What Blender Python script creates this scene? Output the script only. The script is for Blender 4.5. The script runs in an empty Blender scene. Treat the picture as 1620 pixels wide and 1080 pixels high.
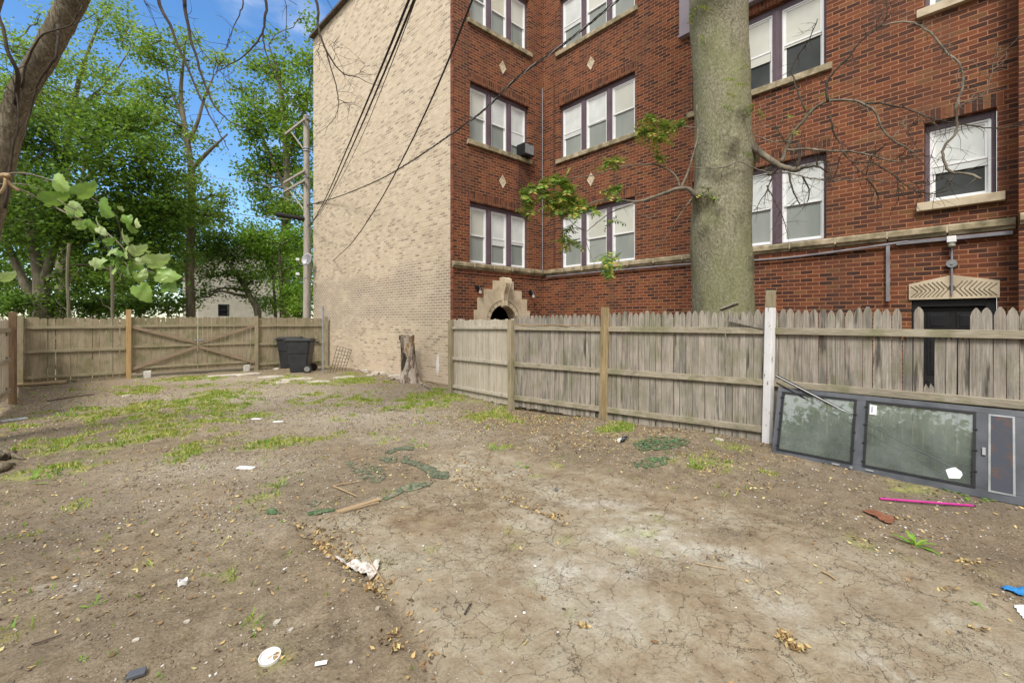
import bpy, math, random
import numpy as np
from mathutils import Vector, Matrix

scene = bpy.context.scene
COL = scene.collection
rnd = random.Random(7)
npr = np.random.RandomState(11)

# ------------------------------------------------------------------ camera
F, CX, HV, EYE = 700.0, 810.0, 506.0, 1.70
YAW = math.atan(0.914)
S, C = math.sin(YAW), math.cos(YAW)
cam_d = bpy.data.cameras.new("camera")
cam = bpy.data.objects.new("camera", cam_d)
COL.objects.link(cam)
cam.location = (0, 0, EYE)
cam.rotation_euler = (math.pi / 2, 0, -YAW)
cam_d.sensor_width = 36
cam_d.lens = 36 * F / 1620
cam_d.shift_y = -(540 - HV) / 1620
cam_d.clip_start = 0.05
cam_d.clip_end = 2000
scene.camera = cam

# ------------------------------------------------------------------ light
SUN_EL, SUN_AZ = math.radians(52), math.radians(238)      # azimuth clockwise from +Y
world = bpy.data.worlds.new("World")
scene.world = world
world.use_nodes = True
wn, wl = world.node_tree.nodes, world.node_tree.links
wn.clear()
w_out = wn.new('ShaderNodeOutputWorld')
w_bg = wn.new('ShaderNodeBackground')
sky = wn.new('ShaderNodeTexSky')
sky.sky_type = 'NISHITA'
sky.sun_disc = False
sky.sun_elevation = SUN_EL
sky.sun_rotation = SUN_AZ
sky.air_density = 1.0
sky.dust_density = 0.4
sky.ozone_density = 3.0
SKY_K = 0.12
w_bg.inputs['Strength'].default_value = SKY_K
tc = wn.new('ShaderNodeTexCoord')
nz = wn.new('ShaderNodeTexNoise'); nz.inputs['Scale'].default_value = 2.2
nz.inputs['Detail'].default_value = 7; nz.inputs['Roughness'].default_value = 0.55
mp = wn.new('ShaderNodeMapping'); mp.inputs['Scale'].default_value = (1, 1, 2.2)
wl.new(tc.outputs['Generated'], mp.inputs['Vector']); wl.new(mp.outputs['Vector'], nz.inputs['Vector'])
# broken cloud: thin in the north-west, thick overhead and to the south and west
dp = wn.new('ShaderNodeVectorMath'); dp.operation = 'DOT_PRODUCT'
wl.new(tc.outputs['Generated'], dp.inputs[0]); dp.inputs[1].default_value = (0.08, 0.93, 0.36)
mr = wn.new('ShaderNodeMapRange'); mr.inputs['From Min'].default_value = 0.86; mr.inputs['From Max'].default_value = 0.62
mr.inputs['To Min'].default_value = -0.075; mr.inputs['To Max'].default_value = 0.42
wl.new(dp.outputs['Value'], mr.inputs['Value'])
ad = wn.new('ShaderNodeMath'); ad.operation = 'ADD'
wl.new(nz.outputs['Fac'], ad.inputs[0]); wl.new(mr.outputs['Result'], ad.inputs[1])
rm = wn.new('ShaderNodeMapRange'); rm.interpolation_type = 'SMOOTHSTEP'
rm.inputs['From Min'].default_value = 0.46; rm.inputs['From Max'].default_value = 0.72
wl.new(ad.outputs[0], rm.inputs['Value'])
mx = wn.new('ShaderNodeMix'); mx.data_type = 'RGBA'
hs = wn.new('ShaderNodeHueSaturation'); hs.inputs['Saturation'].default_value = 1.2; hs.inputs['Value'].default_value = 1.6
wl.new(sky.outputs['Color'], hs.inputs['Color'])
wl.new(rm.outputs['Result'], mx.inputs['Factor']); wl.new(hs.outputs['Color'], mx.inputs['A'])
mx.inputs['B'].default_value = (9.6, 9.7, 9.9, 1)
wl.new(mx.outputs['Result'], w_bg.inputs['Color']); wl.new(w_bg.outputs[0], w_out.inputs[0])

sun_d = bpy.data.lights.new("sun", 'SUN')
sun_d.energy = 3.0; sun_d.angle = math.radians(18); sun_d.color = (1, 0.95, 0.86)
sun = bpy.data.objects.new("sun", sun_d); COL.objects.link(sun)
sd = Vector((math.sin(SUN_AZ) * math.cos(SUN_EL), math.cos(SUN_AZ) * math.cos(SUN_EL), math.sin(SUN_EL)))
sun.rotation_euler = sd.to_track_quat('Z', 'Y').to_euler()

vs = scene.view_settings
vs.view_transform = 'Standard'; vs.look = 'None'; vs.gamma = 1; vs.use_curve_mapping = False
vs.exposure = 0.36
scene.cycles.max_bounces = 6
scene.cycles.transparent_max_bounces = 12
scene.cycles.use_denoising = True

# ------------------------------------------------------------------ layout helpers
def P(u, v, D):
    a = (u - CX) / F
    return Vector((D * (S + a * C), D * (C - a * S), EYE + (HV - v) * D / F))
def G(u, v, z=0.0):
    D = F * (EYE - z) / (v - HV)
    p = P(u, v, D); return Vector((p.x, p.y, z))
def onX(u, v, X):
    a = (u - CX) / F; return P(u, v, X / (S + a * C))
def onY(u, v, Y):
    a = (u - CX) / F; return P(u, v, Y / (C - a * S))
def proj(x, y, z=0.0):
    D = x * S + y * C; L = x * C - y * S
    D = np.where(D < 0.3, 0.3, D)
    return CX + F * L / D, HV + F * (EYE - z) / D

def vnoise(x, y, seed=0):
    """smooth value noise, numpy"""
    xi = np.floor(x).astype(np.int64); yi = np.floor(y).astype(np.int64)
    xf = x - xi; yf = y - yi
    def h(a, b):
        n = (a * 374761393 + b * 668265263 + seed * 974711) & 0x7fffffff
        n = ((n ^ (n >> 13)) * 1274126177) & 0x7fffffff
        return ((n ^ (n >> 16)) & 0xffff) / 65535.0
    sx = xf * xf * (3 - 2 * xf); sy = yf * yf * (3 - 2 * yf)
    return (h(xi, yi) * (1 - sx) + h(xi + 1, yi) * sx) * (1 - sy) + (h(xi, yi + 1) * (1 - sx) + h(xi + 1, yi + 1) * sx) * sy
def fbm(x, y, seed=0, oct=4):
    s = 0; a = 0.5; t = 0
    for o in range(oct):
        s = s + a * vnoise(x, y, seed + o * 17); t += a
        x = x * 2.03 + 5.1; y = y * 2.03 - 3.7; a *= 0.5
    return s / t
def sstep(a, b, x):
    t = np.clip((x - a) / (b - a), 0, 1); return t * t * (3 - 2 * t)

# trench lines (world polylines) pressed in the ground
TRENCH = [[G(470, 826), G(520, 868), G(575, 905), G(632, 960), G(690, 1075)], [G(715, 757), G(790, 782), G(900, 826)],
          [G(480, 826), G(620, 790), G(712, 757)]]
def seg_dist(x, y, pl):
    d = np.full(np.shape(x), 1e9)
    for a, b in zip(pl[:-1], pl[1:]):
        ax, ay, bx, by = a.x, a.y, b.x, b.y
        t = np.clip(((x - ax) * (bx - ax) + (y - ay) * (by - ay)) / ((bx - ax) ** 2 + (by - ay) ** 2), 0, 1)
        d = np.minimum(d, np.hypot(x - ax - t * (bx - ax), y - ay - t * (by - ay)))
    return d
def gh_np(x, y):
    x = np.asarray(x, float); y = np.asarray(y, float)
    h = (fbm(x * 0.5, y * 0.5, 3) - 0.5) * 0.10 + (fbm(x * 2.3, y * 2.3, 9) - 0.5) * 0.06 + (fbm(x * 6.5, y * 6.5, 19) - 0.5) * 0.02
    near = np.exp(-((x - 4) ** 2 + (y - 6) ** 2) / 300.0)
    h = h * near
    h = h + 0.07 * np.exp(-((x - 6.4) / 0.5) ** 2) * sstep(-2, 1, y) * sstep(8, 5, y)
    for i, pl in enumerate(TRENCH):
        d = seg_dist(x, y, pl)
        h = h - (0.035, 0.03, 0.0)[i] * np.exp(-(d / 0.06) ** 2) + (0.012, 0.012, 0.02)[i] * np.exp(-((d - 0.12) / 0.06) ** 2)
    return h
def gh(x, y):
    return float(gh_np(np.array([x]), np.array([y]))[0])

# ------------------------------------------------------------------ mesh building
def children_offset(p):
    o = Vector((0, 0, 0))
    while p is not None:
        o += p.location; p = p.parent
    return o
def new_obj(name, me, parent=None, origin=None):
    o = bpy.data.objects.new(name, me); COL.objects.link(o)
    if parent is not None: o.parent = parent
    if origin is not None: o.location = origin
    return o
def np_mesh(name, V, Fa, mats, smooth=False, parent=None, origin=None, local=False):
    """V (n,3), Fa (m,k) constant k or list of faces"""
    V = np.asarray(V, np.float32)
    off = children_offset(parent) + (origin if origin is not None else Vector((0, 0, 0)))
    if not local: V = V - np.array(off, np.float32)
    me = bpy.data.meshes.new(name)
    if isinstance(Fa, np.ndarray):
        k = Fa.shape[1]; m = Fa.shape[0]
        me.vertices.add(len(V)); me.vertices.foreach_set("co", V.ravel())
        me.loops.add(m * k); me.loops.foreach_set("vertex_index", Fa.astype(np.int32).ravel())
        me.polygons.add(m); me.polygons.foreach_set("loop_start", np.arange(0, m * k, k, dtype=np.int32))
        me.update(calc_edges=True)
    else:
        me.from_pydata(V.tolist(), [], Fa); me.update()
    if mats is not None:
        for m_ in (mats if isinstance(mats, (list, tuple)) else [mats]): me.materials.append(m_)
    if smooth: me.polygons.foreach_set("use_smooth", [True] * len(me.polygons))
    return new_obj(name, me, parent, origin)

class MB:
    def __init__(self): self.v = []; self.f = []; self.mi = []
    def add(self, vs_, fs, mi=0):
        b = len(self.v); self.v += [tuple(q) for q in vs_]
        for f in fs: self.f.append(tuple(i + b for i in f)); self.mi.append(mi)
        return self
    def box(self, a, b, M=None, mi=0, jit=0.0):
        x0, y0, z0 = a; x1, y1, z1 = b
        vs_ = [(x0, y0, z0), (x1, y0, z0), (x1, y1, z0), (x0, y1, z0), (x0, y0, z1), (x1, y0, z1), (x1, y1, z1), (x0, y1, z1)]
        if jit: vs_ = [tuple(c + rnd.uniform(-jit, jit) for c in q) for q in vs_]
        if M is not None: vs_ = [M @ Vector(q) for q in vs_]
        return self.add(vs_, [(0, 3, 2, 1), (4, 5, 6, 7), (0, 1, 5, 4), (1, 2, 6, 5), (2, 3, 7, 6), (3, 0, 4, 7)], mi)
    def quad(self, a, b, c, d, mi=0): return self.add([a, b, c, d], [(0, 1, 2, 3)], mi)
    def beam(self, p, q, w, h, up=Vector((0, 0, 1)), mi=0):
        """box from p to q, w across, h along up"""
        p = Vector(p); q = Vector(q); d = (q - p); L = d.length; d.normalize()
        s = d.cross(up)
        if s.length < 1e-4: s = d.cross(Vector((0, 1, 0)))
        s.normalize(); u_ = s.cross(d)
        M = Matrix((( s.x, d.x, u_.x, p.x), (s.y, d.y, u_.y, p.y), (s.z, d.z, u_.z, p.z), (0, 0, 0, 1)))
        return self.box((-w / 2, 0, -h / 2), (w / 2, L, h / 2), M, mi)
    def tube(self, pts, rad, n=8, cap=True, mi=0, wob=0.0):
        pts = [Vector(p) for p in pts]; m = len(pts)
        if not hasattr(rad, '__len__'): rad = [rad] * m
        ref = None; rings = []; vs_ = []
        for i, p in enumerate(pts):
            t = (pts[min(i + 1, m - 1)] - pts[max(i - 1, 0)])
            t = t.normalized() if t.length > 1e-9 else Vector((0, 0, 1))
            if ref is None:
                ref = t.cross(Vector((0.3, 0.2, 1)) if abs(t.z) < 0.9 else Vector((1, 0, 0))).normalized()
            ref = (ref - t * ref.dot(t)).normalized(); b = t.cross(ref)
            for k in range(n):
                an = 2 * math.pi * k / n
                r = rad[i] * (1 + (rnd.uniform(-wob, wob) if wob else 0))
                vs_.append(p + (ref * math.cos(an) + b * math.sin(an)) * r)
        fs = []
        for i in range(m - 1):
            for k in range(n):
                k2 = (k + 1) % n
                fs.append((i * n + k, i * n + k2, (i + 1) * n + k2, (i + 1) * n + k))
        if cap: fs.append(tuple(range(n - 1, -1, -1))); fs.append(tuple((m - 1) * n + k for k in range(n)))
        return self.add(vs_, fs, mi)
    def disc_tube(self, c, axis, r, t, n=20, mi=0):
        c = Vector(c); axis = Vector(axis).normalized()
        return self.tube([c - axis * t / 2, c + axis * t / 2], r, n, True, mi)
    def prism(self, poly, y0, y1, M=None, mi=0):
        """poly in (x,z), extruded along y"""
        n = len(poly)
        vs_ = [Vector((x, y0, z)) for x, z in poly] + [Vector((x, y1, z)) for x, z in poly]
        if M is not None: vs_ = [M @ q for q in vs_]
        fs = [tuple(range(n)), tuple(range(2 * n - 1, n - 1, -1))]
        for i in range(n):
            j = (i + 1) % n; fs.append((i, i + n, j + n, j))
        return self.add(vs_, fs, mi)
    def build(self, name, mat, parent=None, origin=None, smooth=False, bevel=0, local=False):
        off = children_offset(parent) + (origin if origin is not None else Vector((0, 0, 0)))
        if local: off = Vector((0, 0, 0))
        me = bpy.data.meshes.new(name)
        me.from_pydata([(x - off.x, y - off.y, z - off.z) for x, y, z in self.v], [], self.f)
        for m_ in (mat if isinstance(mat, (list, tuple)) else [mat]): me.materials.append(m_)
        me.polygons.foreach_set("material_index", self.mi)
        if smooth: me.polygons.foreach_set("use_smooth", [True] * len(me.polygons))
        me.update()
        o = new_obj(name, me, parent, origin)
        if bevel:
            b = o.modifiers.new("bevel", 'BEVEL'); b.width = bevel; b.segments = 2; b.limit_method = 'ANGLE'
        return o
def tag(o, label=None, cat=None, group=None, kind=None):
    if label: o['label'] = label
    if cat: o['category'] = cat
    if group: o['group'] = group
    if kind: o['kind'] = kind
    elif cat: o['kind'] = 'thing'
    return o
def empty(name, loc, label, cat, group=None, rz=0):
    o = bpy.data.objects.new(name, None); COL.objects.link(o)
    o.location = loc; o.rotation_euler.z = rz; o.empty_display_size = 0.2
    return tag(o, label, cat, group)
def smooth_path(pts, n=6):
    """Catmull-Rom"""
    pts = [Vector(p) for p in pts]
    if len(pts) < 3: return pts
    q = [pts[0] * 2 - pts[1]] + pts + [pts[-1] * 2 - pts[-2]]; out = []
    for i in range(1, len(q) - 2):
        for k in range(n):
            t = k / n; a, b, c, d = q[i - 1], q[i], q[i + 1], q[i + 2]
            out.append(0.5 * ((2 * b) + (c - a) * t + (2 * a - 5 * b + 4 * c - d) * t * t + (3 * b - a - 3 * c + d) * t ** 3))
    out.append(pts[-1]); return out

# ------------------------------------------------------------------ materials
class NT:
    def __init__(self, name):
        self.m = bpy.data.materials.new(name); self.m.use_nodes = True
        self.n = self.m.node_tree.nodes; self.l = self.m.node_tree.links
        self.b = self.n['Principled BSDF']; self.out = self.n['Material Output']
    def node(self, t, **kw):
        x = self.n.new(t)
        for k, v in kw.items():
            if k in x.inputs.keys(): x.inputs[k].default_value = v
            else: setattr(x, k, v)
        return x
    def link(self, a, b): self.l.new(a, b)
    def pos(self): return self.node('ShaderNodeNewGeometry').outputs['Position']
    def noise(self, vec, scale, detail=4, rough=0.55, dist=0.0):
        x = self.node('ShaderNodeTexNoise'); x.inputs['Scale'].default_value = scale
        x.inputs['Detail'].default_value = detail; x.inputs['Roughness'].default_value = rough; x.inputs['Distortion'].default_value = dist
        if vec is not None: self.link(vec, x.inputs['Vector'])
        return x.outputs['Fac']
    def scalevec(self, vec, s):
        x = self.node('ShaderNodeVectorMath'); x.operation = 'MULTIPLY'; x.inputs[1].default_value = s; self.link(vec, x.inputs[0]); return x.outputs[0]
    def ramp(self, fac, stops, interp='LINEAR'):
        x = self.node('ShaderNodeValToRGB'); x.color_ramp.interpolation = interp
        e = x.color_ramp.elements
        while len(e) < len(stops): e.new(0.5)
        for el, (p, c) in zip(e, stops):
            el.position = p; el.color = (*c, 1) if len(c) == 3 else c
        self.link(fac, x.inputs['Fac']); return x.outputs['Color']
    def rng(self, v, a, b, c=0.0, d=1.0, sm=False):
        x = self.node('ShaderNodeMapRange'); x.interpolation_type = 'SMOOTHSTEP' if sm else 'LINEAR'
        for k, val in zip(('From Min', 'From Max', 'To Min', 'To Max'), (a, b, c, d)): x.inputs[k].default_value = val
        self.link(v, x.inputs['Value']); return x.outputs['Result']
    def mix(self, f, a, b, mode='MIX'):
        x = self.node('ShaderNodeMix'); x.data_type = 'RGBA'; x.blend_type = mode
        for val, key in ((f, 'Factor'), (a, 'A'), (b, 'B')):
            if hasattr(val, 'links') or hasattr(val, 'is_output'): self.link(val, x.inputs[key])
            else: x.inputs[key].default_value = val if key == 'Factor' else (*val, 1)
        return x.outputs['Result']
    def math(self, op, a, b=None, c=None):
        x = self.node('ShaderNodeMath'); x.operation = op
        for i, val in enumerate((a, b, c)):
            if val is None: continue
            if hasattr(val, 'is_output'): self.link(val, x.inputs[i])
            else: x.inputs[i].default_value = val
        return x.outputs[0]
    def bump(self, h, dist=0.01, strength=1.0, normal=None):
        x = self.node('ShaderNodeBump'); x.inputs['Distance'].default_value = dist; x.inputs['Strength'].default_value = strength
        self.link(h, x.inputs['Height'])
        if normal is not None: self.link(normal, x.inputs['Normal'])
        return x.outputs[0]
    def done(self, color=None, rough=0.8, normal=None, metal=0.0, spec=0.3):
        if color is not None:
            if hasattr(color, 'is_output'): self.link(color, self.b.inputs['Base Color'])
            else: self.b.inputs['Base Color'].default_value = (*color, 1)
        if hasattr(rough, 'is_output'): self.link(rough, self.b.inputs['Roughness'])
        else: self.b.inputs['Roughness'].default_value = rough
        self.b.inputs['Metallic'].default_value = metal
        self.b.inputs['Specular IOR Level'].default_value = spec
        if normal is not None: self.link(normal, self.b.inputs['Normal'])
        return self.m

def mat_noise(name, c1, c2, scale=6, rough=0.8, metal=0.0, bump=0.0, spec=0.3, stretch=(1, 1, 1), c3=None, detail=5):
    t = NT(name); p = t.scalevec(t.pos(), stretch); n = t.noise(p, scale, detail)
    stops = [(0.3, c1), (0.7, c2)] if c3 is None else [(0.28, c1), (0.5, c2), (0.72, c3)]
    col = t.ramp(n, stops)
    nm = t.bump(t.noise(p, scale * 4, 4), bump) if bump else None
    return t.done(col, rough, nm, metal, spec)

def mat_brick(name, stops, mortar, h_stain=None, vertical=False, rows=0.0675, length=0.215, msize=0.0055, bump=0.004, band=None):
    t = NT(name); sp = t.node('ShaderNodeSeparateXYZ'); t.link(t.pos(), sp.inputs[0])
    h = t.math('ADD', sp.outputs['X'], sp.outputs['Y'])
    cv = t.node('ShaderNodeCombineXYZ')
    wob = t.noise(t.pos(), 9, 2)
    z = t.math('ADD', sp.outputs['Z'], t.math('MULTIPLY', t.math('SUBTRACT', wob, 0.5), 0.006))
    if vertical: t.link(z, cv.inputs['X']); t.link(h, cv.inputs['Y'])
    else: t.link(h, cv.inputs['X']); t.link(z, cv.inputs['Y'])
    br = t.node('ShaderNodeTexBrick')
    br.inputs['Color1'].default_value = (0, 0, 0, 1); br.inputs['Color2'].default_value = (1, 1, 1, 1); br.inputs['Mortar'].default_value = (0.5, 0.5, 0.5, 1)
    br.inputs['Scale'].default_value = 1; br.inputs['Mortar Size'].default_value = msize; br.inputs['Mortar Smooth'].default_value = 0.25
    br.inputs['Brick Width'].default_value = length; br.inputs['Row Height'].default_value = rows
    if vertical: br.offset = 0.0
    t.link(cv.outputs[0], br.inputs['Vector'])
    big = t.noise(t.pos(), 0.45, 5, 0.6)
    fine = t.noise(t.pos(), 60, 3, 0.6)
    sx_, sy_ = (z, h) if vertical else (h, z)
    row = t.math('FLOOR', t.math('DIVIDE', sy_, rows))
    offs = 0.0 if vertical else t.math('MULTIPLY', t.math('SUBTRACT', 1.0, t.math('FLOORED_MODULO', row, 2.0)), 0.5)
    colm = t.math('FLOOR', t.math('ADD', t.math('DIVIDE', sx_, length), offs))
    cw = t.node('ShaderNodeCombineXYZ'); t.link(row, cw.inputs['X']); t.link(colm, cw.inputs['Y'])
    wnz = t.node('ShaderNodeTexWhiteNoise'); wnz.noise_dimensions = '2D'; t.link(cw.outputs[0], wnz.inputs['Vector'])
    r = t.math('ADD', wnz.outputs['Value'], t.math('MULTIPLY', t.math('SUBTRACT', big, 0.5), 0.45))
    col = t.ramp(r, stops)
    col = t.mix(0.35, col, t.ramp(fine, [(0.25, (0.25, 0.25, 0.25)), (0.75, (0.8, 0.8, 0.8))]), 'OVERLAY')
    mfine = t.noise(t.pos(), 4, 5, 0.6)
    mcol = t.ramp(mfine, [(0.3, tuple(c * 0.72 for c in mortar)), (0.65, mortar)])
    if band:       # repointed, whiter mortar and darker brick in a low irregular band
        zz = t.math('ADD', sp.outputs['Z'], t.math('MULTIPLY', t.math('SUBTRACT', big, 0.5), 2.2))
        bm_ = t.math('MULTIPLY', t.math('MULTIPLY', t.rng(zz, band[0] - 0.5, band[0] + 0.2, 0, 1, True), t.rng(zz, band[1] + 0.5, band[1], 0, 1, True)), t.rng(t.noise(t.scalevec(t.pos(), (1, 1, 2.5)), 0.8, 5, 0.65), 0.36, 0.56, 0.2, 1))
        col = t.mix(t.math('MULTIPLY', bm_, 0.75), col, t.ramp(r, [(0.1, (0.36, 0.27, 0.19)), (0.45, (0.20, 0.15, 0.12)), (0.9, (0.30, 0.22, 0.16))]))
        mcol = t.mix(bm_, mcol, (0.62, 0.57, 0.48))
        lm = t.math('MULTIPLY', t.rng(sp.outputs['Z'], 1.1, 0.1, 0, 1, True), t.rng(t.noise(t.pos(), 1.6, 5), 0.40, 0.58, 0, 1, True))
        col = t.mix(t.math('MULTIPLY', lm, 0.85), col, (0.56, 0.44, 0.34)); mcol = t.mix(lm, mcol, (0.62, 0.52, 0.42))
        sl = t.scalevec(t.pos(), (1, 1.6, 0.35))
        wp = t.math('MULTIPLY', t.rng(sp.outputs['Z'], 1.2, 0.6, 0, 1, True), t.rng(t.noise(sl, 2.3, 4), 0.60, 0.68, 0, 1, True))
        col = t.mix(wp, col, (0.72, 0.70, 0.68)); mcol = t.mix(wp, mcol, (0.75, 0.73, 0.70))
    out = t.mix(br.outputs['Fac'], col, mcol)
    if h_stain:
        st = t.scalevec(t.pos(), (1.6, 1.6, 0.5))
        s = t.rng(t.noise(st, 1.3, 6, 0.65), 0.42, 0.72, 0, 1, True)
        out = t.mix(t.math('MULTIPLY', s, h_stain), out, (0.10, 0.055, 0.04))
    if h_stain:      # water run below the air conditioner
        wx = t.math('ADD', sp.outputs['X'], t.math('MULTIPLY', t.math('SUBTRACT', t.noise(t.scalevec(t.pos(), (3, 3, 0.6)), 3, 4), 0.5), 0.35))
        ms_ = t.math('MULTIPLY', t.math('MULTIPLY', t.rng(wx, 8.86, 8.94, 0, 1, True), t.rng(wx, 9.48, 9.38, 0, 1, True)), t.math('MULTIPLY', t.rng(sp.outputs['Z'], 5.0, 5.5, 0, 1, True), t.rng(sp.outputs['Z'], 6.42, 6.38, 0, 1)))
        ms_ = t.math('MULTIPLY', ms_, t.rng(sp.outputs['Y'], 9.3, 9.4, 0, 1))
        out = t.mix(t.math('MULTIPLY', ms_, 0.62), out, (0.055, 0.025, 0.02))
    hgt = t.math('ADD', t.math('SUBTRACT', 1.0, br.outputs['Fac']), t.math('MULTIPLY', fine, 0.35))
    return t.done(out, 0.88, t.bump(hgt, bump, 0.8), 0, 0.2)

RED = [(0.0, (0.045, 0.026, 0.022)), (0.25, (0.085, 0.036, 0.025)), (0.5, (0.135, 0.048, 0.027)), (0.74, (0.18, 0.062, 0.032)), (0.87, (0.20, 0.072, 0.034)), (0.93, (0.15, 0.076, 0.034)), (1.0, (0.19, 0.085, 0.042))]
M_red = mat_brick('red_brick', RED, (0.42, 0.195, 0.105), h_stain=0.5, msize=0.008, rows=0.076, length=0.208)
M_red_v = mat_brick('red_brick_soldier', RED, (0.33, 0.17, 0.095), h_stain=0.3, vertical=True)
M_quoin = mat_brick('red_brick_corner', [(0.0, (0.085, 0.032, 0.022)), (0.5, (0.17, 0.055, 0.035)), (1.0, (0.25, 0.085, 0.05))], (0.20, 0.10, 0.065), msize=0.005)
M_tan = mat_brick('tan_brick', [(0.0, (0.30, 0.235, 0.175)), (0.10, (0.37, 0.295, 0.215)), (0.26, (0.46, 0.37, 0.265)), (0.6, (0.52, 0.42, 0.305)), (0.85, (0.57, 0.475, 0.355)), (1.0, (0.49, 0.385, 0.275))],
                  (0.65, 0.565, 0.45), msize=0.0095, rows=0.076, length=0.205, band=(1.7, 2.9))
M_stone = mat_noise('limestone', (0.36, 0.29, 0.20), (0.55, 0.46, 0.33), 3.5, 0.85, bump=0.004, c3=(0.62, 0.53, 0.40))
M_ledge = mat_noise('weathered_limestone', (0.12, 0.11, 0.06), (0.30, 0.25, 0.16), 5, 0.9, bump=0.006, c3=(0.52, 0.43, 0.30))
M_purple = mat_noise('plum_trim_paint', (0.10, 0.07, 0.085), (0.145, 0.105, 0.13), 3, 0.45, spec=0.4)
M_purple2 = mat_noise('plum_metal_cladding', (0.22, 0.18, 0.21), (0.28, 0.24, 0.27), 2, 0.35, spec=0.5)
M_white = mat_noise('white_vinyl', (0.74, 0.75, 0.76), (0.82, 0.82, 0.82), 8, 0.4)
M_blind = mat_noise('window_shade', (0.50, 0.51, 0.45), (0.62, 0.62, 0.56), 1.5, 0.8)
M_blinds = [M_blind, mat_noise('cream_shade', (0.52, 0.50, 0.40), (0.64, 0.61, 0.50), 1.5, 0.8), mat_noise('white_paper_shade', (0.55, 0.58, 0.57), (0.70, 0.72, 0.71), 3.5, 0.8)]
M_curtain = mat_noise('grey_curtain', (0.20, 0.225, 0.21), (0.34, 0.36, 0.34), 1.2, 0.9, stretch=(1, 1, 0.3))
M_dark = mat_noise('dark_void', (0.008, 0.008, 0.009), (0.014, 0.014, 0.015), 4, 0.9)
M_black = mat_noise('black_paint', (0.014, 0.014, 0.016), (0.022, 0.022, 0.024), 7, 0.4, spec=0.4)
M_grey_metal = mat_noise('galvanised_metal', (0.26, 0.27, 0.28), (0.42, 0.43, 0.45), 9, 0.45, metal=0.6)
M_conduit = mat_noise('dull_conduit', (0.20, 0.19, 0.21), (0.33, 0.32, 0.35), 5, 0.5, metal=0.3)
M_rubber = mat_noise('cable_rubber', (0.015, 0.013, 0.012), (0.03, 0.026, 0.022), 14, 0.6)
M_silver_cable = mat_noise('bare_cable', (0.16, 0.15, 0.14), (0.32, 0.31, 0.30), 4, 0.5)

def mat_glass(name, fac, tint=(0.93, 0.97, 0.95), rough=0.02, wave=0.0):
    t = NT(name)
    tr = t.node('ShaderNodeBsdfTransparent'); tr.inputs['Color'].default_value = (*tint, 1)
    gl = t.node('ShaderNodeBsdfGlossy'); gl.inputs['Roughness'].default_value = rough; gl.inputs['Color'].default_value = (1, 1, 1, 1)
    if wave:
        nm = t.bump(t.noise(t.pos(), 2.4, 3), wave, 1.0); t.link(nm, gl.inputs['Normal'])
    fr = t.node('ShaderNodeFresnel'); fr.inputs['IOR'].default_value = 1.5
    f = t.math('MINIMUM', t.math('ADD', fr.outputs[0], fac), 1.0)
    ms = t.node('ShaderNodeMixShader'); t.link(f, ms.inputs[0]); t.link(tr.outputs[0], ms.inputs[1]); t.link(gl.outputs[0], ms.inputs[2])
    t.link(ms.outputs[0], t.out.inputs[0]); return t.m
M_glass = mat_glass('window_glass', 0.07, wave=0.0012)
M_glass_r = mat_glass('coated_window_glass', 0.30, wave=0.0016)
def add_pale_film(m, k, col):
    nt = m.node_tree; out = nt.nodes['Material Output']; src = out.inputs[0].links[0].from_socket
    d = nt.nodes.new('ShaderNodeBsdfDiffuse'); d.inputs['Color'].default_value = (*col, 1); x = nt.nodes.new('ShaderNodeMixShader')
    n = nt.nodes.new('ShaderNodeTexNoise'); n.inputs['Scale'].default_value = 4; n.inputs['Detail'].default_value = 6; g = nt.nodes.new('ShaderNodeNewGeometry'); nt.links.new(g.outputs['Position'], n.inputs['Vector'])
    r = nt.nodes.new('ShaderNodeMapRange'); r.inputs['From Min'].default_value = 0.3; r.inputs['From Max'].default_value = 0.7; r.inputs['To Min'].default_value = k * 0.6; r.inputs['To Max'].default_value = k * 1.5; nt.links.new(n.outputs['Fac'], r.inputs['Value'])
    nt.links.new(r.outputs[0], x.inputs[0]); nt.links.new(src, x.inputs[1]); nt.links.new(d.outputs[0], x.inputs[2]); nt.links.new(x.outputs[0], out.inputs[0]); return m
M_glass_d = mat_glass('pale_film_door_glass', 0.11, (0.78, 0.86, 0.82), 0.02, wave=0.0008)
add_pale_film(M_glass_d, 0.20, (0.34, 0.37, 0.35))  # grey diffuse film put in to lighten the dark reflections in the door glass

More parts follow.
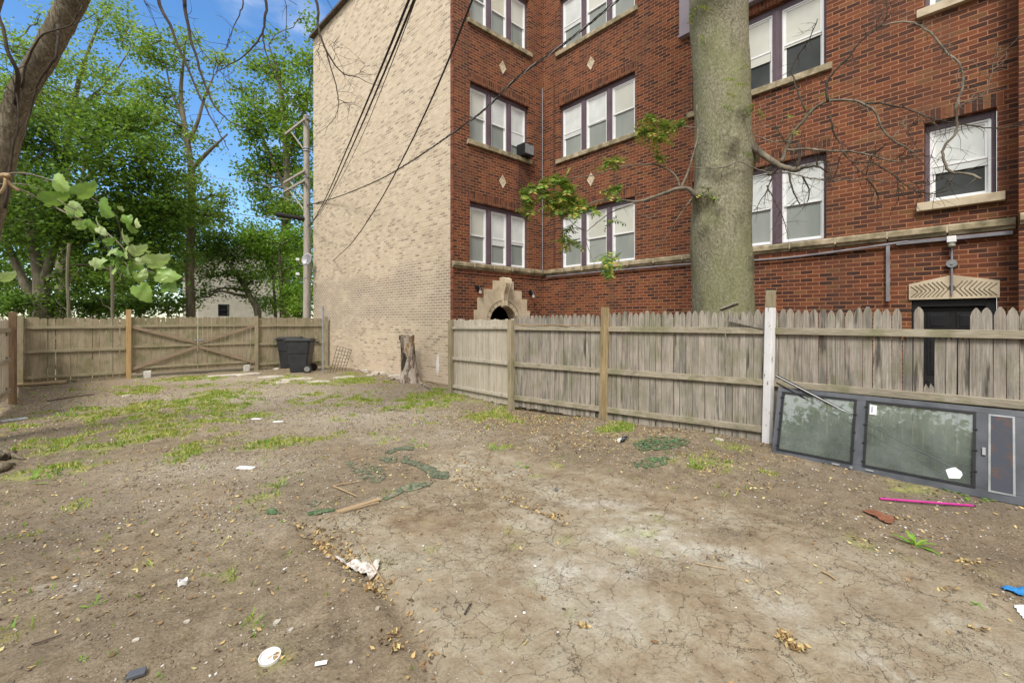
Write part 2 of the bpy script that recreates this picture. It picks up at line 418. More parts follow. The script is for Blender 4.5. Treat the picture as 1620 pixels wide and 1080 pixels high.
def mat_wood(name, dark, mid, light, green=0.25, axis='Z', streak=1.0, rough=0.85):
    t = NT(name); pos = t.pos()
    sc = {'Z': (1, 1, 0.045), 'Y': (1, 0.045, 1), 'X': (0.045, 1, 1)}[axis]
    ri = t.node('ShaderNodeNewGeometry').outputs['Random Per Island']
    off = t.node('ShaderNodeVectorMath'); off.operation = 'ADD'; t.link(pos, off.inputs[0])
    cx = t.node('ShaderNodeCombineXYZ'); 
    for k in 'XYZ': t.link(t.math('MULTIPLY', ri, 37.0), cx.inputs[k])
    t.link(cx.outputs[0], off.inputs[1])
    gv = t.scalevec(off.outputs[0], sc)
    g1 = t.noise(gv, 70, 5, 0.65, 0.6)
    kn = t.noise(t.scalevec(off.outputs[0], tuple(max(s_, 0.25) for s_ in sc)), 7, 4, 0.6, 1.4)
    base = t.ramp(t.math('ADD', t.math('MULTIPLY', g1, 0.7), t.math('MULTIPLY', kn, 0.3)), [(0.32, dark), (0.5, mid), (0.68, light)])
    base = t.mix(t.rng(ri, 0, 1, 0, 0.5), base, t.mix(0.5, base, dark))
    base = t.mix(t.rng(t.math('FRACT', t.math('MULTIPLY', ri, 7.31)), 0, 1, 0, 0.32), base, light)
    base = t.mix(t.rng(t.math('FRACT', t.math('MULTIPLY', ri, 3.77)), 0, 1, 0, 0.5), base, t.mix(1.0, base, (1.04, 0.96, 0.93), 'MULTIPLY'))
    soft = t.rng(t.noise(t.scalevec(off.outputs[0], tuple(max(s_, 0.22) for s_ in sc)), 4.5, 4, 0.6), 0.5, 0.72, 0, 0.55 * streak, True)
    base = t.mix(soft, base, tuple(c * f_ for c, f_ in zip(dark, (0.75, 0.85, 0.95))))
    st = t.rng(t.noise(t.scalevec(off.outputs[0], tuple(max(s_, 0.09) for s_ in sc)), 11, 4, 0.6), 0.56, 0.68, 0, 0.62 * streak, True)
    base = t.mix(st, base, tuple(c * 0.28 for c in dark))
    sp = t.node('ShaderNodeSeparateXYZ'); t.link(pos, sp.inputs[0])
    gn = t.rng(t.noise(pos, 3.5, 5), 0.45, 0.7, 0, green, True)
    base = t.mix(gn, base, (0.14, 0.15, 0.06))
    return t.done(base, rough, t.bump(g1, 0.003, 0.7), 0, 0.15)
M_picket = mat_wood('weathered_grey_wood', (0.11, 0.098, 0.084), (0.275, 0.248, 0.212), (0.48, 0.44, 0.38), 0.35, streak=1.3)
M_picket_new = mat_wood('pale_grey_wood', (0.30, 0.27, 0.21), (0.47, 0.42, 0.34), (0.60, 0.55, 0.46), 0.12, streak=0.5)
M_farboard = mat_wood('greenish_tan_wood', (0.17, 0.14, 0.085), (0.29, 0.245, 0.165), (0.41, 0.36, 0.26), 0.6, streak=0.35)
M_rail = mat_wood('mossy_rail_wood', (0.19, 0.16, 0.11), (0.33, 0.29, 0.22), (0.47, 0.42, 0.34), 0.55, 'Y', 0.5)
M_rail_x = mat_wood('far_rail_wood', (0.19, 0.16, 0.10), (0.31, 0.27, 0.18), (0.42, 0.37, 0.26), 0.45, 'X', 0.3)
M_brace = mat_wood('brown_brace_wood', (0.17, 0.12, 0.08), (0.28, 0.21, 0.145), (0.38, 0.30, 0.22), 0.1, 'X', 0.3)
M_post = mat_wood('aged_post_wood', (0.17, 0.14, 0.085), (0.32, 0.27, 0.18), (0.46, 0.40, 0.29), 0.35, streak=0.4)
M_post_y = mat_wood('yellow_post_wood', (0.27, 0.17, 0.07), (0.42, 0.28, 0.13), (0.52, 0.38, 0.20), 0.1, streak=0.3)
M_brownpost = mat_wood('brown_post_wood', (0.10, 0.06, 0.035), (0.18, 0.115, 0.07), (0.25, 0.17, 0.11), 0.1, streak=0.3)
M_pole = mat_wood('utility_pole_wood', (0.24, 0.21, 0.18), (0.38, 0.34, 0.29), (0.52, 0.48, 0.43), 0.05, streak=0.8)
M_lath = mat_wood('dry_lath_wood', (0.26, 0.18, 0.10), (0.40, 0.29, 0.17), (0.50, 0.39, 0.25), 0.0, 'X', 0.2)
t = NT('chipped_white_paint')
n_ = t.noise(t.scalevec(t.pos(), (1, 1, 0.3)), 26, 5)
M_whitepost = t.done(t.mix(t.rng(n_, 0.62, 0.68, 0, 1), t.ramp(t.noise(t.pos(), 3, 3), [(0.3, (0.66, 0.65, 0.66)), (0.7, (0.78, 0.77, 0.78))]), (0.25, 0.21, 0.17)), 0.6)

def mat_bark(name, c1, c2, c3, scale=14, depth=0.02, moss=0.0, stretch=0.25, plates=False):
    t = NT(name); p = t.scalevec(t.pos(), (1, 1, stretch))
    n = t.noise(p, scale, 6, 0.6, 0.4)
    if plates:
        vo = t.node('ShaderNodeTexVoronoi'); vo.feature = 'DISTANCE_TO_EDGE'; vo.inputs['Scale'].default_value = scale * 0.9
        dv = t.node('ShaderNodeVectorMath'); dv.operation = 'ADD'; t.link(p, dv.inputs[0])
        nn = t.node('ShaderNodeTexNoise'); nn.inputs['Scale'].default_value = 8; t.link(p, nn.inputs['Vector'])
        t.link(t.scalevec(nn.outputs['Color'], (0.1, 0.1, 0.1)), dv.inputs[1]); t.link(dv.outputs[0], vo.inputs['Vector'])
        n = t.math('ADD', t.math('MULTIPLY', n, 0.6), t.rng(vo.outputs['Distance'], 0, 0.25, 0, 0.4))
    col = t.ramp(n, [(0.3, c1), (0.5, c2), (0.72, c3)])
    big = t.noise(t.scalevec(t.pos(), (1, 1, 0.6)), 1.6, 5)
    if moss: col = t.mix(t.rng(t.noise(t.scalevec(t.pos(), (1, 1, 0.35)), 4.5, 6, 0.7), 0.5, 0.68, 0, 0.6, True), col, c1)
    if moss: col = t.mix(t.rng(big, 0.35, 0.62, 0.1, moss, True), col, (0.21, 0.22, 0.10))
    return t.done(col, 0.9, t.bump(n, depth, 1.0), 0, 0.15)
M_bark_big = mat_bark('smooth_mossy_bark', (0.10, 0.09, 0.06), (0.225, 0.205, 0.15), (0.36, 0.335, 0.265), 34, 0.018, 0.55, 0.6)
M_bark_l = mat_bark('furrowed_bark', (0.07, 0.056, 0.042), (0.18, 0.145, 0.11), (0.33, 0.28, 0.215), 40, 0.03, 0.1, 0.16)
M_bark_far = mat_bark('far_bark', (0.06, 0.05, 0.04), (0.13, 0.11, 0.085), (0.22, 0.19, 0.15), 9, 0.02, 0.2, 0.2)
M_twig = mat_noise('dark_twig_bark', (0.035, 0.028, 0.022), (0.09, 0.072, 0.055), 12, 0.85)
M_twig_l = mat_noise('pale_branch_bark', (0.07, 0.06, 0.045), (0.26, 0.22, 0.165), 7, 0.85)

def mat_leaf(name, stops, trans=0.35, rough=0.5, spec=0.25, patch=0.9):
    t = NT(name); ri = t.node('ShaderNodeNewGeometry').outputs['Random Per Island']
    big = t.noise(t.pos(), patch, 3, 0.6)
    f = t.math('ADD', t.math('MULTIPLY', ri, 0.55), t.math('MULTIPLY', big, 0.45))
    col = t.ramp(f, stops)
    tb = t.node('ShaderNodeBsdfTranslucent'); t.link(t.mix(0.5, col, (0.22, 0.34, 0.03), 'MIX'), tb.inputs['Color'])
    t.done(col, rough, None, 0, spec)
    ms = t.node('ShaderNodeMixShader'); ms.inputs[0].default_value = trans
    t.link(t.b.outputs[0], ms.inputs[1]); t.link(tb.outputs[0], ms.inputs[2]); t.link(ms.outputs[0], t.out.inputs[0])
    return t.m
M_leaf_dark = mat_leaf('dark_maple_leaves', [(0.3, (0.026, 0.064, 0.010)), (0.5, (0.06, 0.132, 0.017)), (0.72, (0.16, 0.29, 0.035))], 0.42)
M_leaf_mid = mat_leaf('mid_green_leaves', [(0.28, (0.06, 0.13, 0.018)), (0.5, (0.14, 0.26, 0.03)), (0.7, (0.29, 0.44, 0.06))], 0.45)
M_leaf_light = mat_leaf('pale_green_leaves', [(0.28, (0.10, 0.18, 0.03)), (0.5, (0.20, 0.32, 0.05)), (0.7, (0.36, 0.50, 0.11))], 0.45)
M_leaf_bright = mat_leaf('bright_green_leaves', [(0.25, (0.09, 0.20, 0.02)), (0.5, (0.18, 0.34, 0.035)), (0.75, (0.30, 0.48, 0.06))], 0.45)  # brighter yellow-green leaf colour for the locust
M_leaf_comp = mat_leaf('compound_leaves', [(0.15, (0.06, 0.14, 0.025)), (0.45, (0.12, 0.24, 0.04)), (0.58, (0.22, 0.34, 0.06)), (0.66, (0.45, 0.44, 0.08)), (0.8, (0.55, 0.36, 0.09))], 0.3, patch=2.2)
M_leaf_vine = mat_leaf('vine_leaves', [(0.28, (0.16, 0.30, 0.06)), (0.5, (0.30, 0.48, 0.11)), (0.72, (0.55, 0.66, 0.33))], 0.4, 0.4, 0.5, 9)
M_weed = mat_leaf('weed_leaves', [(0.2, (0.12, 0.26, 0.03)), (0.6, (0.22, 0.40, 0.05)), (0.9, (0.34, 0.50, 0.09))], 0.3, patch=4)
M_grass = mat_leaf('short_grass', [(0.25, (0.13, 0.27, 0.03)), (0.42, (0.24, 0.37, 0.05)), (0.56, (0.40, 0.43, 0.09)), (0.75, (0.50, 0.40, 0.16))], 0.25, patch=0.7)
t = NT('fallen_leaves'); ri = t.node('ShaderNodeNewGeometry').outputs['Random Per Island']
M_litter = t.done(t.ramp(ri, [(0.0, (0.11, 0.065, 0.035)), (0.3, (0.24, 0.15, 0.07)), (0.6, (0.38, 0.255, 0.12)), (0.85, (0.50, 0.37, 0.16)), (1.0, (0.50, 0.46, 0.22))]), 0.7, None, 0, 0.25)
t = NT('loose_stones'); ri = t.node('ShaderNodeNewGeometry').outputs['Random Per Island']
M_pebble = t.done(t.ramp(ri, [(0.0, (0.11, 0.085, 0.06)), (0.5, (0.23, 0.185, 0.135)), (0.86, (0.34, 0.29, 0.23)), (0.95, (0.50, 0.47, 0.43)), (1.0, (0.72, 0.71, 0.70))]), 0.85, None, 0, 0.2)
M_rubble = mat_noise('broken_concrete', (0.30, 0.27, 0.22), (0.45, 0.41, 0.35), 8, 0.9, bump=0.01, c3=(0.56, 0.52, 0.46))

# ------------------------------------------------------------------ ground
def axis_coords(lo, hi, step, far, grow=1.35):
    a = list(np.arange(lo, hi + 1e-6, step)); s = step; x = a[-1]; r = []
    while x < far: s *= grow; x += s; r.append(x)
    l = []; s = step; x = a[0]
    while x > -far: s *= grow; x -= s; l.append(x)
    return np.array(l[::-1] + a + r)
def in_poly(u, v, poly):
    ins = np.zeros(np.shape(u), bool); n = len(poly)
    for i in range(n):
        x1, y1 = poly[i]; x2, y2 = poly[(i + 1) % n]
        c = ((y1 > v) != (y2 > v)) & (u < (x2 - x1) * (v - y1) / (y2 - y1 + 1e-9) + x1)
        ins ^= c
    return ins
def world_poly(pp): return [tuple(G(u, v).xy) for u, v in pp]
CLAY = world_poly([(490, 835), (600, 795), (715, 757), (650, 728), (760, 702), (905, 738), (1080, 780), (1290, 832), (1450, 880), (1640, 985), (1640, 1500), (900, 1500), (700, 1085), (628, 962), (545, 890)])
def gblob(x, y, u, v, ru, rv):
    c = G(u, v); D = c.x * S + c.y * C
    lx = ru * D / F; ly = rv * D * D / (F * EYE)
    dx = x - c.x; dy = y - c.y
    lat = dx * C - dy * S; dep = dx * S + dy * C
    return np.exp(-((lat / lx) ** 2 + (dep / ly) ** 2))
MOSS = [(270, 652, 130, 26, 0.62), (330, 705, 60, 22, 0.85), (200, 650, 60, 20, 0.8), (310, 632, 50, 14, 0.85), (230, 680, 120, 24, 0.5), (120, 660, 80, 24, 0.5), (230, 615, 60, 9, 0.7),
        (410, 655, 60, 20, 0.35), (100, 700, 90, 30, 0.5), (80, 745, 70, 26, 0.45), (540, 604, 70, 9, 0.75), (470, 600, 70, 8, 0.5), (430, 700, 50, 16, 0.45),
        (690, 632, 70, 14, 0.75), (780, 655, 55, 12, 0.7), (600, 685, 60, 22, 0.4), (780, 710, 40, 12, 0.45), (980, 682, 30, 8, 0.7), (560, 640, 70, 16, 0.4), (650, 700, 40, 16, 0.35), (880, 735, 18, 4, 0.5),
        (430, 765, 16, 4, 0.6), (60, 800, 80, 20, 0.3), (1100, 740, 14, 7, 0.6), (1060, 725, 50, 10, 0.3), (155, 592, 60, 8, 0.35), (300, 598, 50, 5, 0.65), (360, 665, 50, 16, 0.45), (500, 620, 150, 10, 0.3)]
LIGHT = [(950, 795, 60, 9, 0.8), (1030, 815, 60, 7, 0.6), (1010, 850, 70, 16, 0.9), (1100, 870, 80, 14, 1.0), (1180, 885, 60, 12, 0.8), (900, 905, 80, 26, 0.9), (980, 900, 60, 20, 0.7), (840, 820, 40, 16, 0.5),
         (1240, 965, 40, 30, 0.8), (960, 960, 90, 40, 0.45), (620, 850, 60, 20, 0.3), (1380, 1040, 50, 14, 0.8), (110, 930, 50, 14, 0.5), (860, 700, 30, 10, 0.3), (590, 695, 40, 8, 0.4),
         (1520, 990, 60, 40, 0.2), (1385, 1040, 16, 5, 1.3), (1425, 1062, 26, 6, 1.2), (1268, 955, 12, 5, 1.2), (1290, 985, 10, 4, .9), (1185, 1040, 12, 5, .9), (1335, 1005, 8, 3, .9)]
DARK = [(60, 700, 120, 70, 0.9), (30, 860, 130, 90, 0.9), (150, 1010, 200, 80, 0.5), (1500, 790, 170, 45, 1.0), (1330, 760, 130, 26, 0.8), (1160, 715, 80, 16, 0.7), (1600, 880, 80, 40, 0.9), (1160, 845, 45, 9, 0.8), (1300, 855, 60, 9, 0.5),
        (560, 1000, 70, 60, 0.5), (820, 800, 60, 8, 0.5), (60, 615, 60, 12, 0.8), (480, 760, 80, 18, 0.35), (1420, 960, 140, 30, 0.35), (1550, 1040, 140, 40, 0.4), (1230, 905, 60, 10, .3), (700, 960, 60, 24, .3), (950, 1050, 200, 24, .2), (930, 720, 110, 12, 0.4)]
GRAV = [(430, 625, 220, 22, 1.0), (560, 660, 180, 26, 0.9), (650, 640, 90, 14, 0.6), (380, 600, 160, 8, 0.9), (330, 740, 170, 26, 0.75), (260, 790, 160, 30, 0.45), (420, 830, 120, 30, 0.4), (700, 690, 90, 20, 0.6), (100, 620, 60, 6, 0.3)]
def fld(x, y, lst):
    s = np.zeros(np.shape(x))
    for u, v, ru, rv, k in lst: s = np.maximum(s, k * gblob(x, y, u, v, ru, rv))
    return s
def zone_fields(x, y):
    n1 = fbm(x * 1.7, y * 1.7, 21); n2 = fbm(x * 5, y * 5, 33)
    clay_in = sum(in_poly(x + (n1 - .5) * 0.5 + ox, y + (n2 - .5) * 0.4 + oy, CLAY).astype(float) for ox in (-.09, -.03, .03, .09) for oy in (-.09, -.03, .03, .09)) / 16
    moss = sstep(0.26, 0.72, fld(x, y, MOSS) + (n1 - 0.5) * 1.1 + (n2 - .5) * 1.1)
    light = np.clip(fld(x, y, LIGHT) + (n2 - 0.55) * 0.9, 0, 1) * (fld(x, y, LIGHT) > 0.12)
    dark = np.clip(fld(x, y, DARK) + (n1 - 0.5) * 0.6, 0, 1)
    grav = np.clip(fld(x, y, GRAV) + (n1 - 0.5) * 0.5, 0, 1)
    return clay_in, moss, light, dark, grav

gx = axis_coords(-6.5, 7.2, 0.05, 500); gy = axis_coords(-2.0, 17.5, 0.06, 500)
GX, GY = np.meshgrid(gx, gy); nx_, ny_ = len(gx), len(gy)
X = GX.ravel(); Y = GY.ravel()
Z = gh_np(X, Y)
idx = np.arange(nx_ * ny_).reshape(ny_, nx_)
faces = np.stack([idx[:-1, :-1], idx[:-1, 1:], idx[1:, 1:], idx[1:, :-1]], -1).reshape(-1, 4)

def mat_ground():
    t = NT('yard_dirt'); p = t.pos()
    at = t.node('ShaderNodeAttribute'); at.attribute_name = 'zone_a'
    at2 = t.node('ShaderNodeAttribute'); at2.attribute_name = 'zone_b'
    s1 = t.node('ShaderNodeSeparateColor'); t.link(at.outputs['Color'], s1.inputs[0])
    s2 = t.node('ShaderNodeSeparateColor'); t.link(at2.outputs['Color'], s2.inputs[0])
    clay, moss, light = s1.outputs[0], s1.outputs[1], s1.outputs[2]
    dark, grav = s2.outputs[0], s2.outputs[1]
    n_big = t.noise(p, 1.1, 6, 0.6, 0.4); n_mid = t.noise(p, 7, 6, 0.65); n_fine = t.noise(p, 55, 5, 0.7); n_xf = t.noise(p, 240, 3, 0.7)
    dirt = t.ramp(t.math('ADD', t.math('MULTIPLY', n_mid, 0.5), t.math('MULTIPLY', n_fine, 0.5)),
                  [(0.36, (0.098, 0.074, 0.047)), (0.5, (0.205, 0.162, 0.108)), (0.64, (0.335, 0.278, 0.198))])
    dirt = t.mix(t.rng(n_big, 0.4, 0.65, 0, 0.5), dirt, (0.215, 0.16, 0.105))
    clayc = t.ramp(t.math('ADD', t.math('MULTIPLY', n_big, 0.55), t.math('MULTIPLY', n_mid, 0.45)),
                   [(0.36, (0.185, 0.135, 0.085)), (0.46, (0.27, 0.215, 0.145)), (0.56, (0.33, 0.285, 0.21)), (0.66, (0.40, 0.365, 0.285))])
    clayc = t.mix(0.25, clayc, t.ramp(n_fine, [(0.3, (0.3, 0.3, 0.3)), (0.7, (0.72, 0.72, 0.72))]), 'OVERLAY')
    col = t.mix(clay, dirt, clayc)
    col = t.mix(t.math('MULTIPLY', grav, 0.7), col, t.ramp(n_fine, [(0.34, (0.21, 0.17, 0.12)), (0.5, (0.40, 0.35, 0.28)), (0.66, (0.57, 0.52, 0.44))]))
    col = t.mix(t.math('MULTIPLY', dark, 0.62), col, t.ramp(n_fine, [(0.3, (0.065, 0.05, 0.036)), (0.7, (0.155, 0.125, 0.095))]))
    lf = t.math('MULTIPLY', light, t.rng(n_mid, 0.40, 0.60, 0.35, 1.0))
    col = t.mix(t.math('MULTIPLY', lf, 0.85), col, t.ramp(n_fine, [(0.3, (0.40, 0.385, 0.33)), (0.7, (0.60, 0.585, 0.53))]))
    # faint whitish scatter of lime and grit
    col = t.mix(t.math('MULTIPLY', t.rng(t.noise(p, 110, 3, 0.6), 0.60, 0.66, 0, 0.5), t.math('SUBTRACT', 1.0, t.math('MULTIPLY', clay, 0.6))), col, (0.075, 0.06, 0.045))
    spk = t.rng(n_xf, 0.64, 0.68, 0, 0.6)
    col = t.mix(spk, col, (0.52, 0.48, 0.42))
    msk = t.math('MULTIPLY', moss, t.rng(n_fine, 0.38, 0.58, 0.35, 1))
    col = t.mix(t.math('MULTIPLY', msk, 0.75), col, t.ramp(n_mid, [(0.35, (0.14, 0.20, 0.035)), (0.52, (0.30, 0.34, 0.06)), (0.66, (0.42, 0.35, 0.13))]))
    # cracks in the dried clay
    wob = t.node('ShaderNodeTexNoise'); wob.inputs['Scale'].default_value = 3.5; wob.inputs['Detail'].default_value = 6; wob.inputs['Roughness'].default_value = 0.68; t.link(p, wob.inputs['Vector'])
    wv = t.node('ShaderNodeVectorMath'); wv.operation = 'ADD'; t.link(p, wv.inputs[0]); t.link(t.scalevec(wob.outputs['Color'], (0.30, 0.30, 0)), wv.inputs[1])
    def crack(scale, w, lo, hi, nscale):
        vo = t.node('ShaderNodeTexVoronoi'); vo.feature = 'DISTANCE_TO_EDGE'; vo.inputs['Scale'].default_value = scale; vo.voronoi_dimensions = '2D'
        t.link(wv.outputs[0], vo.inputs['Vector'])
        thr = t.math('MULTIPLY', t.rng(t.noise(p, nscale, 3), lo, hi, 0, 1, True), w)
        x = t.math('SUBTRACT', thr, vo.outputs['Distance'])
        return t.rng(x, 0.0, w * 0.35, 0, 1)
    c1 = crack(2.3, 0.006, 0.38, 0.60, 1.3); c2 = crack(6.5, 0.013, 0.40, 0.62, 2.2); c3 = crack(16, 0.025, 0.44, 0.66, 1.7)
    cr = t.math('MAXIMUM', c1, t.math('MAXIMUM', t.math('MULTIPLY', c2, 0.8), t.math('MULTIPLY', c3, 0.45)))
    cr = t.math('MULTIPLY', cr, clay)
    col = t.mix(t.math('MULTIPLY', cr, 0.72), col, (0.085, 0.068, 0.05))
    # pebbly relief outside the clay
    vo = t.node('ShaderNodeTexVoronoi'); vo.inputs['Scale'].default_value = 42; t.link(p, vo.inputs['Vector'])
    peb = t.math('MULTIPLY', t.rng(vo.outputs['Distance'], 0.0, 0.5, 1, 0), t.math('SUBTRACT', 1.0, t.math('MULTIPLY', clay, 0.9)))
    h = t.math('ADD', t.math('MULTIPLY', n_fine, 0.5), t.math('MULTIPLY', peb, 0.25))
    h = t.math('SUBTRACT', h, t.math('MULTIPLY', cr, 1.3))
    h = t.math('ADD', h, t.math('MULTIPLY', n_mid, 1.8))
    return t.done(col, 0.93, t.bump(h, 0.016, 1.0), 0, 0.15)
ground = np_mesh('ground', np.stack([X, Y, Z], 1), faces, mat_ground(), smooth=True, origin=Vector((0, 0, 0)))
tag(ground, kind='structure')
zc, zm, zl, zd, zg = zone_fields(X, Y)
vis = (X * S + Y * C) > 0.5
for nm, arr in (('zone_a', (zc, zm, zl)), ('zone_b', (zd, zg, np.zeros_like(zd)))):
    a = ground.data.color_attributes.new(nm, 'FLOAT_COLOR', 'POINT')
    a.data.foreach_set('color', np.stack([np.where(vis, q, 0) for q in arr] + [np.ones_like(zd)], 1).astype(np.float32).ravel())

# ------------------------------------------------------------------ apartment building
bld = empty('apartment_building', (8, 9, 0), 'three-storey brick apartment building, red front walls and tan side wall, beside the dirt yard', 'building')
WX, BY, TOP = 10.0, 9.49, 12.95
CORN = 6.6
def wall_face(mb, fixed, axis, a0, a1, z0, z1, holes, depth, outward, mi=0):
    """wall in plane axis=fixed, spanning a0..a1, with rectangular holes (h0,h1,zb,zt) and reveals going inwards"""
    xs = sorted({a0, a1, *[h[0] for h in holes], *[h[1] for h in holes]}); zs = sorted({z0, z1, *[h[2] for h in holes], *[h[3] for h in holes]})
    def pt(a, z, d=0):
        f = fixed - outward * d
        return (f, a, z) if axis == 'X' else (a, f, z)
    for i in range(len(xs) - 1):
        for j in range(len(zs) - 1):
            cx_, cz = (xs[i] + xs[i + 1]) / 2, (zs[j] + zs[j + 1]) / 2
            if any(h[0] < cx_ < h[1] and h[2] < cz < h[3] for h in holes): continue
            mb.quad(pt(xs[i], zs[j]), pt(xs[i + 1], zs[j]), pt(xs[i + 1], zs[j + 1]), pt(xs[i], zs[j + 1]), mi)
    for h0, h1, zb, zt in holes:
        mb.quad(pt(h0, zb), pt(h0, zt), pt(h0, zt, depth), pt(h0, zb, depth), mi)
        mb.quad(pt(h1, zb), pt(h1, zt), pt(h1, zt, depth), pt(h1, zb, depth), mi)
        mb.quad(pt(h0, zt), pt(h1, zt), pt(h1, zt, depth), pt(h0, zt, depth), mi)
        mb.quad(pt(h0, zb), pt(h1, zb), pt(h1, zb, depth), pt(h0, zb, depth), mi)
FL = [(3.23, 4.88), (6.50, 8.10), (9.72, 11.32)]        # window sill and head heights
WA = (6.26, 8.84); WB = (2.16, 4.76)                    # triple windows on the long wall (Y ranges)
WS = (0.20, 0.98)                                        # small window
def yx(u): return onX(u, 500, WX).y
WS = (yx(1577), yx(1462))
DOOR = (yx(1577), yx(1442))
zs_w = (3.63, 4.95)
holes_main = [(WA[0], WA[1], a, b) for a, b in FL] + [(WB[0], WB[1], a, b) for a, b in FL] + [(WS[0], WS[1], zs_w[0], zs_w[1]), (WS[0], WS[1], 6.83, 8.2), (DOOR[0], DOOR[1], -0.5, 2.04)]
PIL_Y = -0.22
mb = MB()
wall_face(mb, WX, 'X', PIL_Y, BY, -0.5, TOP, holes_main, 0.22, -1)
mb.build('red_side_wall', M_red, bld)
WF = (7.15, 9.36)
holes_f = [(WF[0], WF[1], a, b) for a, b in FL]
mb = MB()
AR_C, AR_R, AR_S = 8.32, 0.50, 1.62
# front wall of the wing, with the stone doorcase cut out as a rectangle
wall_face(mb, BY, 'Y', CORN + 0.02, WX, -0.5, TOP, holes_f + [(AR_C - 0.9, AR_C + 0.9, -0.5, 2.2)], 0.22, -1)
mb.build('red_front_wall', M_red, bld)
# projecting block on the right
mb = MB()
mb.box((WX - 0.34, -12, -0.5), (WX + 4, PIL_Y, TOP))
mb.build('projecting_wall', M_red, bld)
# tan wall, slightly out of square, with a brick return at the corner
TF = Vector((6.10, 18.5, 0)); TN = Vector((CORN, BY, 0)); tdir = (TF - TN).normalized(); tnrm = Vector((-tdir.y, tdir.x, 0))
mb = MB()
Q0 = TN + tdir * 0.0
mb.add([TN + tnrm * 0.0, TF, TF + Vector((0, 0, TOP)), TN + Vector((0, 0, TOP))], [(0, 3, 2, 1)])
mb.add([TF, TF + Vector((9, 0.4, 0)), TF + Vector((9, 0.4, TOP)), TF + Vector((0, 0, TOP))], [(0, 1, 2, 3)])
mb.build('tan_side_wall', M_tan, bld)
mb = MB()
c0 = TN + tnrm * 0.02
QW = 0.10
mb.add([(CORN - 0.004, BY - 0.004, -0.5), (CORN + 0.03, BY - 0.004, -0.5), (CORN + 0.03, BY - 0.004, TOP), (CORN - 0.004, BY - 0.004, TOP),
        tuple(TN + tdir * QW + tnrm * 0.006 + Vector((0, 0, -0.5))), tuple(TN + tdir * QW + tnrm * 0.006 + Vector((0, 0, TOP)))], [(0, 1, 2, 3), (4, 0, 3, 5)])
mb.build('corner_brickwork', M_quoin, bld)
# roof, parapet tiles
mb = MB()
mb.add([(CORN, BY, TOP - 0.3), (15, BY, TOP - 0.3), (15.1, 18.9, TOP - 0.3), (6.1, 18.5, TOP - 0.3)], [(0, 1, 2, 3)])
mb.box((WX, -12, TOP - 0.35), (WX + 8, BY, TOP - 0.31))
mb.build('roof', M_black, bld)
mb = MB(); mb.beam(TN + Vector((0, 0, TOP + 0.04)), TF + Vector((0, 0, TOP + 0.04)), 0.34, 0.08)
mb.build('parapet_cap', mat_noise('dark_coping', (0.06, 0.045, 0.04), (0.12, 0.09, 0.07), 5, 0.7), bld)

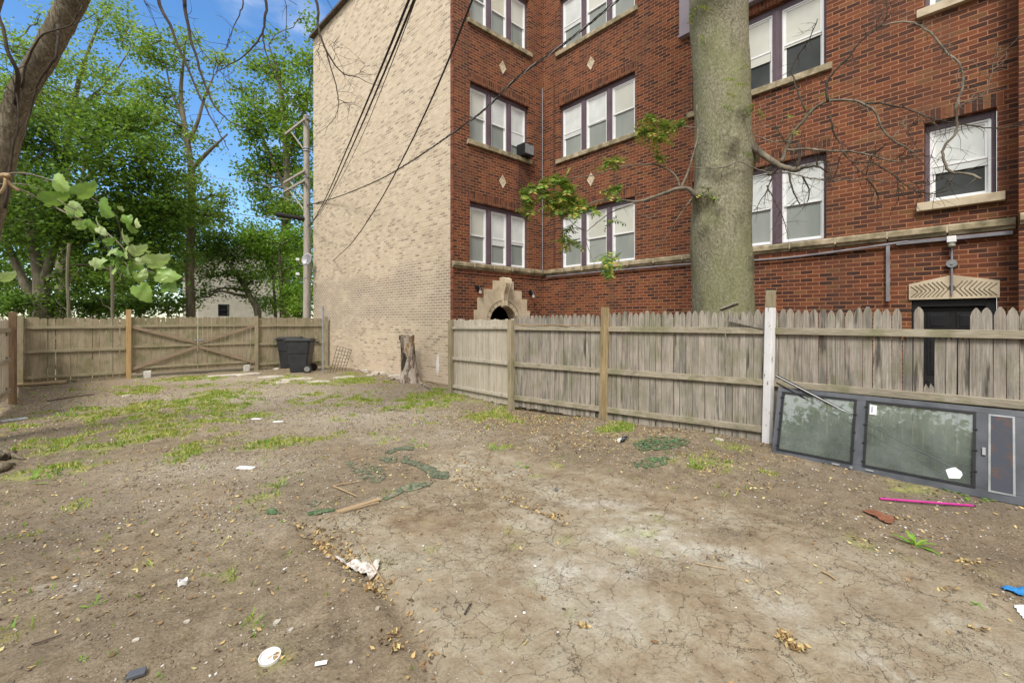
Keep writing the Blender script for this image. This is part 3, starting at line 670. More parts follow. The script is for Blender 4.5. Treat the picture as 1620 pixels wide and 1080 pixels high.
M_room = mat_noise('dim_room', (0.035, 0.04, 0.042), (0.075, 0.08, 0.08), 1.1, 0.9)  # room darkness put into the colour of a sheet behind the glass
def triple_window(axis, fixed, a0, a1, zb, zt, n, outward, rev_a, glass_list, blind_frac, reveal=0.10, sill=True):
    """plum casing with n double-hung lights; sub-parts are sashes, glass and shades"""
    def B(mb_, al, ah, d0, d1, zl, zh):
        f0, f1 = fixed - outward * d0, fixed - outward * d1
        if axis == 'X': mb_.box((min(f0, f1), al, zl), (max(f0, f1), ah, zh))
        else: mb_.box((al, min(f0, f1), zl), (ah, max(f0, f1), zh))
    W = a1 - a0; ft = 0.06; mull = 0.175 if n == 3 else 0
    fr = MB(); e = 0.003
    B(fr, a0 + e, a0 + ft, reveal, 0.2, zb + e, zt - e); B(fr, a1 - ft, a1 - e, reveal, 0.2, zb + e, zt - e)
    B(fr, a0 + ft, a1 - ft, reveal, 0.2, zt - 0.12, zt - e); B(fr, a0 + ft, a1 - ft, reveal, 0.2, zb + e, zb + 0.03)
    lw = (W - 2 * ft - (n - 1) * mull) / n
    spans = []
    for i in range(n):
        s0 = a0 + ft + i * (lw + mull); spans.append((s0, s0 + lw))
        if i < n - 1:
            B(fr, s0 + lw, s0 + lw + mull, reveal - 0.01, 0.2, zb + 0.03, zt - 0.12)
            B(fr, s0 + lw + 0.04, s0 + lw + mull - 0.04, reveal - 0.03, reveal - 0.01, zb + 0.03, zt - 0.12)
            B(fr, s0 + lw + 0.072, s0 + lw + mull - 0.072, reveal - 0.042, reveal - 0.03, zb + 0.03, zt - 0.12)
    w = fr.build('window', M_purple, bld, bevel=0.004)
    z0, z1 = zb + 0.03, zt - 0.12; zm = z0 + (z1 - z0) * 0.5; sw = 0.035
    for i, (s0, s1) in enumerate(spans):
        s0 += 0.002; s1 -= 0.002
        sa = MB()
        # outer white frame, upper sash forward, lower sash set back
        B(sa, s0, s0 + 0.028, reveal + 0.012, 0.19, z0 + e, z1 - e); B(sa, s1 - 0.028, s1, reveal + 0.012, 0.19, z0 + e, z1 - e)
        B(sa, s0 + 0.028, s1 - 0.028, reveal + 0.012, 0.19, z1 - 0.03, z1 - e); B(sa, s0 + 0.028, s1 - 0.028, reveal + 0.012, 0.19, z0 + e, z0 + 0.03)
        for (q0, q1, d) in ((zm - 0.018, z1 - 0.03, reveal + 0.03), (z0 + 0.03, zm + 0.012, reveal + 0.058)):
            B(sa, s0 + 0.028, s0 + 0.028 + sw, d, d + 0.025, q0, q1); B(sa, s1 - 0.028 - sw, s1 - 0.028, d, d + 0.025, q0, q1)
            B(sa, s0 + 0.028 + sw, s1 - 0.028 - sw, d, d + 0.025, q0, q0 + sw); B(sa, s0 + 0.028 + sw, s1 - 0.028 - sw, d, d + 0.025, q1 - sw, q1)
        sa.build('sash', M_white, w)
        gm = MB()
        for (q0, q1, d) in ((zm + 0.017, z1 - 0.065, reveal + 0.042), (z0 + 0.065, zm - 0.023, reveal + 0.07)):
            B(gm, s0 + 0.064, s1 - 0.064, d, d + 0.004, q0, q1)
        gm.build('glass', M_glass_r if glass_list[i] else M_glass, w)
        bm_ = MB(); bz = z1 - (z1 - z0) * (blind_frac[i] + rnd.uniform(-0.07, 0.09))
        B(bm_, s0, s1, 0.14, 0.145, bz, z1)
        bm_.build('blind', M_blinds[rnd.randrange(3)], w)
        cm = MB(); B(cm, s0, s1, 0.165, 0.17, z0, z1)
        cm.build('curtain_or_dim_sheet', rev_a or M_curtain, w)  # in some windows a dark-coloured sheet that paints the unlit room
    return w
def sill(axis, fixed, a0, a1, z, outward, h=0.12, pr=0.07):
    mb_ = MB(); f0, f1 = fixed + outward * pr, fixed - outward * 0.12
    n = max(1, int(round((a1 - a0) / 0.85)))
    for i in range(n):
        s0 = a0 + (a1 - a0) * i / n + 0.003; s1 = a0 + (a1 - a0) * (i + 1) / n - 0.003
        if axis == 'X': mb_.box((min(f0, f1), s0, z - h), (max(f0, f1), s1, z + 0.004))
        else: mb_.box((s0, min(f0, f1), z - h), (s1, max(f0, f1), z + 0.004))
    return mb_.build('window_sill', M_ledge if n > 1 else M_stone, bld, bevel=0.008)
for k, (a, b) in enumerate(FL):
    # nearest light of each group (lowest Y) catches the bright sky, as coated glass
    triple_window('X', WX, WA[0], WA[1], a, b, 3, -1, None, (1, 0, 0), ((0.52, 0.5, 0.52), (0.55, 0.5, 0.52), (0.45, 0.5, 0.6))[k])
    triple_window('X', WX, WB[0], WB[1], a, b, 3, -1, M_room if k else None, (1, 1, 1), ((0.55, 0.54, 0.5), (0.52, 0.55, 0.5), (0.5, 0.5, 0.5))[k])
    triple_window('Y', BY, WF[0], WF[1], a, b, 3, -1, None, (0, 0, 0), ((0.5, 0.66, 0.56), (0.5, 0.5, 0.8), (0.4, 0.5, 0.5))[k])
    if k:
        sill('X', WX, WA[0] - 0.1, WA[1] + 0.1, a, -1); sill('X', WX, WB[0] - 0.1, WB[1] + 0.1, a, -1); sill('Y', BY, WF[0] - 0.1, WF[1] + 0.1, a, -1)
triple_window('X', WX, WS[0], WS[1], zs_w[0], zs_w[1], 1, -1, M_room, (1,), (0.55,))
triple_window('X', WX, WS[0], WS[1], 6.83, 8.2, 1, -1, None, (1,), (0.55,))
sill('X', WX, WS[0] - 0.09, WS[1] + 0.09, zs_w[0], -1, 0.13, 0.09).data.materials[0] = M_stone
sill('X', WX, WS[0] - 0.09, WS[1] + 0.09, 6.83, -1, 0.13, 0.09)
# soldier courses over the windows
sold = [((WX - 0.004, WS[0] - 0.08, zs_w[1] + 0.002), (WX + 0.02, WS[1] + 0.08, zs_w[1] + 0.215))]
for a, b in FL:
    sold += [((WX - 0.004, q[0] - 0.08, b + 0.002), (WX + 0.02, q[1] + 0.08, b + 0.215)) for q in (WA, WB)] + [((WF[0] - 0.06, BY - 0.004, b + 0.002), (WF[1] + 0.06, BY + 0.02, b + 0.215))]
for a, b in sold: MB().box(a, b).build('soldier_course', M_red_v, bld)
# continuous stone ledge under the first-floor windows
mb = MB(); lj = MB()
def ledge_run(axis, fixed, a0, a1, outward):
    n = int((a1 - a0) / 0.78) + 1
    for i in range(n):
        s0 = a0 + (a1 - a0) * i / n + 0.010; s1 = a0 + (a1 - a0) * (i + 1) / n - 0.010
        if i:
            j0, j1 = s0 - 0.0195, s0 - 0.0005; f0, f1 = fixed + outward * 0.083, fixed - outward * 0.01
            lj.box((min(f0, f1), j0, 3.10), (max(f0, f1), j1, 3.222)) if axis == 'X' else lj.box((j0, min(f0, f1), 3.10), (j1, max(f0, f1), 3.222))
        prof = [(0.0, 3.06), (0.05, 3.06), (0.06, 3.10), (0.10, 3.12), (0.10, 3.20), (0.085, 3.225), (0.0, 3.235)]
        vs_ = []
        for s_ in (s0, s1):
            for d, z in prof:
                f = fixed + outward * (d - 0.02)
                vs_.append((f, s_, z) if axis == 'X' else (s_, f, z))
        m = len(prof); fs = [tuple(range(m)), tuple(range(2 * m - 1, m - 1, -1))] + [(i_, i_ + m, (i_ + 1) % m + m, (i_ + 1) % m) for i_ in range(m)]
        mb.add(vs_, fs)
ledge_run('X', WX, PIL_Y + 0.01, BY - 0.09, -1); ledge_run('Y', BY, CORN - 0.03, WX, -1); ledge_run('X', WX - 0.34, -6, PIL_Y, -1)
ldg = mb.build('stone_ledge', M_ledge, bld, bevel=0.005); lj.build('pale_joint', M_stone, ldg)
# bumped course below the ledge
mb = MB(); mb.box((CORN + 0.03, BY - 0.02, 2.93), (WX - 0.02, BY + 0.01, 2.96)); mb.box((WX - 0.02, PIL_Y, 2.93), (WX + 0.01, BY - 0.02, 2.96))
mb.build('brick_string_course', M_red, bld)
# stone diamonds
def diamond(axis, fixed, a, z, r=0.155):
    mb_ = MB(); d = 0.018
    o = [(0, -1.25), (0.85, 0), (0, 1.25), (-0.85, 0)]
    def pt(q, k, dd):
        aa, zz = a + q[0] * r * k, z + q[1] * r * k
        return (fixed - dd, aa, zz) if axis == 'X' else (aa, fixed - dd, zz)
    vs_ = [pt(q, 1, 0) for q in o] + [pt(q, 1, d) for q in o] + [pt(q, 0.72, d) for q in o] + [pt(q, 0.66, d - 0.008) for q in o] + [pt((0, 0), 1, d + 0.002)]
    fs = []
    for i in range(4):
        j = (i + 1) % 4
        fs += [(i, j, j + 4, i + 4), (i + 4, j + 4, j + 8, i + 8), (i + 8, j + 8, j + 12, i + 12), (i + 12, j + 12, 16)]
    mb_.add(vs_, fs); return mb_.build('stone_diamond', M_stone, bld)
for z in (5.63, 8.88):
    diamond('X', WX, onX(935, 100, WX).y, z); diamond('Y', BY, onY(795, 103, BY).x, z)
# metal-clad panel over the second-floor windows behind the trunk
mb = MB(); mb.box((WX - 0.14, WB[0] - 0.02, 8.34), (WX - 0.002, WB[1] + 0.24, 9.55)); mb.box((WX - 0.17, WB[0] - 0.04, 8.28), (WX - 0.002, WB[1] + 0.26, 8.337))
mb.build('metal_spandrel', M_purple2, bld, bevel=0.006)
# doorcase with stepped stone and arch
AC = AR_C
def arch_case():
    d = 0.05
    steps = [(1.04, 0.0), (1.04, 1.97), (0.92, 1.97), (0.92, 2.31), (0.70, 2.31), (0.70, 2.55), (0.38, 2.55), (0.38, 2.80), (0.0, 2.80)]
    outer = [(AC + x, z) for x, z in steps] + [(AC - x, z) for x, z in reversed(steps[:-1])]
    N = 24; ri_ = AR_R + 0.14
    arc = [(AC + ri_ * math.cos(math.pi * k / N), AR_S + ri_ * math.sin(math.pi * k / N)) for k in range(N + 1)]
    mb_ = MB()
    # split the face into strips so it stays a clean solid: blocks either side, then fans above the arch
    y0, y1 = BY - d, BY + 0.2
    for sgn in (1, -1):
        def X_(x): return AC + sgn * x
        prev = None
        arch_pts = [(ri_ * math.cos(math.pi / 2 * k / 12), AR_S + ri_ * math.sin(math.pi / 2 * k / 12)) for k in range(13)]
        blocks = [(1.04, 0.0, 1.62), (1.04, 1.62, 1.97), (0.92, 1.97, 2.31), (0.70, 2.31, 2.55), (0.38, 2.55, 2.80)]
        for w_, zl, zh in blocks:
            zz = [zl] + [p[1] for p in arch_pts if zl + 1e-4 < p[1] < zh - 1e-4] + [zh]
            def inner(z):
                if z <= AR_S: return ri_
                dz = z - AR_S
                return math.sqrt(max(ri_ ** 2 - dz ** 2, 0)) if dz < ri_ else 0
            poly = [(X_(w_), zl), (X_(w_), zh)] + [(X_(inner(z)), z) for z in reversed(zz)]
            # remove repeated points
            pp = []
            for q in poly:
                if not pp or (abs(q[0] - pp[-1][0]) + abs(q[1] - pp[-1][1])) > 1e-5: pp.append(q)
            mb_.prism(pp, y0, y1)
    case = mb_.build('door_surround', M_stone, bld)
    mv = MB(); N = 11
    for k in range(N):
        a0, a1 = math.pi * k / N + 0.012, math.pi * (k + 1) / N - 0.012
        pts = []
        for r_, rr in ((AR_R, (a0, (a0 + a1) / 2, a1)), (AR_R + 0.132, (a1, (a0 + a1) / 2, a0))):
            for aa in rr: pts.append((AC + r_ * math.cos(aa), AR_S + r_ * math.sin(aa)))
        mv.prism(pts, BY - 0.035, BY + 0.30)
    for s_ in (1, -1):
        mv.box((AC + s_ * AR_R if s_ > 0 else AC - AR_R - 0.132, BY - 0.035, 0), (AC + AR_R + 0.132 if s_ > 0 else AC - AR_R, BY + 0.30, AR_S - 0.004))
    mv.build('arch_stone', M_stone, bld, bevel=0.006)
    kb = MB(); prof = [(BY - 0.05, 2.06), (BY - 0.13, 2.10), (BY - 0.12, 2.25), (BY - 0.16, 2.45), (BY - 0.24, 2.62), (BY - 0.27, 2.74), (BY - 0.24, 2.86), (BY - 0.14, 2.90), (BY, 2.90), (BY, 2.06)]
    for xa, xb, sc in ((-0.12, -0.07, 1.0), (-0.066, 0.066, 0.9), (0.07, 0.12, 1.0)):
        vs_ = []
        for x in (xa, xb):
            for y, z in prof:
                k_ = 0.6 + 0.5 * (z - 2.06) / 0.84
                vs_.append((AC + x * k_, BY - (BY - y) * sc, z))
        m = len(prof); kb.add(vs_, [tuple(range(m)), tuple(range(2 * m - 1, m - 1, -1))] + [(i_, i_ + m, (i_ + 1) % m + m, (i_ + 1) % m) for i_ in range(m)])
    kb.build('keystone', M_stone, bld, bevel=0.01)
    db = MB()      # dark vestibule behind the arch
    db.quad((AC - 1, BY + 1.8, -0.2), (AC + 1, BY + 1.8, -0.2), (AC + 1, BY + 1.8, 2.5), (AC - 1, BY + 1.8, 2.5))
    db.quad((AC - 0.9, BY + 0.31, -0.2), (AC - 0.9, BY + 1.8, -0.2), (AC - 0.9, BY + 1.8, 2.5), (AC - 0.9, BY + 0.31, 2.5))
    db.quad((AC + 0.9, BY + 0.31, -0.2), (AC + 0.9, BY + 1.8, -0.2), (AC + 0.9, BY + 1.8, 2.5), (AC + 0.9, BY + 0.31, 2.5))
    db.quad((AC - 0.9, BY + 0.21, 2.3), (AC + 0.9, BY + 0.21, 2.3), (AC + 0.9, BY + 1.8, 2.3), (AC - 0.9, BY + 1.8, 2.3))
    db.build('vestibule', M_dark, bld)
arch_case()
# side door with carved lintel
dm = MB(); y0, y1 = DOOR
dm.box((WX + 0.03, y0 + 0.003, -0.4), (WX + 0.15, y0 + 0.11, 2.035)); dm.box((WX + 0.03, y1 - 0.11, -0.4), (WX + 0.15, y1 - 0.003, 2.035)); dm.box((WX + 0.03, y0 + 0.11, 1.92), (WX + 0.15, y1 - 0.11, 2.035))
dm.box((WX + 0.10, y0 + 0.11, -0.4), (WX + 0.15, y1 - 0.11, 1.92))
door = dm.build('door', M_black, bld, bevel=0.004)
dp_ = MB(); dw = (y1 - y0 - 0.22)
for zl, zh in ((1.56, 1.82), (0.80, 1.46), (0.0, 0.70)):
    for c_ in (0.27, 0.73):
        a0, a1 = y0 + 0.11 + dw * (c_ - 0.17), y0 + 0.11 + dw * (c_ + 0.17)
        dp_.box((WX + 0.088, a0, zl), (WX + 0.099, a1, zh)); dp_.box((WX + 0.078, a0 + 0.04, zl + 0.04), (WX + 0.0878, a1 - 0.04, zh - 0.04))
dp_.build('door_panel', M_black, door, bevel=0.004)
lt = MB(); lw0, lw1 = y0 - 0.03, y1 + 0.03; lc = (lw0 + lw1) / 2
lt.add([(WX - 0.03, lw0, 2.04), (WX - 0.03, lw1, 2.04), (WX - 0.03, lw1, 2.30), (WX - 0.03, lc, 2.42), (WX - 0.03, lw0, 2.30),
        (WX + 0.1, lw0, 2.04), (WX + 0.1, lw1, 2.04), (WX + 0.1, lw1, 2.30), (WX + 0.1, lc, 2.42), (WX + 0.1, lw0, 2.30)],
       [(0, 1, 2, 3, 4), (0, 5, 6, 1), (1, 6, 7, 2), (2, 7, 8, 3), (3, 8, 9, 4), (4, 9, 5, 0)])
lint = lt.build('door_lintel', M_stone, bld)
cv = MB()
for s_ in (1, -1):
    for k in range(8):
        o_ = 0.085 + k * 0.052
        if o_ > (lw1 - lw0) / 2 - 0.05: continue
        top = 2.39 - abs(o_) * 0.22
        p0 = Vector((WX - 0.031, lc + s_ * o_, 2.08)); p1 = Vector((WX - 0.031, lc + s_ * (o_ + 0.045), 2.19)); p2 = Vector((WX - 0.031, lc + s_ * o_, min(top - 0.03, 2.32)))
        p1 = Vector((WX - 0.031, lc + s_ * (o_ - 0.05), (p0.z + p2.z) / 2)); 
        cv.beam(p0 + Vector((0, s_ * 0.04, 0)), p1, 0.010, 0.010, Vector((1, 0, 0))); cv.beam(p1, p2 + Vector((0, s_ * 0.04, 0)), 0.010, 0.010, Vector((1, 0, 0)))
cv.tube([(WX - 0.033, lc, 2.21), (WX - 0.029, lc, 2.21)], 0.05, 6)
cv.build('carved_groove', mat_noise('dark_carving', (0.10, 0.085, 0.055), (0.17, 0.14, 0.09), 9, 0.9), lint)  # thin dark strips laid on the lintel as its carving
# downspout and conduits
mb = MB(); 
mb.tube([(9.86, 9.40, 3.2), (9.86, 9.40, 8.8)], 0.016, 8); mb.build('conduit', M_conduit, bld)
mb = MB(); mb.tube([(9.94, 9.0, 3.3), (9.94, 9.0, 8.9)], 0.012, 8); mb.build('conduit', mat_noise('rusty_conduit', (0.05, 0.03, 0.025), (0.09, 0.055, 0.045), 6, 0.7), bld)
mb = MB()
pts = [(WX - 0.06, 9.3, 3.02), (WX - 0.06, 6.5, 3.015), (WX - 0.06, 4.6, 2.99), (WX - 0.06, 3.0, 2.93), (WX - 0.06, 1.8, 2.97), (WX - 0.06, 1.0, 3.02)]
mb.tube(smooth_path(pts, 5), 0.02, 8); mb.build('conduit', M_conduit, bld)
mb = MB(); mb.beam((WX - 0.05, 1.15, 3.0), (WX - 0.05, PIL_Y + 0.05, 3.0), 0.05, 0.055); mb.beam((WX - 0.05, 1.26, 3.02), (WX - 0.05, 1.26, 2.02), 0.05, 0.04, Vector((1, 0, 0)))
mb.build('cable_trunking', M_conduit, bld, bevel=0.003)
# light and junction box over the door
fx = empty('door_light', (WX - 0.05, lc, 2.4), 'small box light on a grey conduit above the black side door', 'wall light')
mb = MB(); mb.tube([(WX - 0.05, lc, 2.10), (WX - 0.05, lc, 2.95)], 0.014, 8); mb.build('conduit', M_conduit, fx)
mb = MB(); mb.disc_tube((WX - 0.055, lc, 2.60), (1, 0, 0), 0.065, 0.03, 18); mb.disc_tube((WX - 0.072, lc, 2.60), (1, 0, 0), 0.018, 0.02, 10); mb.build('junction_plate', M_grey_metal, fx, smooth=False)
mb = MB(); mb.box((WX - 0.14, lc - 0.055, 2.93), (WX - 0.02, lc + 0.055, 3.03)); mb.build('lamp_housing', M_white, fx, bevel=0.01)
mb = MB(); mb.tube([(WX - 0.085, lc, 2.928), (WX - 0.085, lc, 2.875), (WX - 0.085, lc, 2.86)], [0.045, 0.045, 0.03], 14); mb.build('lens', mat_noise('frosted_lens', (0.30, 0.32, 0.24), (0.40, 0.42, 0.32), 9, 0.3), fx)
# jelly-jar lamps beside the arch
def wall_lamp(x, z, lab):
    e = empty('wall_lamp', (x, BY, z), lab, 'wall lamp', 'lamps beside the stone arch')
    m = MB(); m.disc_tube((x, BY - 0.02, z + 0.08), (0, 1, 0), 0.06, 0.04, 16); m.tube(smooth_path([(x, BY - 0.03, z + 0.08), (x + 0.01, BY - 0.11, z + 0.10), (x + 0.02, BY - 0.14, z + 0.04)], 4), 0.018, 8); m.build('bracket', M_black, e)
    m = MB(); m.tube([(x + 0.02, BY - 0.14, z + 0.05), (x + 0.02, BY - 0.14, z - 0.0), (x + 0.02, BY - 0.14, z - 0.005)], [0.03, 0.05, 0.052], 12); m.build('cap', M_black, e)
    m = MB(); m.tube([(x + 0.02, BY - 0.14, z - 0.006), (x + 0.02, BY - 0.14, z - 0.08), (x + 0.02, BY - 0.14, z - 0.10)], [0.04, 0.036, 0.02], 12); m.build('glass_jar', mat_noise('milky_glass', (0.55, 0.55, 0.52), (0.65, 0.65, 0.62), 9, 0.2), e)
wall_lamp(onY(754, 460, BY).x, 2.50, 'black jelly-jar wall lamp left of the stone arch')
wall_lamp(onY(838, 465, BY).x, 2.46, 'black jelly-jar wall lamp right of the stone arch, near the inner corner')
# air conditioner
ac = empty('air_conditioner', (9.12, BY - 0.1, 6.52), 'black window air conditioner with grey grille in the middle-floor window', 'air conditioner')
mb = MB(); mb.box((8.93, BY - 0.26, 6.52), (9.33, BY + 0.08, 6.86)); mb.build('casing', M_black, ac, bevel=0.012)
mb = MB(); mb.box((8.96, BY - 0.272, 6.56), (9.30, BY - 0.2605, 6.83)); mb.build('grille', mat_noise('ac_grille', (0.16, 0.17, 0.18), (0.34, 0.35, 0.36), 30, 0.5, metal=0.3), ac)

# ------------------------------------------------------------------ near fence
def picket_strip(mb_, A, B, spacing, width, z_bot, z_top, style, off=0.0, th=0.018, skip=(), cut=None, nrm_side=1, gap_jit=0.006):
    A = Vector((A[0], A[1], 0)); B = Vector((B[0], B[1], 0)); d = (B - A); L = d.length; d.normalize()
    nr = Vector((d.y, -d.x, 0)) * nrm_side
    n = max(1, int(round(L / spacing))); spacing = L / n; width = min(width, spacing - 0.0035)
    for i in range(n):
        if i in skip: continue
        s0 = i * spacing + rnd.uniform(-gap_jit, gap_jit) + spacing / 2
        w = width * rnd.uniform(0.92, 1.03); base = A + d * s0
        zb = (z_bot(s0 / L) if callable(z_bot) else z_bot) + rnd.uniform(-0.015, 0.015); zt = (z_top(s0 / L) if callable(z_top) else z_top) + rnd.uniform(-0.022, 0.018)
        lean = rnd.uniform(-0.006, 0.006)
        if style == 'point':
            h_ = w * rnd.uniform(0.75, 1.15); tw = rnd.uniform(0.06, 0.18)
            out = [(-w / 2, zb), (w / 2, zb), (w / 2, zt - h_), (w * 0.36, zt - h_ * 0.45), (w * tw, zt), (-w * tw, zt), (-w * 0.36, zt - h_ * 0.45), (-w / 2, zt - h_)]
        elif style == 'broken':
            out = [(-w / 2, zb), (w / 2, zb), (w / 2, zt - 0.04), (w * 0.2, zt - 0.0), (0, zt - 0.05), (-w * 0.25, zt + 0.03), (-w / 2, zt - 0.02)]
        else:
            k_ = w * 0.22
            out = [(-w / 2, zb), (w / 2, zb), (w / 2, zt - k_), (w / 2 - k_, zt), (-w / 2 + k_, zt), (-w / 2, zt - k_)]
        if cut and i in cut:
            out = []; zt2 = cut[i]
            out = [(-w / 2, zb), (w / 2, zb), (w / 2, zt2 - 0.02), (w * 0.15, zt2 + 0.03), (0, zt2 - 0.03), (-w * 0.3, zt2 + 0.02), (-w / 2, zt2 - 0.03)]
        o_ = off + rnd.uniform(-0.002, 0.002)
        vs_ = [base + d * (x + lean * (z - 0.9)) + nr * o_ + Vector((0, 0, z)) for x, z in out] + [base + d * (x + lean * (z - 0.9)) + nr * (o_ + th) + Vector((0, 0, z)) for x, z in out]
        m = len(out)
        mb_.add(vs_, [tuple(range(m)), tuple(range(2 * m - 1, m - 1, -1))] + [(i_, i_ + m, (i_ + 1) % m + m, (i_ + 1) % m) for i_ in range(m)])
N = [(5.78, 8.32), (5.70, 6.20), (6.04, 4.34), (6.52, 2.05), (6.80, -1.9)]
fence = empty('picket_fence', (6.0, 4.3, 0), 'weathered grey wooden picket fence running along the yard below the red brick wall', 'fence')
def rail(mb_, A, B, z0, z1, o=-0.03, w=0.038, h=0.085):
    A3 = Vector((A[0], A[1], z0)); B3 = Vector((B[0], B[1], z1)); d = (B3 - A3).normalized(); nr = Vector((d.y, -d.x, 0)).normalized()
    mb_.beam(A3 - nr * o, B3 - nr * o, w, h)
for i in range(4):
    A, B = N[i], N[i + 1]
    d = Vector((B[0] - A[0], B[1] - A[1], 0)).normalized()
    A2 = (A[0] + d.x * 0.03, A[1] + d.y * 0.03)
    mb = MB()
    if i == 0:
        picket_strip(mb, A2, B, 0.088, 0.084, 0.05, 1.71, 'ear', 0.0, nrm_side=-1, gap_jit=0.002)
        mb.build('picket_panel', M_picket_new, fence)
    elif i == 3:
        # broken tops beside the black door, and one snapped board
        k0 = int(1.36 / 0.1)
        picket_strip(mb, A2, B, 0.088, 0.0855, 0.04, 1.84, 'point', 0.0, nrm_side=-1, gap_jit=0.003, cut={15: 1.52, 17: 0.98, 18: 1.51, 19: 1.51, 20: 1.51})
        mb.build('picket_panel', M_picket, fence)
    else:
        picket_strip(mb, A2, B, 0.089 if i == 2 else 0.088, 0.086, 0.03 if i == 2 else 0.06, 1.83 if i == 2 else 1.795, 'point', 0.0, nrm_side=-1, gap_jit=0.004)
        mb.build('picket_panel', M_picket, fence)
    for k, z in enumerate((1.555, 0.865, 0.235)):
        mb = MB(); zz = z + (-0.03 if i == 0 else 0)
        rail(mb, (A[0] + d.x * 0.05, A[1] + d.y * 0.05), (B[0] - d.x * 0.05, B[1] - d.y * 0.05), zz, z, -0.024, 0.04, 0.085 if i else 0.06)
        o = mb.build('rail', M_rail if i else M_picket_new, fence, bevel=0.004)
for i, (p, w, h, m_) in enumerate(((N[0], 0.09, 1.70, M_post), (N[1], 0.10, 1.70, M_post), (N[2], 0.10, 1.90, mat_wood('tan_post_wood', (0.17, 0.12, 0.06), (0.36, 0.27, 0.15), (0.48, 0.40, 0.26), 0.15, streak=1.0)), (N[4], 0.1, 1.9, M_post))):
    mb = MB(); x, y = p[0] - 0.05, p[1]
    T = Matrix.Translation((x, y, 0)) @ Matrix.Rotation(0.02 if i == 2 else -0.01, 4, 'X') @ Matrix.Rotation(math.atan2(0.17, 1) * -1 if i > 1 else 0.03, 4, 'Z')
    mb.box((-w / 2, -w / 2, -0.2), (w / 2, w / 2, h), T); mb.build('post', m_, fence, bevel=0.006)
mb = MB(); x, y = N[3][0] - 0.06, N[3][1]
T = Matrix.Translation((x, y, 0)) @ Matrix.Rotation(0.022, 4, 'X') @ Matrix.Rotation(-0.2, 4, 'Z')
mb.box((-0.048, -0.048, -0.2), (0.048, 0.048, 1.86), T); wp = mb.build('post', M_whitepost, fence, bevel=0.006); wp['label'] = 'white painted post with bare wood top'
mb = MB(); mb.box((-0.045, -0.045, 1.862), (0.045, 0.045, 2.09), T); mb.build('post_top', M_post, wp, bevel=0.006)
mb = MB(); d23 = Vector((N[3][0] - N[2][0], N[3][1] - N[2][1], 0)).normalized()
e0 = Vector((N[3][0] - 0.05, N[3][1], 1.60)); mb.beam(e0 - d23 * 0.04 + Vector((0, 0, 0.0)), e0 - d23 * 0.46 + Vector((0, 0, 0.11)), 0.02, 0.05); mb.build('broken_board', M_picket, fence)
mb = MB(); q = Vector((N[3][0] + 0.06, N[3][1], 1.84)) - d23 * 0.62; mb.beam(q, q + Vector((0.05, 0.28, 0.07)) * 1.0 + Vector((0, -0.5, 0.02)), 0.09, 0.015, Vector((0.3, 0.2, 1))); mb.build('broken_board', M_picket, fence)
mb = MB()
for k in range(14):
    s_ = rnd.uniform(0, 1); A = Vector((N[1][0], N[1][1], 1.60)); B = Vector((N[2][0], N[2][1], 1.60)); p = A.lerp(B, s_ * 0.7) + Vector((-0.05, 0, rnd.uniform(0, 0.02)))
    L = rnd.uniform(0.3, 0.6); q = p + (B - A).normalized() * L + Vector((rnd.uniform(-.02, .02), 0, rnd.uniform(-0.03, 0.02))); mb.tube(smooth_path([p, (p + q) / 2 + Vector((0, 0, rnd.uniform(-.01, .015))), q], 3), 0.004, 4)
mb.build('dry_vine', M_lath, fence)

# ------------------------------------------------------------------ far fence and gate
FY = 17.0
ff = empty('board_fence', (-0.5, FY, 0), 'greenish board fence at the far end of the yard, either side of the gate', 'fence')
def far_panel(x0, x1, parent, sp=0.145, w=0.138, zt=1.76, gaps=0.004):
    mb_ = MB(); picket_strip(mb_, (x0, FY), (x1, FY), sp, w, 0.02, zt, 'ear', 0.0, nrm_side=-1, gap_jit=gaps)
    return mb_.build('board_panel', M_farboard, parent)
far_panel(-1.60, 0.40, ff); far_panel(3.77, 6.02, ff, 0.12, 0.116, 1.78, 0.002)
for x0, x1 in ((-1.60, 0.38), (3.80, 6.0)):
    for z in (1.50, 0.87, 0.19):
        mb = MB(); mb.beam((x0, FY - 0.025, z), (x1, FY - 0.025, z), 0.04, 0.075); mb.build('rail', M_rail_x, ff, bevel=0.004)
for x, w, h, m_ in ((-1.66, 0.12, 1.80, M_post), (0.45, 0.12, 2.0, M_post_y), (3.73, 0.10, 1.83, M_post), (6.05, 0.11, 1.82, M_post)):
    mb = MB(); mb.box((x - w / 2, FY - 0.10, -0.2), (x + w / 2, FY - 0.10 + w, h)); mb.build('post', m_, ff, bevel=0.006)
gate = empty('double_gate', (2.1, FY, 0), 'double wooden gate with diagonal braces in the far board fence', 'gate')
for x0, x1, sgn in ((0.50, 2.096, 1), (2.108, 3.69, -1)):
    mb = MB(); picket_strip(mb, (x0, FY), (x1, FY), 0.118, 0.114, 0.14, 1.79, 'ear', 0.0, nrm_side=-1, gap_jit=0.002)
    leaf = mb.build('gate_leaf', M_farboard, gate)
    for z in (1.52, 0.92, 0.30):
        mb = MB(); mb.beam((x0, FY - 0.022, z), (x1, FY - 0.022, z), 0.035, 0.07); mb.build('rail', M_rail_x, leaf, bevel=0.003)
    inn, outx = (x1 - 0.02, x0 + 0.02) if sgn == 1 else (x0 + 0.02, x1 - 0.02)
    for za, zb in ((1.50, 0.98), (0.27, 0.86)):
        mb = MB(); mb.beam((outx, FY - 0.052, za), (inn, FY - 0.052, zb), 0.022, 0.085); mb.build('brace', M_brace, leaf, bevel=0.003)
mb = MB(); mb.box((1.98, FY - 0.075, 1.05), (2.26, FY - 0.05, 1.09)); mb.tube([(2.0, FY - 0.08, 1.07), (2.0, FY - 0.12, 1.07)], 0.015, 8); mb.build('latch', M_grey_metal, gate)
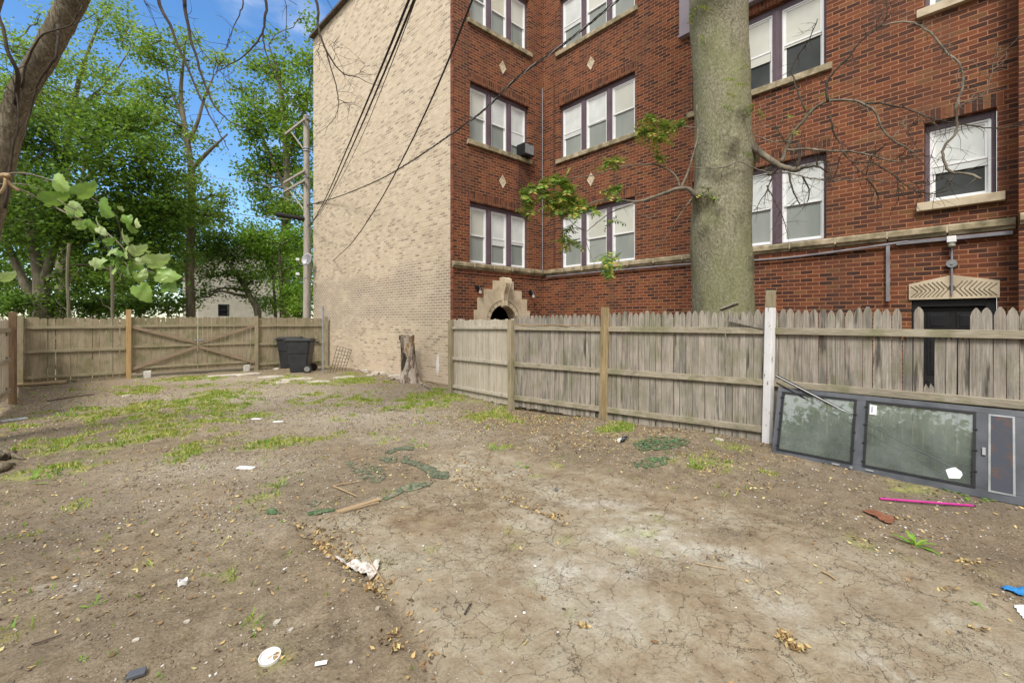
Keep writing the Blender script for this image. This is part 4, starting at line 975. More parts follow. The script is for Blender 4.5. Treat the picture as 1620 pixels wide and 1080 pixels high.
for x, zt in ((0.86, 0.25), (3.42, 0.25)):
    b = MB(); b.box((x - 0.08, FY - 0.20, -0.02), (x + 0.09, FY - 0.09, zt - 0.05), jit=0.01)
    tag(b.build('concrete_block', mat_noise('white_block', (0.45, 0.44, 0.40), (0.62, 0.60, 0.56), 9, 0.9), origin=Vector((x, FY - 0.15, 0)), bevel=0.01),
        'pale concrete block standing against the %s leaf of the far gate' % ('left' if x < 2 else 'right'), 'concrete block')
# left boundary: brown post, boards and a pale slatted gate
lf = empty('side_fence', (-1.45, 14, 0), 'brown side fence post and boards at the left edge of the yard', 'fence')
pL = G(20, 640)
mb = MB(); mb.box((pL.x - 0.055, pL.y - 0.05, -0.1), (pL.x + 0.055, pL.y + 0.05, 1.86)); mb.build('post', M_brownpost, lf, bevel=0.006)
mb = MB(); picket_strip(mb, (pL.x + 0.0, pL.y + 0.08), (-1.72, 16.8), 0.15, 0.145, 0.05, 1.84, 'ear', 0.0, nrm_side=1, gap_jit=0.004); mb.build('board_panel', M_brownpost, lf)
sg = empty('side_gate', (-1.6, 12.6, 0), 'pale slatted side gate with black hinges at the left frame edge', 'gate')
mb = MB(); picket_strip(mb, (-1.52, 10.8), (pL.x - 0.06, pL.y - 0.1), 0.12, 0.10, 0.15, 1.72, 'ear', 0.0, nrm_side=1); mb.build('gate_leaf', M_picket_new, sg)
mb = MB()
for z in (1.5, 0.9, 0.3): mb.beam((-1.50, 10.8, z), (pL.x - 0.03, pL.y - 0.1, z), 0.035, 0.08)
mb.build('rail', M_rail, sg)
mb = MB()
for z in (1.42, 0.95, 0.35): mb.box((pL.x - 0.06, pL.y - 0.40, z - 0.03), (pL.x - 0.045, pL.y - 0.1, z + 0.03))
mb.build('hinge', M_black, sg)
mb = MB(); mb.tube([(-1.75, 12.9, 0), (-1.75, 12.9, 2.05)], 0.06, 10); mb.disc_tube((-1.75, 12.9, 2.05), (0, 0, 1), 0.08, 0.06, 12)
tag(mb.build('metal_post', M_black, origin=Vector((-1.75, 12.9, 0))), 'dark round metal post with cap behind the brown side fence post', 'post')
# steel post by the tan wall
p = G(511, 590); mb = MB(); mb.tube([(p.x, p.y, -0.1), (p.x, p.y, 2.15)], 0.035, 10); tag(mb.build('steel_post', M_grey_metal, origin=Vector((p.x, p.y, 0)), smooth=False), 'thin grey steel post standing beside the black bins', 'post')

# ------------------------------------------------------------------ wheelie bins
def bin_thing(loc, rz, lab):
    e = empty('wheelie_bin', loc, lab, 'wheelie bin', 'black wheelie bins by the tan wall', rz)
    m = MB()
    rings = [(0.0, 0.23, 0.25), (0.06, 0.245, 0.265), (0.62, 0.275, 0.32), (0.63, 0.29, 0.335), (0.98, 0.31, 0.365), (1.0, 0.325, 0.385), (1.03, 0.325, 0.385)]
    vs_ = []; n = 4
    for z, hx, hy in rings:
        c_ = 0.05
        for x, y in ((-hx + c_, -hy), (hx - c_, -hy), (hx, -hy + c_), (hx, hy - c_), (hx - c_, hy), (-hx + c_, hy), (-hx, hy - c_), (-hx, -hy + c_)): vs_.append((x, y, z))
    fs = [tuple(range(7, -1, -1)), tuple(len(rings) * 8 - 8 + k for k in range(8))]
    for r_ in range(len(rings) - 1):
        for k in range(8): fs.append((r_ * 8 + k, r_ * 8 + (k + 1) % 8, r_ * 8 + 8 + (k + 1) % 8, r_ * 8 + 8 + k))
    m.add(vs_, fs); body = m.build('body', M_bin, e, local=True, bevel=0.008)
    m = MB(); m.box((-0.16, -0.30, 0.25), (-0.10, -0.285, 0.75)); m.box((0.10, -0.30, 0.25), (0.16, -0.285, 0.75)); m.build('panel_rib', M_bin, body, local=True)
    m = MB(); R_ = [(-0.34, -0.41, 1.032), (0.34, -0.41, 1.032), (0.34, 0.43, 1.032), (-0.34, 0.43, 1.032)]
    m.box((-0.345, -0.42, 1.032), (0.345, 0.44, 1.06)); m.prism([(-0.30, 1.0605), (0.30, 1.0605), (0.22, 1.10), (-0.22, 1.10)], -0.36, 0.38); m.build('lid', M_bin, e, local=True, bevel=0.012)
    m = MB(); m.tube([(-0.30, 0.49, 0.97), (0.30, 0.49, 0.97)], 0.018, 8); m.box((-0.30, 0.37, 0.93), (-0.26, 0.50, 0.99)); m.box((0.26, 0.37, 0.93), (0.30, 0.50, 0.99)); m.build('handle', M_bin, e, local=True)
    for s_ in (-1, 1):
        m = MB(); m.tube([(s_ * 0.27, 0.30, 0.13), (s_ * 0.33, 0.30, 0.13)], 0.13, 22); w_ = m.build('wheel', M_rubber, e, local=True)
        m = MB(); m.tube([(s_ * 0.328, 0.30, 0.13), (s_ * 0.338, 0.30, 0.13)], 0.085, 18); m.build('hub', M_grey_metal, w_, local=True)
    return e
M_bin = mat_noise('black_bin_plastic', (0.018, 0.019, 0.021), (0.035, 0.036, 0.04), 5, 0.5, spec=0.4, bump=0.001)
pb = G(478, 589); bin_thing((pb.x, pb.y + 0.15, 0), math.radians(-125), 'front black wheelie bin with wheel showing, nearer the tan wall')
pb2 = G(463, 583); bin_thing((pb2.x, pb2.y + 0.3, 0), math.radians(-118), 'rear black wheelie bin partly hidden behind the other bin, against the board fence')
# wire rack leaning at the wall
mb = MB(); p0 = G(517, 590); p1 = G(545, 588)
pa = p0 + Vector((0.1, 0, 0)); pc = p1
for k in range(6):
    q0 = pa.lerp(pc, k / 5); q1 = q0 + Vector((0.28, 0.1, 0.85 - k * 0.03)); mb.tube([q0, q1], 0.009, 5)
for k in range(8):
    h_ = k / 7; mb.tube([pa + Vector((0.28, 0.1, 0.85)) * h_, pc + Vector((0.28, 0.1, 0.70)) * h_], 0.007, 5)
tag(mb.build('wire_rack', mat_noise('rusty_wire', (0.05, 0.04, 0.035), (0.12, 0.09, 0.07), 20, 0.7), origin=pa.copy()), 'rusty wire grid rack leaning on the tan wall beside the bins', 'wire rack')

# ------------------------------------------------------------------ stump
ps = G(649, 604); st = empty('tree_stump', (ps.x, ps.y, 0), 'tall decayed tree stump with peeling bark standing before the tan wall', 'stump')
def lumpy_trunk(pts, rads, n=28, lump=0.12, seed=1, fl=None):
    vs_ = []; m = len(pts)
    for i, (p, r) in enumerate(zip(pts, rads)):
        for k in range(n):
            an = 2 * math.pi * k / n
            nn = float(fbm(np.array([math.cos(an) * 1.6 + 9 + seed]), np.array([math.sin(an) * 1.6 + p[2] * 1.3 + 7]), seed)[0]) - 0.5
            rr = r * (1 + nn * lump * 2)
            if fl: rr *= 1 + fl * math.exp(-max(p[2] - pts[0][2], 0) / 0.25) * (0.6 + 0.5 * math.sin(an * 5 + seed))
            vs_.append((p[0] + rr * math.cos(an), p[1] + rr * math.sin(an), p[2]))
    fs = [(i * n + k, i * n + (k + 1) % n, (i + 1) * n + (k + 1) % n, (i + 1) * n + k) for i in range(m - 1) for k in range(n)]
    fs.append(tuple((m - 1) * n + k for k in range(n)))
    return vs_, fs
pts = [(ps.x - 0.08 * k / 12 * 1.0, ps.y + 0.05 * k / 12, -0.08 + 1.33 * k / 12) for k in range(13)]
rad = [0.27, 0.26, 0.235, 0.22, 0.21, 0.205, 0.20, 0.20, 0.195, 0.195, 0.195, 0.195, 0.19]
vs_, fs = lumpy_trunk(pts, rad, 32, 0.14, 4, 0.25)
t = NT('rotting_bark'); p_ = t.scalevec(t.pos(), (1, 1, 0.4)); a_ = t.noise(p_, 5.0, 5, 0.6)
base_ = t.ramp(t.noise(p_, 30, 5), [(0.3, (0.10, 0.075, 0.055)), (0.7, (0.26, 0.21, 0.16))])
base_ = t.mix(t.rng(a_, 0.50, 0.53, 0, 1), base_, t.ramp(t.noise(p_, 16, 4), [(0.3, (0.34, 0.28, 0.22)), (0.7, (0.50, 0.44, 0.38))]))
base_ = t.mix(t.rng(t.noise(p_, 3.1, 4), 0.60, 0.64, 0, 1), base_, (0.30, 0.17, 0.07))
base_ = t.mix(t.rng(t.noise(t.scalevec(t.pos(), (1, 1, 0.5)), 4.2, 4), 0.56, 0.60, 0, 0.9), base_, (0.03, 0.025, 0.02))
M_rot = t.done(base_, 0.9, t.bump(a_, 0.05), 0, 0.15)
mb = MB(); mb.add(vs_, fs); mb.build('trunk', M_rot, st, smooth=True)
mb = MB(); n = 14
for k in range(n):
    an = 2 * math.pi * k / n + rnd.uniform(-.1, .1); r = 0.195
    q = Vector((ps.x - 0.08 + r * math.cos(an), ps.y + 0.05 + r * math.sin(an), 1.15)); mb.beam(q, q + Vector((0, 0, rnd.uniform(0.08, 0.15))), 0.07, 0.02, Vector((math.cos(an), math.sin(an), 0)))
mb.build('bark_edge', M_rot, st)
mb = MB(); mb.tube([G(664, 606), G(672, 611) + Vector((0, 0, .02)), G(684, 617)], [0.04, 0.03, 0.01], 7); mb.tube([G(634, 603), G(625, 600) + Vector((0, 0, .03)), G(612, 604)], [0.04, 0.03, 0.01], 7); mb.build('root', M_rot, st)

# ------------------------------------------------------------------ rubble along the tan wall
def rock(name, loc, s, lab, cat, mat, group=None, seed=0, flat=0.5):
    r_ = random.Random(seed); import bmesh
    bm = bmesh.new(); bmesh.ops.create_icosphere(bm, subdivisions=2, radius=1)
    for v in bm.verts:
        k = 1 + r_.uniform(-0.16, 0.16); v.co *= k
        v.co.x = math.copysign(min(abs(v.co.x), 0.8), v.co.x) * s[0]; v.co.y = math.copysign(min(abs(v.co.y), 0.8), v.co.y) * s[1]; v.co.z = math.copysign(min(abs(v.co.z), flat), v.co.z) * s[2]
    me = bpy.data.meshes.new(name); bm.to_mesh(me); bm.free(); me.materials.append(mat)
    o = new_obj(name, me); o.location = loc; o.rotation_euler.z = r_.uniform(0, 3)
    return tag(o, lab, cat, group)
rub = [(575, 588, .22, 'broken concrete lump nearest the wire rack'), (562, 585, .16, 'small concrete lump beside a grass tuft at the tan wall'), (590, 592, .20, 'flat concrete slab piece in the middle of the rubble row'), (606, 592, .24, 'brown-stained slab fragment in the rubble row'),
       (620, 597, .26, 'slab fragment just left of the stump'), (628, 600, .16, 'small stone touching the left of the stump'), (432, 585, .16, 'flat pale stone lying left of the bins'), (580, 595, .15, 'small low stone in front of the rubble row')]
for k, (u, v, s_, lab) in enumerate(rub):
    g = G(u, v); rock('rubble', (g.x + 0.1, g.y, 0.02), (s_, s_ * 0.7, s_ * 0.42), lab, 'rubble', M_rubble, 'rubble along the tan wall', 40 + k)
# flat paving slabs near gate
slabs = [(470, 600, 0.5, 0.35), (430, 596, 0.45, 0.3), (390, 592, 0.5, 0.3), (500, 604, 0.4, 0.3), (352, 594, 0.5, 0.25), (440, 606, 0.35, 0.25), (545, 597, 0.4, 0.25)]
slab_lab = ['in front of the black bins', 'left of the bins', 'below the right gate leaf', 'right of the bins near the tan wall', 'below the gate brace centre', 'nearest the camera by the bins', 'beside the rubble row']
for k, (u, v, a, b) in enumerate(slabs):
    g = G(u, v); o = rock('paving_slab', (g.x, g.y, -0.005), (a, b, 0.05), 'sunken cracked paving slab ' + slab_lab[k], 'paving slab', M_rubble, 'sunken slabs before the far gate', 70 + k, 0.6)
    o.rotation_euler.z = rnd.uniform(-0.2, 0.2)
# plank by the left of far fence
g = G(66, 609); mb = MB(); mb.beam((g.x - 0.45, g.y + 0.05, 0.04), (g.x + 0.45, g.y - 0.02, 0.05), 0.2, 0.05); tag(mb.build('plank', M_lath, origin=Vector((g.x, g.y, 0)), bevel=0.004), 'pale plank lying on the dirt at the left end of the far fence', 'plank')
mb = MB(); mb.beam((g.x + 0.0, g.y + 0.2, 0.075), (g.x + 0.62, g.y + 0.22, 0.07), 0.14, 0.03); tag(mb.build('plank', M_rail_x, origin=Vector((g.x + .3, g.y + .2, 0))), 'shorter grey plank behind the pale plank at the far fence', 'plank')

# ------------------------------------------------------------------ leaning storm door
dl = empty('storm_door', (6.1, 0.7, 0), 'dark metal glazed storm door lying on its side, leaning against the picket fence', 'door')
A0 = Vector((6.08, 1.88, 0.02)); A1 = Vector((6.10, -0.62, 0.02))     # bottom edge
upv = Vector((0.26, 0.0, 0.80)).normalized(); xd = (A1 - A0).normalized(); nd = xd.cross(upv).normalized()
if nd.x > 0: nd = -nd
H_, L_ = 0.86, (A1 - A0).length
MD = Matrix(((xd.x, nd.x, upv.x, A0.x), (xd.y, nd.y, upv.y, A0.y), (xd.z, nd.z, upv.z, A0.z), (0, 0, 0, 1)))
M_frame = mat_noise('slate_metal_frame', (0.045, 0.05, 0.06), (0.08, 0.086, 0.10), 3.5, 0.42, spec=0.5, c3=(0.12, 0.125, 0.14))
mb = MB(); th = 0.035
panes = [(0.06, 0.80), (0.90, 1.74)]     # along length
zb, zt = 0.085, 0.80
mb.box((0, -th / 2, 0), (L_, th / 2, zb), MD); mb.box((0, -th / 2, zt), (L_, th / 2, H_), MD)
mb.box((0, -th / 2, zb), (panes[0][0], th / 2, zt), MD); mb.box((panes[0][1], -th / 2, zb), (panes[1][0], th / 2, zt), MD); mb.box((panes[1][1], -th / 2, zb), (L_, th / 2, zt), MD)
fr = mb.build('frame', M_frame, dl, bevel=0.004)
for x0, x1 in panes:
    mb = MB(); b_ = 0.016
    for (a, b, c_, d_) in ((x0 - .008, x1 + .008, zb - .008, zb + b_), (x0 - .008, x1 + .008, zt - b_, zt + .008), (x0 - .008, x0 + b_, zb + b_, zt - b_), (x1 - b_, x1 + .008, zb + b_, zt - b_)):
        mb.box((a, -th / 2 + 0.01 - 0.002, c_), (b, th / 2 + 0.008, d_), MD)
    pf = mb.build('glazing_bead', M_black, dl)
    mb = MB(); mb.box((x0 + b_, -0.003, zb + b_), (x1 - b_, 0.003, zt - b_), MD); gp = mb.build('glass_pane', M_glass_d, dl)
    mb = MB()
    for k in range(7):
        e_ = [(x0, zb + (k + .5) * 0.1), (x1, zb + (k + .5) * 0.1)][k % 2]; mb.box((e_[0] - 0.018, th / 2 + .008, e_[1] - 0.006), (e_[0] + 0.018, th / 2 + 0.016, e_[1] + 0.006), MD)
    mb.build('glazing_clip', M_black, dl)
mb = MB(); mb.box((1.83, th / 2, 0.07), (1.845, th / 2 + 0.006, 0.80), MD); mb.box((1.985, th / 2, 0.07), (2.0, th / 2 + 0.006, 0.80), MD); mb.box((1.845, th / 2, 0.785), (1.985, th / 2 + 0.006, 0.80), MD); mb.box((1.845, th / 2, 0.07), (1.985, th / 2 + 0.006, 0.085), MD)
mb.build('kick_panel_trim', M_grey_metal, dl)
t = NT('rust_stained_slate'); M_rustp = t.done(t.mix(t.rng(t.noise(t.pos(), 9, 5, 0.65), 0.5, 0.62, 0, 0.8), (0.055, 0.06, 0.078), (0.12, 0.065, 0.04)), 0.5)
mb = MB(); mb.box((1.8455, th / 2 + 0.001, 0.0855), (1.9845, th / 2 + 0.003, 0.7845), MD); mb.build('kick_panel', M_rustp, dl)
mb = MB()
for a, b in ((0.62, 0.045), (0.92, 0.05)): MB().box((a, th / 2, b - 0.008), (a + 0.07, th / 2 + 0.012, b + 0.008), MD).build('sash_latch', M_grey_metal, dl)
mb.tube([MD @ Vector((0.80, th / 2, 0.04)), MD @ Vector((0.80, th / 2 + 0.03, 0.04))], 0.016, 10); mb.build('lock', M_grey_metal, dl)
mb = MB(); mb.box((1.79, th / 2, 0.40), (1.812, th / 2 + 0.02, 0.47), MD); mb.build('pull_handle', M_grey_metal, dl)
mb = MB()
poly = [(1.60 + 0.06 * math.cos(k * 0.7) * (1 + 0.18 * math.sin(k * 2.3)), 0.18 + 0.055 * math.sin(k * 0.7) * (1 + 0.15 * math.cos(k * 3.1))) for k in range(9)]
mb.prism(poly, 0.0035, 0.0055, MD); mb.build('paint_splotch', M_white, dl)
mb = MB(); mb.box((0.925, 0.0035, 0.66), (0.985, 0.0045, 0.765), MD); mb.build('sticker', M_white, dl)
mb = MB()
for k in range(6): mb.box((0.938, 0.0046, 0.68 + k * 0.012), (0.952, 0.0052, 0.687 + k * 0.012), MD)
mb.build('sticker_print', mat_noise('blue_ink', (0.02, 0.03, 0.2), (0.03, 0.05, 0.25), 9, 0.6), dl)
# handrail lying behind the door
hr = empty('iron_handrail', (6.3, 1.0, 0), 'black iron handrail with white edge lying slanted behind the storm door', 'handrail')
h0 = Vector((6.33, 1.90, 0.985)); h1 = Vector((6.28, 0.05, 0.10))
mb = MB(); mb.beam(h0, h1, 0.04, 0.03); mb.beam(h0 + Vector((0, 0, -0.09)), h1 + Vector((0, 0.2, -0.03)), 0.02, 0.015); mb.build('top_bar', M_black, hr)
mb = MB(); mb.beam(h0 + Vector((-0.022, 0, 0.006)), h1 + Vector((-0.022, 0, 0.006)), 0.004, 0.008); mb.build('edge_strip', M_white, hr)
mb = MB()
dd = (h1 - h0)
for k in range(9):
    q = h0 + dd * (0.15 + k * 0.085); mb.tube([q, q + Vector((0, 0, -0.12))], 0.006, 5)
for f_ in (0.66, 0.76):
    q = h0 + dd * f_ + Vector((-.02, 0, -0.06)); mb.tube([q + Vector((0, (0.035 - .0022 * j) * math.cos(j * 0.6), (0.035 - .0022 * j) * math.sin(j * 0.6))) for j in range(13)], 0.005, 5)
mb.build('baluster', M_grey_metal, hr)

# ------------------------------------------------------------------ utility pole and cables
pp = Vector((6.13, 19.4, 0)); Dp = pp.x * S + pp.y * C
up = empty('utility_pole', pp, 'tall weathered wooden utility pole beside the tan wall, with crossarms', 'utility pole')
ptop = EYE + (HV - 183) * Dp / F
mb = MB(); mb.tube([(pp.x, pp.y, 0), (pp.x + 0.02, pp.y, 5), (pp.x - 0.02, pp.y, ptop)], [0.16, 0.14, 0.105], 16); mb.build('pole', M_pole, up, smooth=False)
for zc_, ln in ((EYE + (HV - 194) * Dp / F, 1.9), (EYE + (HV - 274) * Dp / F, 2.1), (EYE + (HV - 289) * Dp / F, 2.2)):
    mb = MB(); mb.beam((pp.x - 0.16, pp.y - 0.3, zc_), (pp.x - 0.3, pp.y + ln, zc_ + 0.02), 0.07, 0.09); mb.build('crossarm', M_pole, up)
    mb = MB(); mb.beam((pp.x - 0.12, pp.y + 0.05, zc_ - 1.1), (pp.x - 0.25, pp.y + ln * 0.65, zc_ - 0.08), 0.035, 0.035); mb.build('brace', M_pole, up)
mb = MB()
for z in (ptop - 0.2, ptop - 1.4, ptop - 1.5, ptop - 2.6): mb.tube([(pp.x, pp.y, z), (pp.x, pp.y, z + 0.05)], 0.155, 14)
mb.build('steel_band', M_grey_metal, up)
zt_ = EYE + (HV - 347) * Dp / F
mb = MB(); mb.tube([(pp.x - 0.1, pp.y, zt_), (pp.x - 1.15, pp.y + 0.1, zt_ + 0.05)], 0.09, 10); mb.build('splice_case', M_rubber, up)
def cable(pts, r, lab, mat=M_rubber, n=8, nm='overhead_cable'):
    m = MB(); sp_ = smooth_path(pts, n); m.tube(sp_, r, 6); return tag(m.build(nm, mat, origin=sp_[0].copy()), lab, 'cable', 'overhead cables')
cable([P(660, -12, 4.0), P(610, 110, 5.3), P(560, 226, 8.2), P(520, 312, 12.5), P(497, 348, 16.5), P(487, 357, 18.3)], 0.011, 'thick black cable dropping steeply across the tan wall, left of a twin')
cable([P(652, -12, 4.05), P(602, 110, 5.35), P(553, 226, 8.3), P(516, 312, 12.6), P(495, 350, 16.5), P(487, 360, 18.3)], 0.012, 'thick black twin cable running beside the steep cable on the tan wall')
cable([P(662, -12, 4.3), P(616, 110, 5.6), P(568, 226, 8.5), P(530, 300, 12.6), P(505, 340, 16.5), P(487, 350, 18.3)], 0.005, 'thin black wire hanging beside the two steep thick cables')
cable([P(752, -12, 4.6), P(700, 118, 5.6), P(650, 226, 7.2), P(600, 320, 9.5), P(560, 380, 12), P(535, 405, 14.5), P(527, 412, 16.8)], 0.011, 'single thin black cable curving down the tan wall and ending low on it')
def twist(pts, r, lab):
    base = smooth_path(pts, 14); e = empty('service_cable', base[0], lab, 'cable', 'overhead cables')
    for s_ in (0, 1, 2):
        m = MB(); q = []
        for i, p in enumerate(base): a = i * 0.9 + s_ * 2.1; q.append(p + Vector((math.cos(a) * r, math.sin(a) * r * 0.4, math.sin(a) * r)))
        m.tube(q, r * 0.62, 5); m.build('strand', M_rubber if s_ else M_silver_cable, e)
twist([P(1000, -18, 6.2), P(900, 64, 6.6), P(820, 122, 7.2), P(765, 175, 8.0), P(700, 222, 9.3), P(640, 262, 11), P(590, 289, 13), P(530, 313, 16), P(485, 325, 18.4)], 0.013, 'twisted service cable sweeping from the utility pole across both brick walls')
cable([P(0, 236, 20), P(110, 254, 19), P(230, 268, 18.5), P(330, 280, 18.4), P(400, 289, 18.3), P(470, 300, 18.3)], 0.010, 'upper grey wire crossing the trees to the utility pole', M_silver_cable)
cable([P(0, 300, 20), P(100, 312, 19), P(230, 325, 18.5), P(340, 334, 18.4), P(410, 343, 18.3), P(455, 347, 18.3)], 0.013, 'lower grey wire crossing the trees to the black splice case', M_silver_cable)
cable([P(405, 268, 26), P(425, 296, 22), P(455, 315, 19.5), P(485, 321, 18.4)], 0.014, 'short sagging grey cable between the right tree and the pole', M_silver_cable)
# satellite dish brackets near the wall's far corner
for k, (zd_, lab) in enumerate(((EYE + (HV - 418) * 17.6 / F, 'upper grey satellite dish on the far corner of the tan wall'), (EYE + (HV - 440) * 17.6 / F, 'lower grey satellite dish arm on the far corner of the tan wall'))):
    b = Vector((6.09, 18.2, zd_)); e = empty('satellite_dish', b, lab, 'satellite dish')
    mb = MB(); mb.tube(smooth_path([b + Vector((0.03, 0, -0.25)), b + Vector((-0.25, 0, -0.12)), b + Vector((-0.32, 0, 0.1))], 4), 0.025, 8); mb.tube(smooth_path([b + Vector((-0.32, 0, 0.0)), b + Vector((-0.6, -0.2, -0.1)), b + Vector((-0.78, -0.35, 0.06))], 4), 0.016, 6); mb.build('mount', M_grey_metal, e)
    mb = MB(); c_ = b + Vector((-0.78, -0.35, 0.08)); mb.box(tuple(c_ - Vector((0.05, 0.05, 0.04))), tuple(c_ + Vector((0.05, 0.05, 0.05)))); mb.build('receiver', M_white, e)
    if k == 0:
        mb = MB(); n = 20; ax = Vector((-0.75, -0.6, 0.25)).normalized(); s1 = ax.cross(Vector((0, 0, 1))).normalized(); s2 = s1.cross(ax); vs_ = []; fs = []
        cc = b + Vector((-0.30, 0.05, 0.15))
        for ring in range(5):
            rr = 0.26 * ring / 4
            for j in range(n): a = 2 * math.pi * j / n; vs_.append(cc + (s1 * math.cos(a) * 0.8 + s2 * math.sin(a)) * rr + ax * (rr * rr * 1.0))
        for ring in range(4):
            for j in range(n): fs.append((ring * n + j, ring * n + (j + 1) % n, ring * n + n + (j + 1) % n, ring * n + n + j))
        mb.add(vs_, fs); o = mb.build('dish', M_conduit, e, smooth=True); so = o.modifiers.new('s', 'SOLIDIFY'); so.thickness = 0.01

# ------------------------------------------------------------------ foliage helpers
def leaf_quads(cen, size, up_bias=0.5, asp=0.62, rs=npr):
    """pointed leaves, 4 verts each with a fold"""
    n = len(cen)
    nrm = rs.normal(size=(n, 3)); nrm[:, 2] = np.abs(nrm[:, 2]) + up_bias; nrm /= np.linalg.norm(nrm, axis=1)[:, None]
    d = rs.normal(size=(n, 3)); d -= nrm * (d * nrm).sum(1)[:, None]; d /= np.linalg.norm(d, axis=1)[:, None]
    s = np.cross(nrm, d); L = (size * rs.uniform(0.65, 1.25, n))[:, None]
    a = cen - d * L * 0.5; b = cen + s * L * asp * 0.5 - nrm * L * 0.08; c = cen + d * L * 0.5; e = cen - s * L * asp * 0.5 - nrm * L * 0.08
    V = np.stack([a, b, c, e], 1).reshape(-1, 3)
    Fq = np.arange(4 * n).reshape(n, 4)
    return V, Fq
def crown_points(c, r, n, rs=npr, clump=26, spread=0.30, flat=0.8):
    """clumped points in an irregular ball"""
    k = max(3, n // clump)
    d = rs.normal(size=(k, 3)); d /= np.linalg.norm(d, axis=1)[:, None]
    rr = r * rs.uniform(0.15, 1.0, k) ** 0.5 * (0.75 + 0.5 * rs.rand(k))
    cc = np.array(c) + d * rr[:, None] * np.array([1, 1, flat])
    pick = rs.randint(0, k, n)
    pts_ = cc[pick] + rs.normal(size=(n, 3)) * spread * np.array([1, 1, 0.55])
    return pts_, cc
def limb(mb_, a, b, r0, r1, sag=0.0, n=5, wob=0.06, seg=6):
    a = Vector(a); b = Vector(b); L = (b - a).length; pts_ = []
    for i in range(n + 1):
        t_ = i / n; p = a.lerp(b, t_); p.z += L * sag * math.sin(math.pi * t_) 
        if 0 < i < n: p += Vector([rnd.uniform(-1, 1) * wob * L for _ in range(3)])
        pts_.append(p)
    pts_ = smooth_path(pts_, 2); m = len(pts_)
    mb_.tube(pts_, [r0 + (r1 - r0) * i / (m - 1) for i in range(m)], seg, cap=False)
    return pts_
def tree(nm, lab, trunks, blobs, D, leaf_mat, leaf=0.15, dens=1.0, group='trees beyond the far fence', bark=M_bark_far, base_r=0.2, flat=0.8, spread=0.3, top_r=0.05, bright=None):
    """trunks: list of polylines [(u,v,dD,r_m)...] ; blobs: (u,v,r_px[,k])"""
    t0 = trunks[0][0]; b0 = P(t0[0], t0[1], D + t0[2]); e = empty(nm, (b0.x, b0.y, 0), lab, 'tree', group)
    mb_ = MB(); nodes = []
    for tr in trunks:
        pts_ = [P(u, v, D + dd) for u, v, dd, r in tr]; rr = [r for *_, r in tr]
        if tr is trunks[0] or tr[0][1] > 490:
            pts_ = [Vector((pts_[0].x, pts_[0].y, -0.1))] + pts_; rr = [rr[0] * 1.2] + rr
        sp_ = smooth_path(pts_, 4)
        ri_ = []
        for i in range(len(sp_)):
            f = i / 4; k = min(int(f), len(rr) - 2); ri_.append(rr[k] + (rr[k + 1] - rr[k]) * (f - k))
        mb_.tube(sp_, ri_, 10, cap=False); nodes += list(zip(sp_, ri_))
    mb_.build('trunk', bark, e, smooth=True)
    allp = []
    for bl in blobs:
        bb = MB()
        u, v, rp = bl[:3]; k = bl[3] if len(bl) > 3 else 1.0
        dd = rnd.uniform(-1, 1) * min(1.6, rp * D / F)
        c = P(u, v, D + dd); r = rp * D / F
        cand = [(q, ri_) for q, ri_ in nodes if q.z < c.z + 0.2] or nodes
        q, ri_ = min(cand, key=lambda qq: (qq[0] - c).length + 0.35 * max(0, c.z - qq[0].z))
        ri_ = min(ri_, 0.10)
        pts_ = limb(bb, q, c, ri_ * 0.75, 0.025, 0.08)
        nl = int(dens * k * 1250 * (r / 1.0) ** 2 * (0.15 / leaf) ** 1.6)
        pts3, cc = crown_points(c, r, max(nl, 30), spread=spread, flat=flat)
        allp.append(pts3)
        for j in range(0, len(cc), max(3, len(cc) // 8)): limb(bb, pts_[len(pts_) * 2 // 3], cc[j], 0.018, 0.006, 0.05, 3, 0.05, 4)
        bb.build('limb', bark, e, smooth=True)
    A = np.concatenate(allp); A = A[A[:, 2] > 0.1]
    V_, F_ = leaf_quads(A, leaf)
    np_mesh('crown', V_, F_, leaf_mat, parent=e)
    return e

DA = 15.6
tree('maple_tree', 'dense dark green tree with several thick forking trunks behind the left of the far fence',
     [[(68, 495, 0, .27), (66, 470, 0, .24), (63, 440, 0, .20), (55, 400, 0, .15), (45, 340, 0, .12), (35, 280, .3, .09)],
      [(56, 492, .1, .16), (42, 455, .1, .14), (24, 415, .1, .12), (6, 375, 0, .09)],
      [(68, 450, 0, .15), (80, 410, 0, .13), (98, 355, 0, .10), (128, 290, 0, .07)]],
     [(30, 250, 70), (100, 225, 62), (185, 255, 60), (60, 330, 62), (150, 325, 66), (235, 320, 50), (250, 255, 46), (5, 330, 55), (110, 385, 36), (190, 385, 50), (250, 390, 40), (160, 190, 44), (225, 200, 40), (15, 190, 50),
      (215, 440, 40, .7), (150, 440, 40, .6), (265, 350, 36), (20, 380, 40, .9), (130, 440, 30, .5), (262, 440, 30, .6), (70, 290, 50)],
     DA, M_leaf_dark, 0.15, 1.1, spread=0.26)
tree('ash_tree', 'tall airy light green tree rising above the dark tree on the far left',
     [[(95, 495, 0, .25), (100, 330, 0, .2), (108, 210, 0, .16), (122, 140, 0, .11), (140, 80, 0, .07), (160, 30, 0, .04)], [(100, 250, 0, .12), (60, 150, 0, .08), (30, 60, 0, .05)], [(112, 180, 0, .09), (170, 130, 0, .05), (205, 80, 0, .02)]],
     [(155, 30, 36, .5), (185, 62, 28, .5), (125, 100, 40, .6), (58, 95, 36, .45), (18, 80, 42, .5), (90, 160, 50, .7), (165, 125, 34, .55), (200, 150, 30, .6), (175, 8, 26, .5), (40, 150, 50, .7), (8, 150, 46, .7), (140, 180, 44, .8), (205, 178, 30, .7), (60, 30, 22, .35), (200, 40, 16, .4)],
     23, M_leaf_light, 0.17, 0.9, spread=0.34)
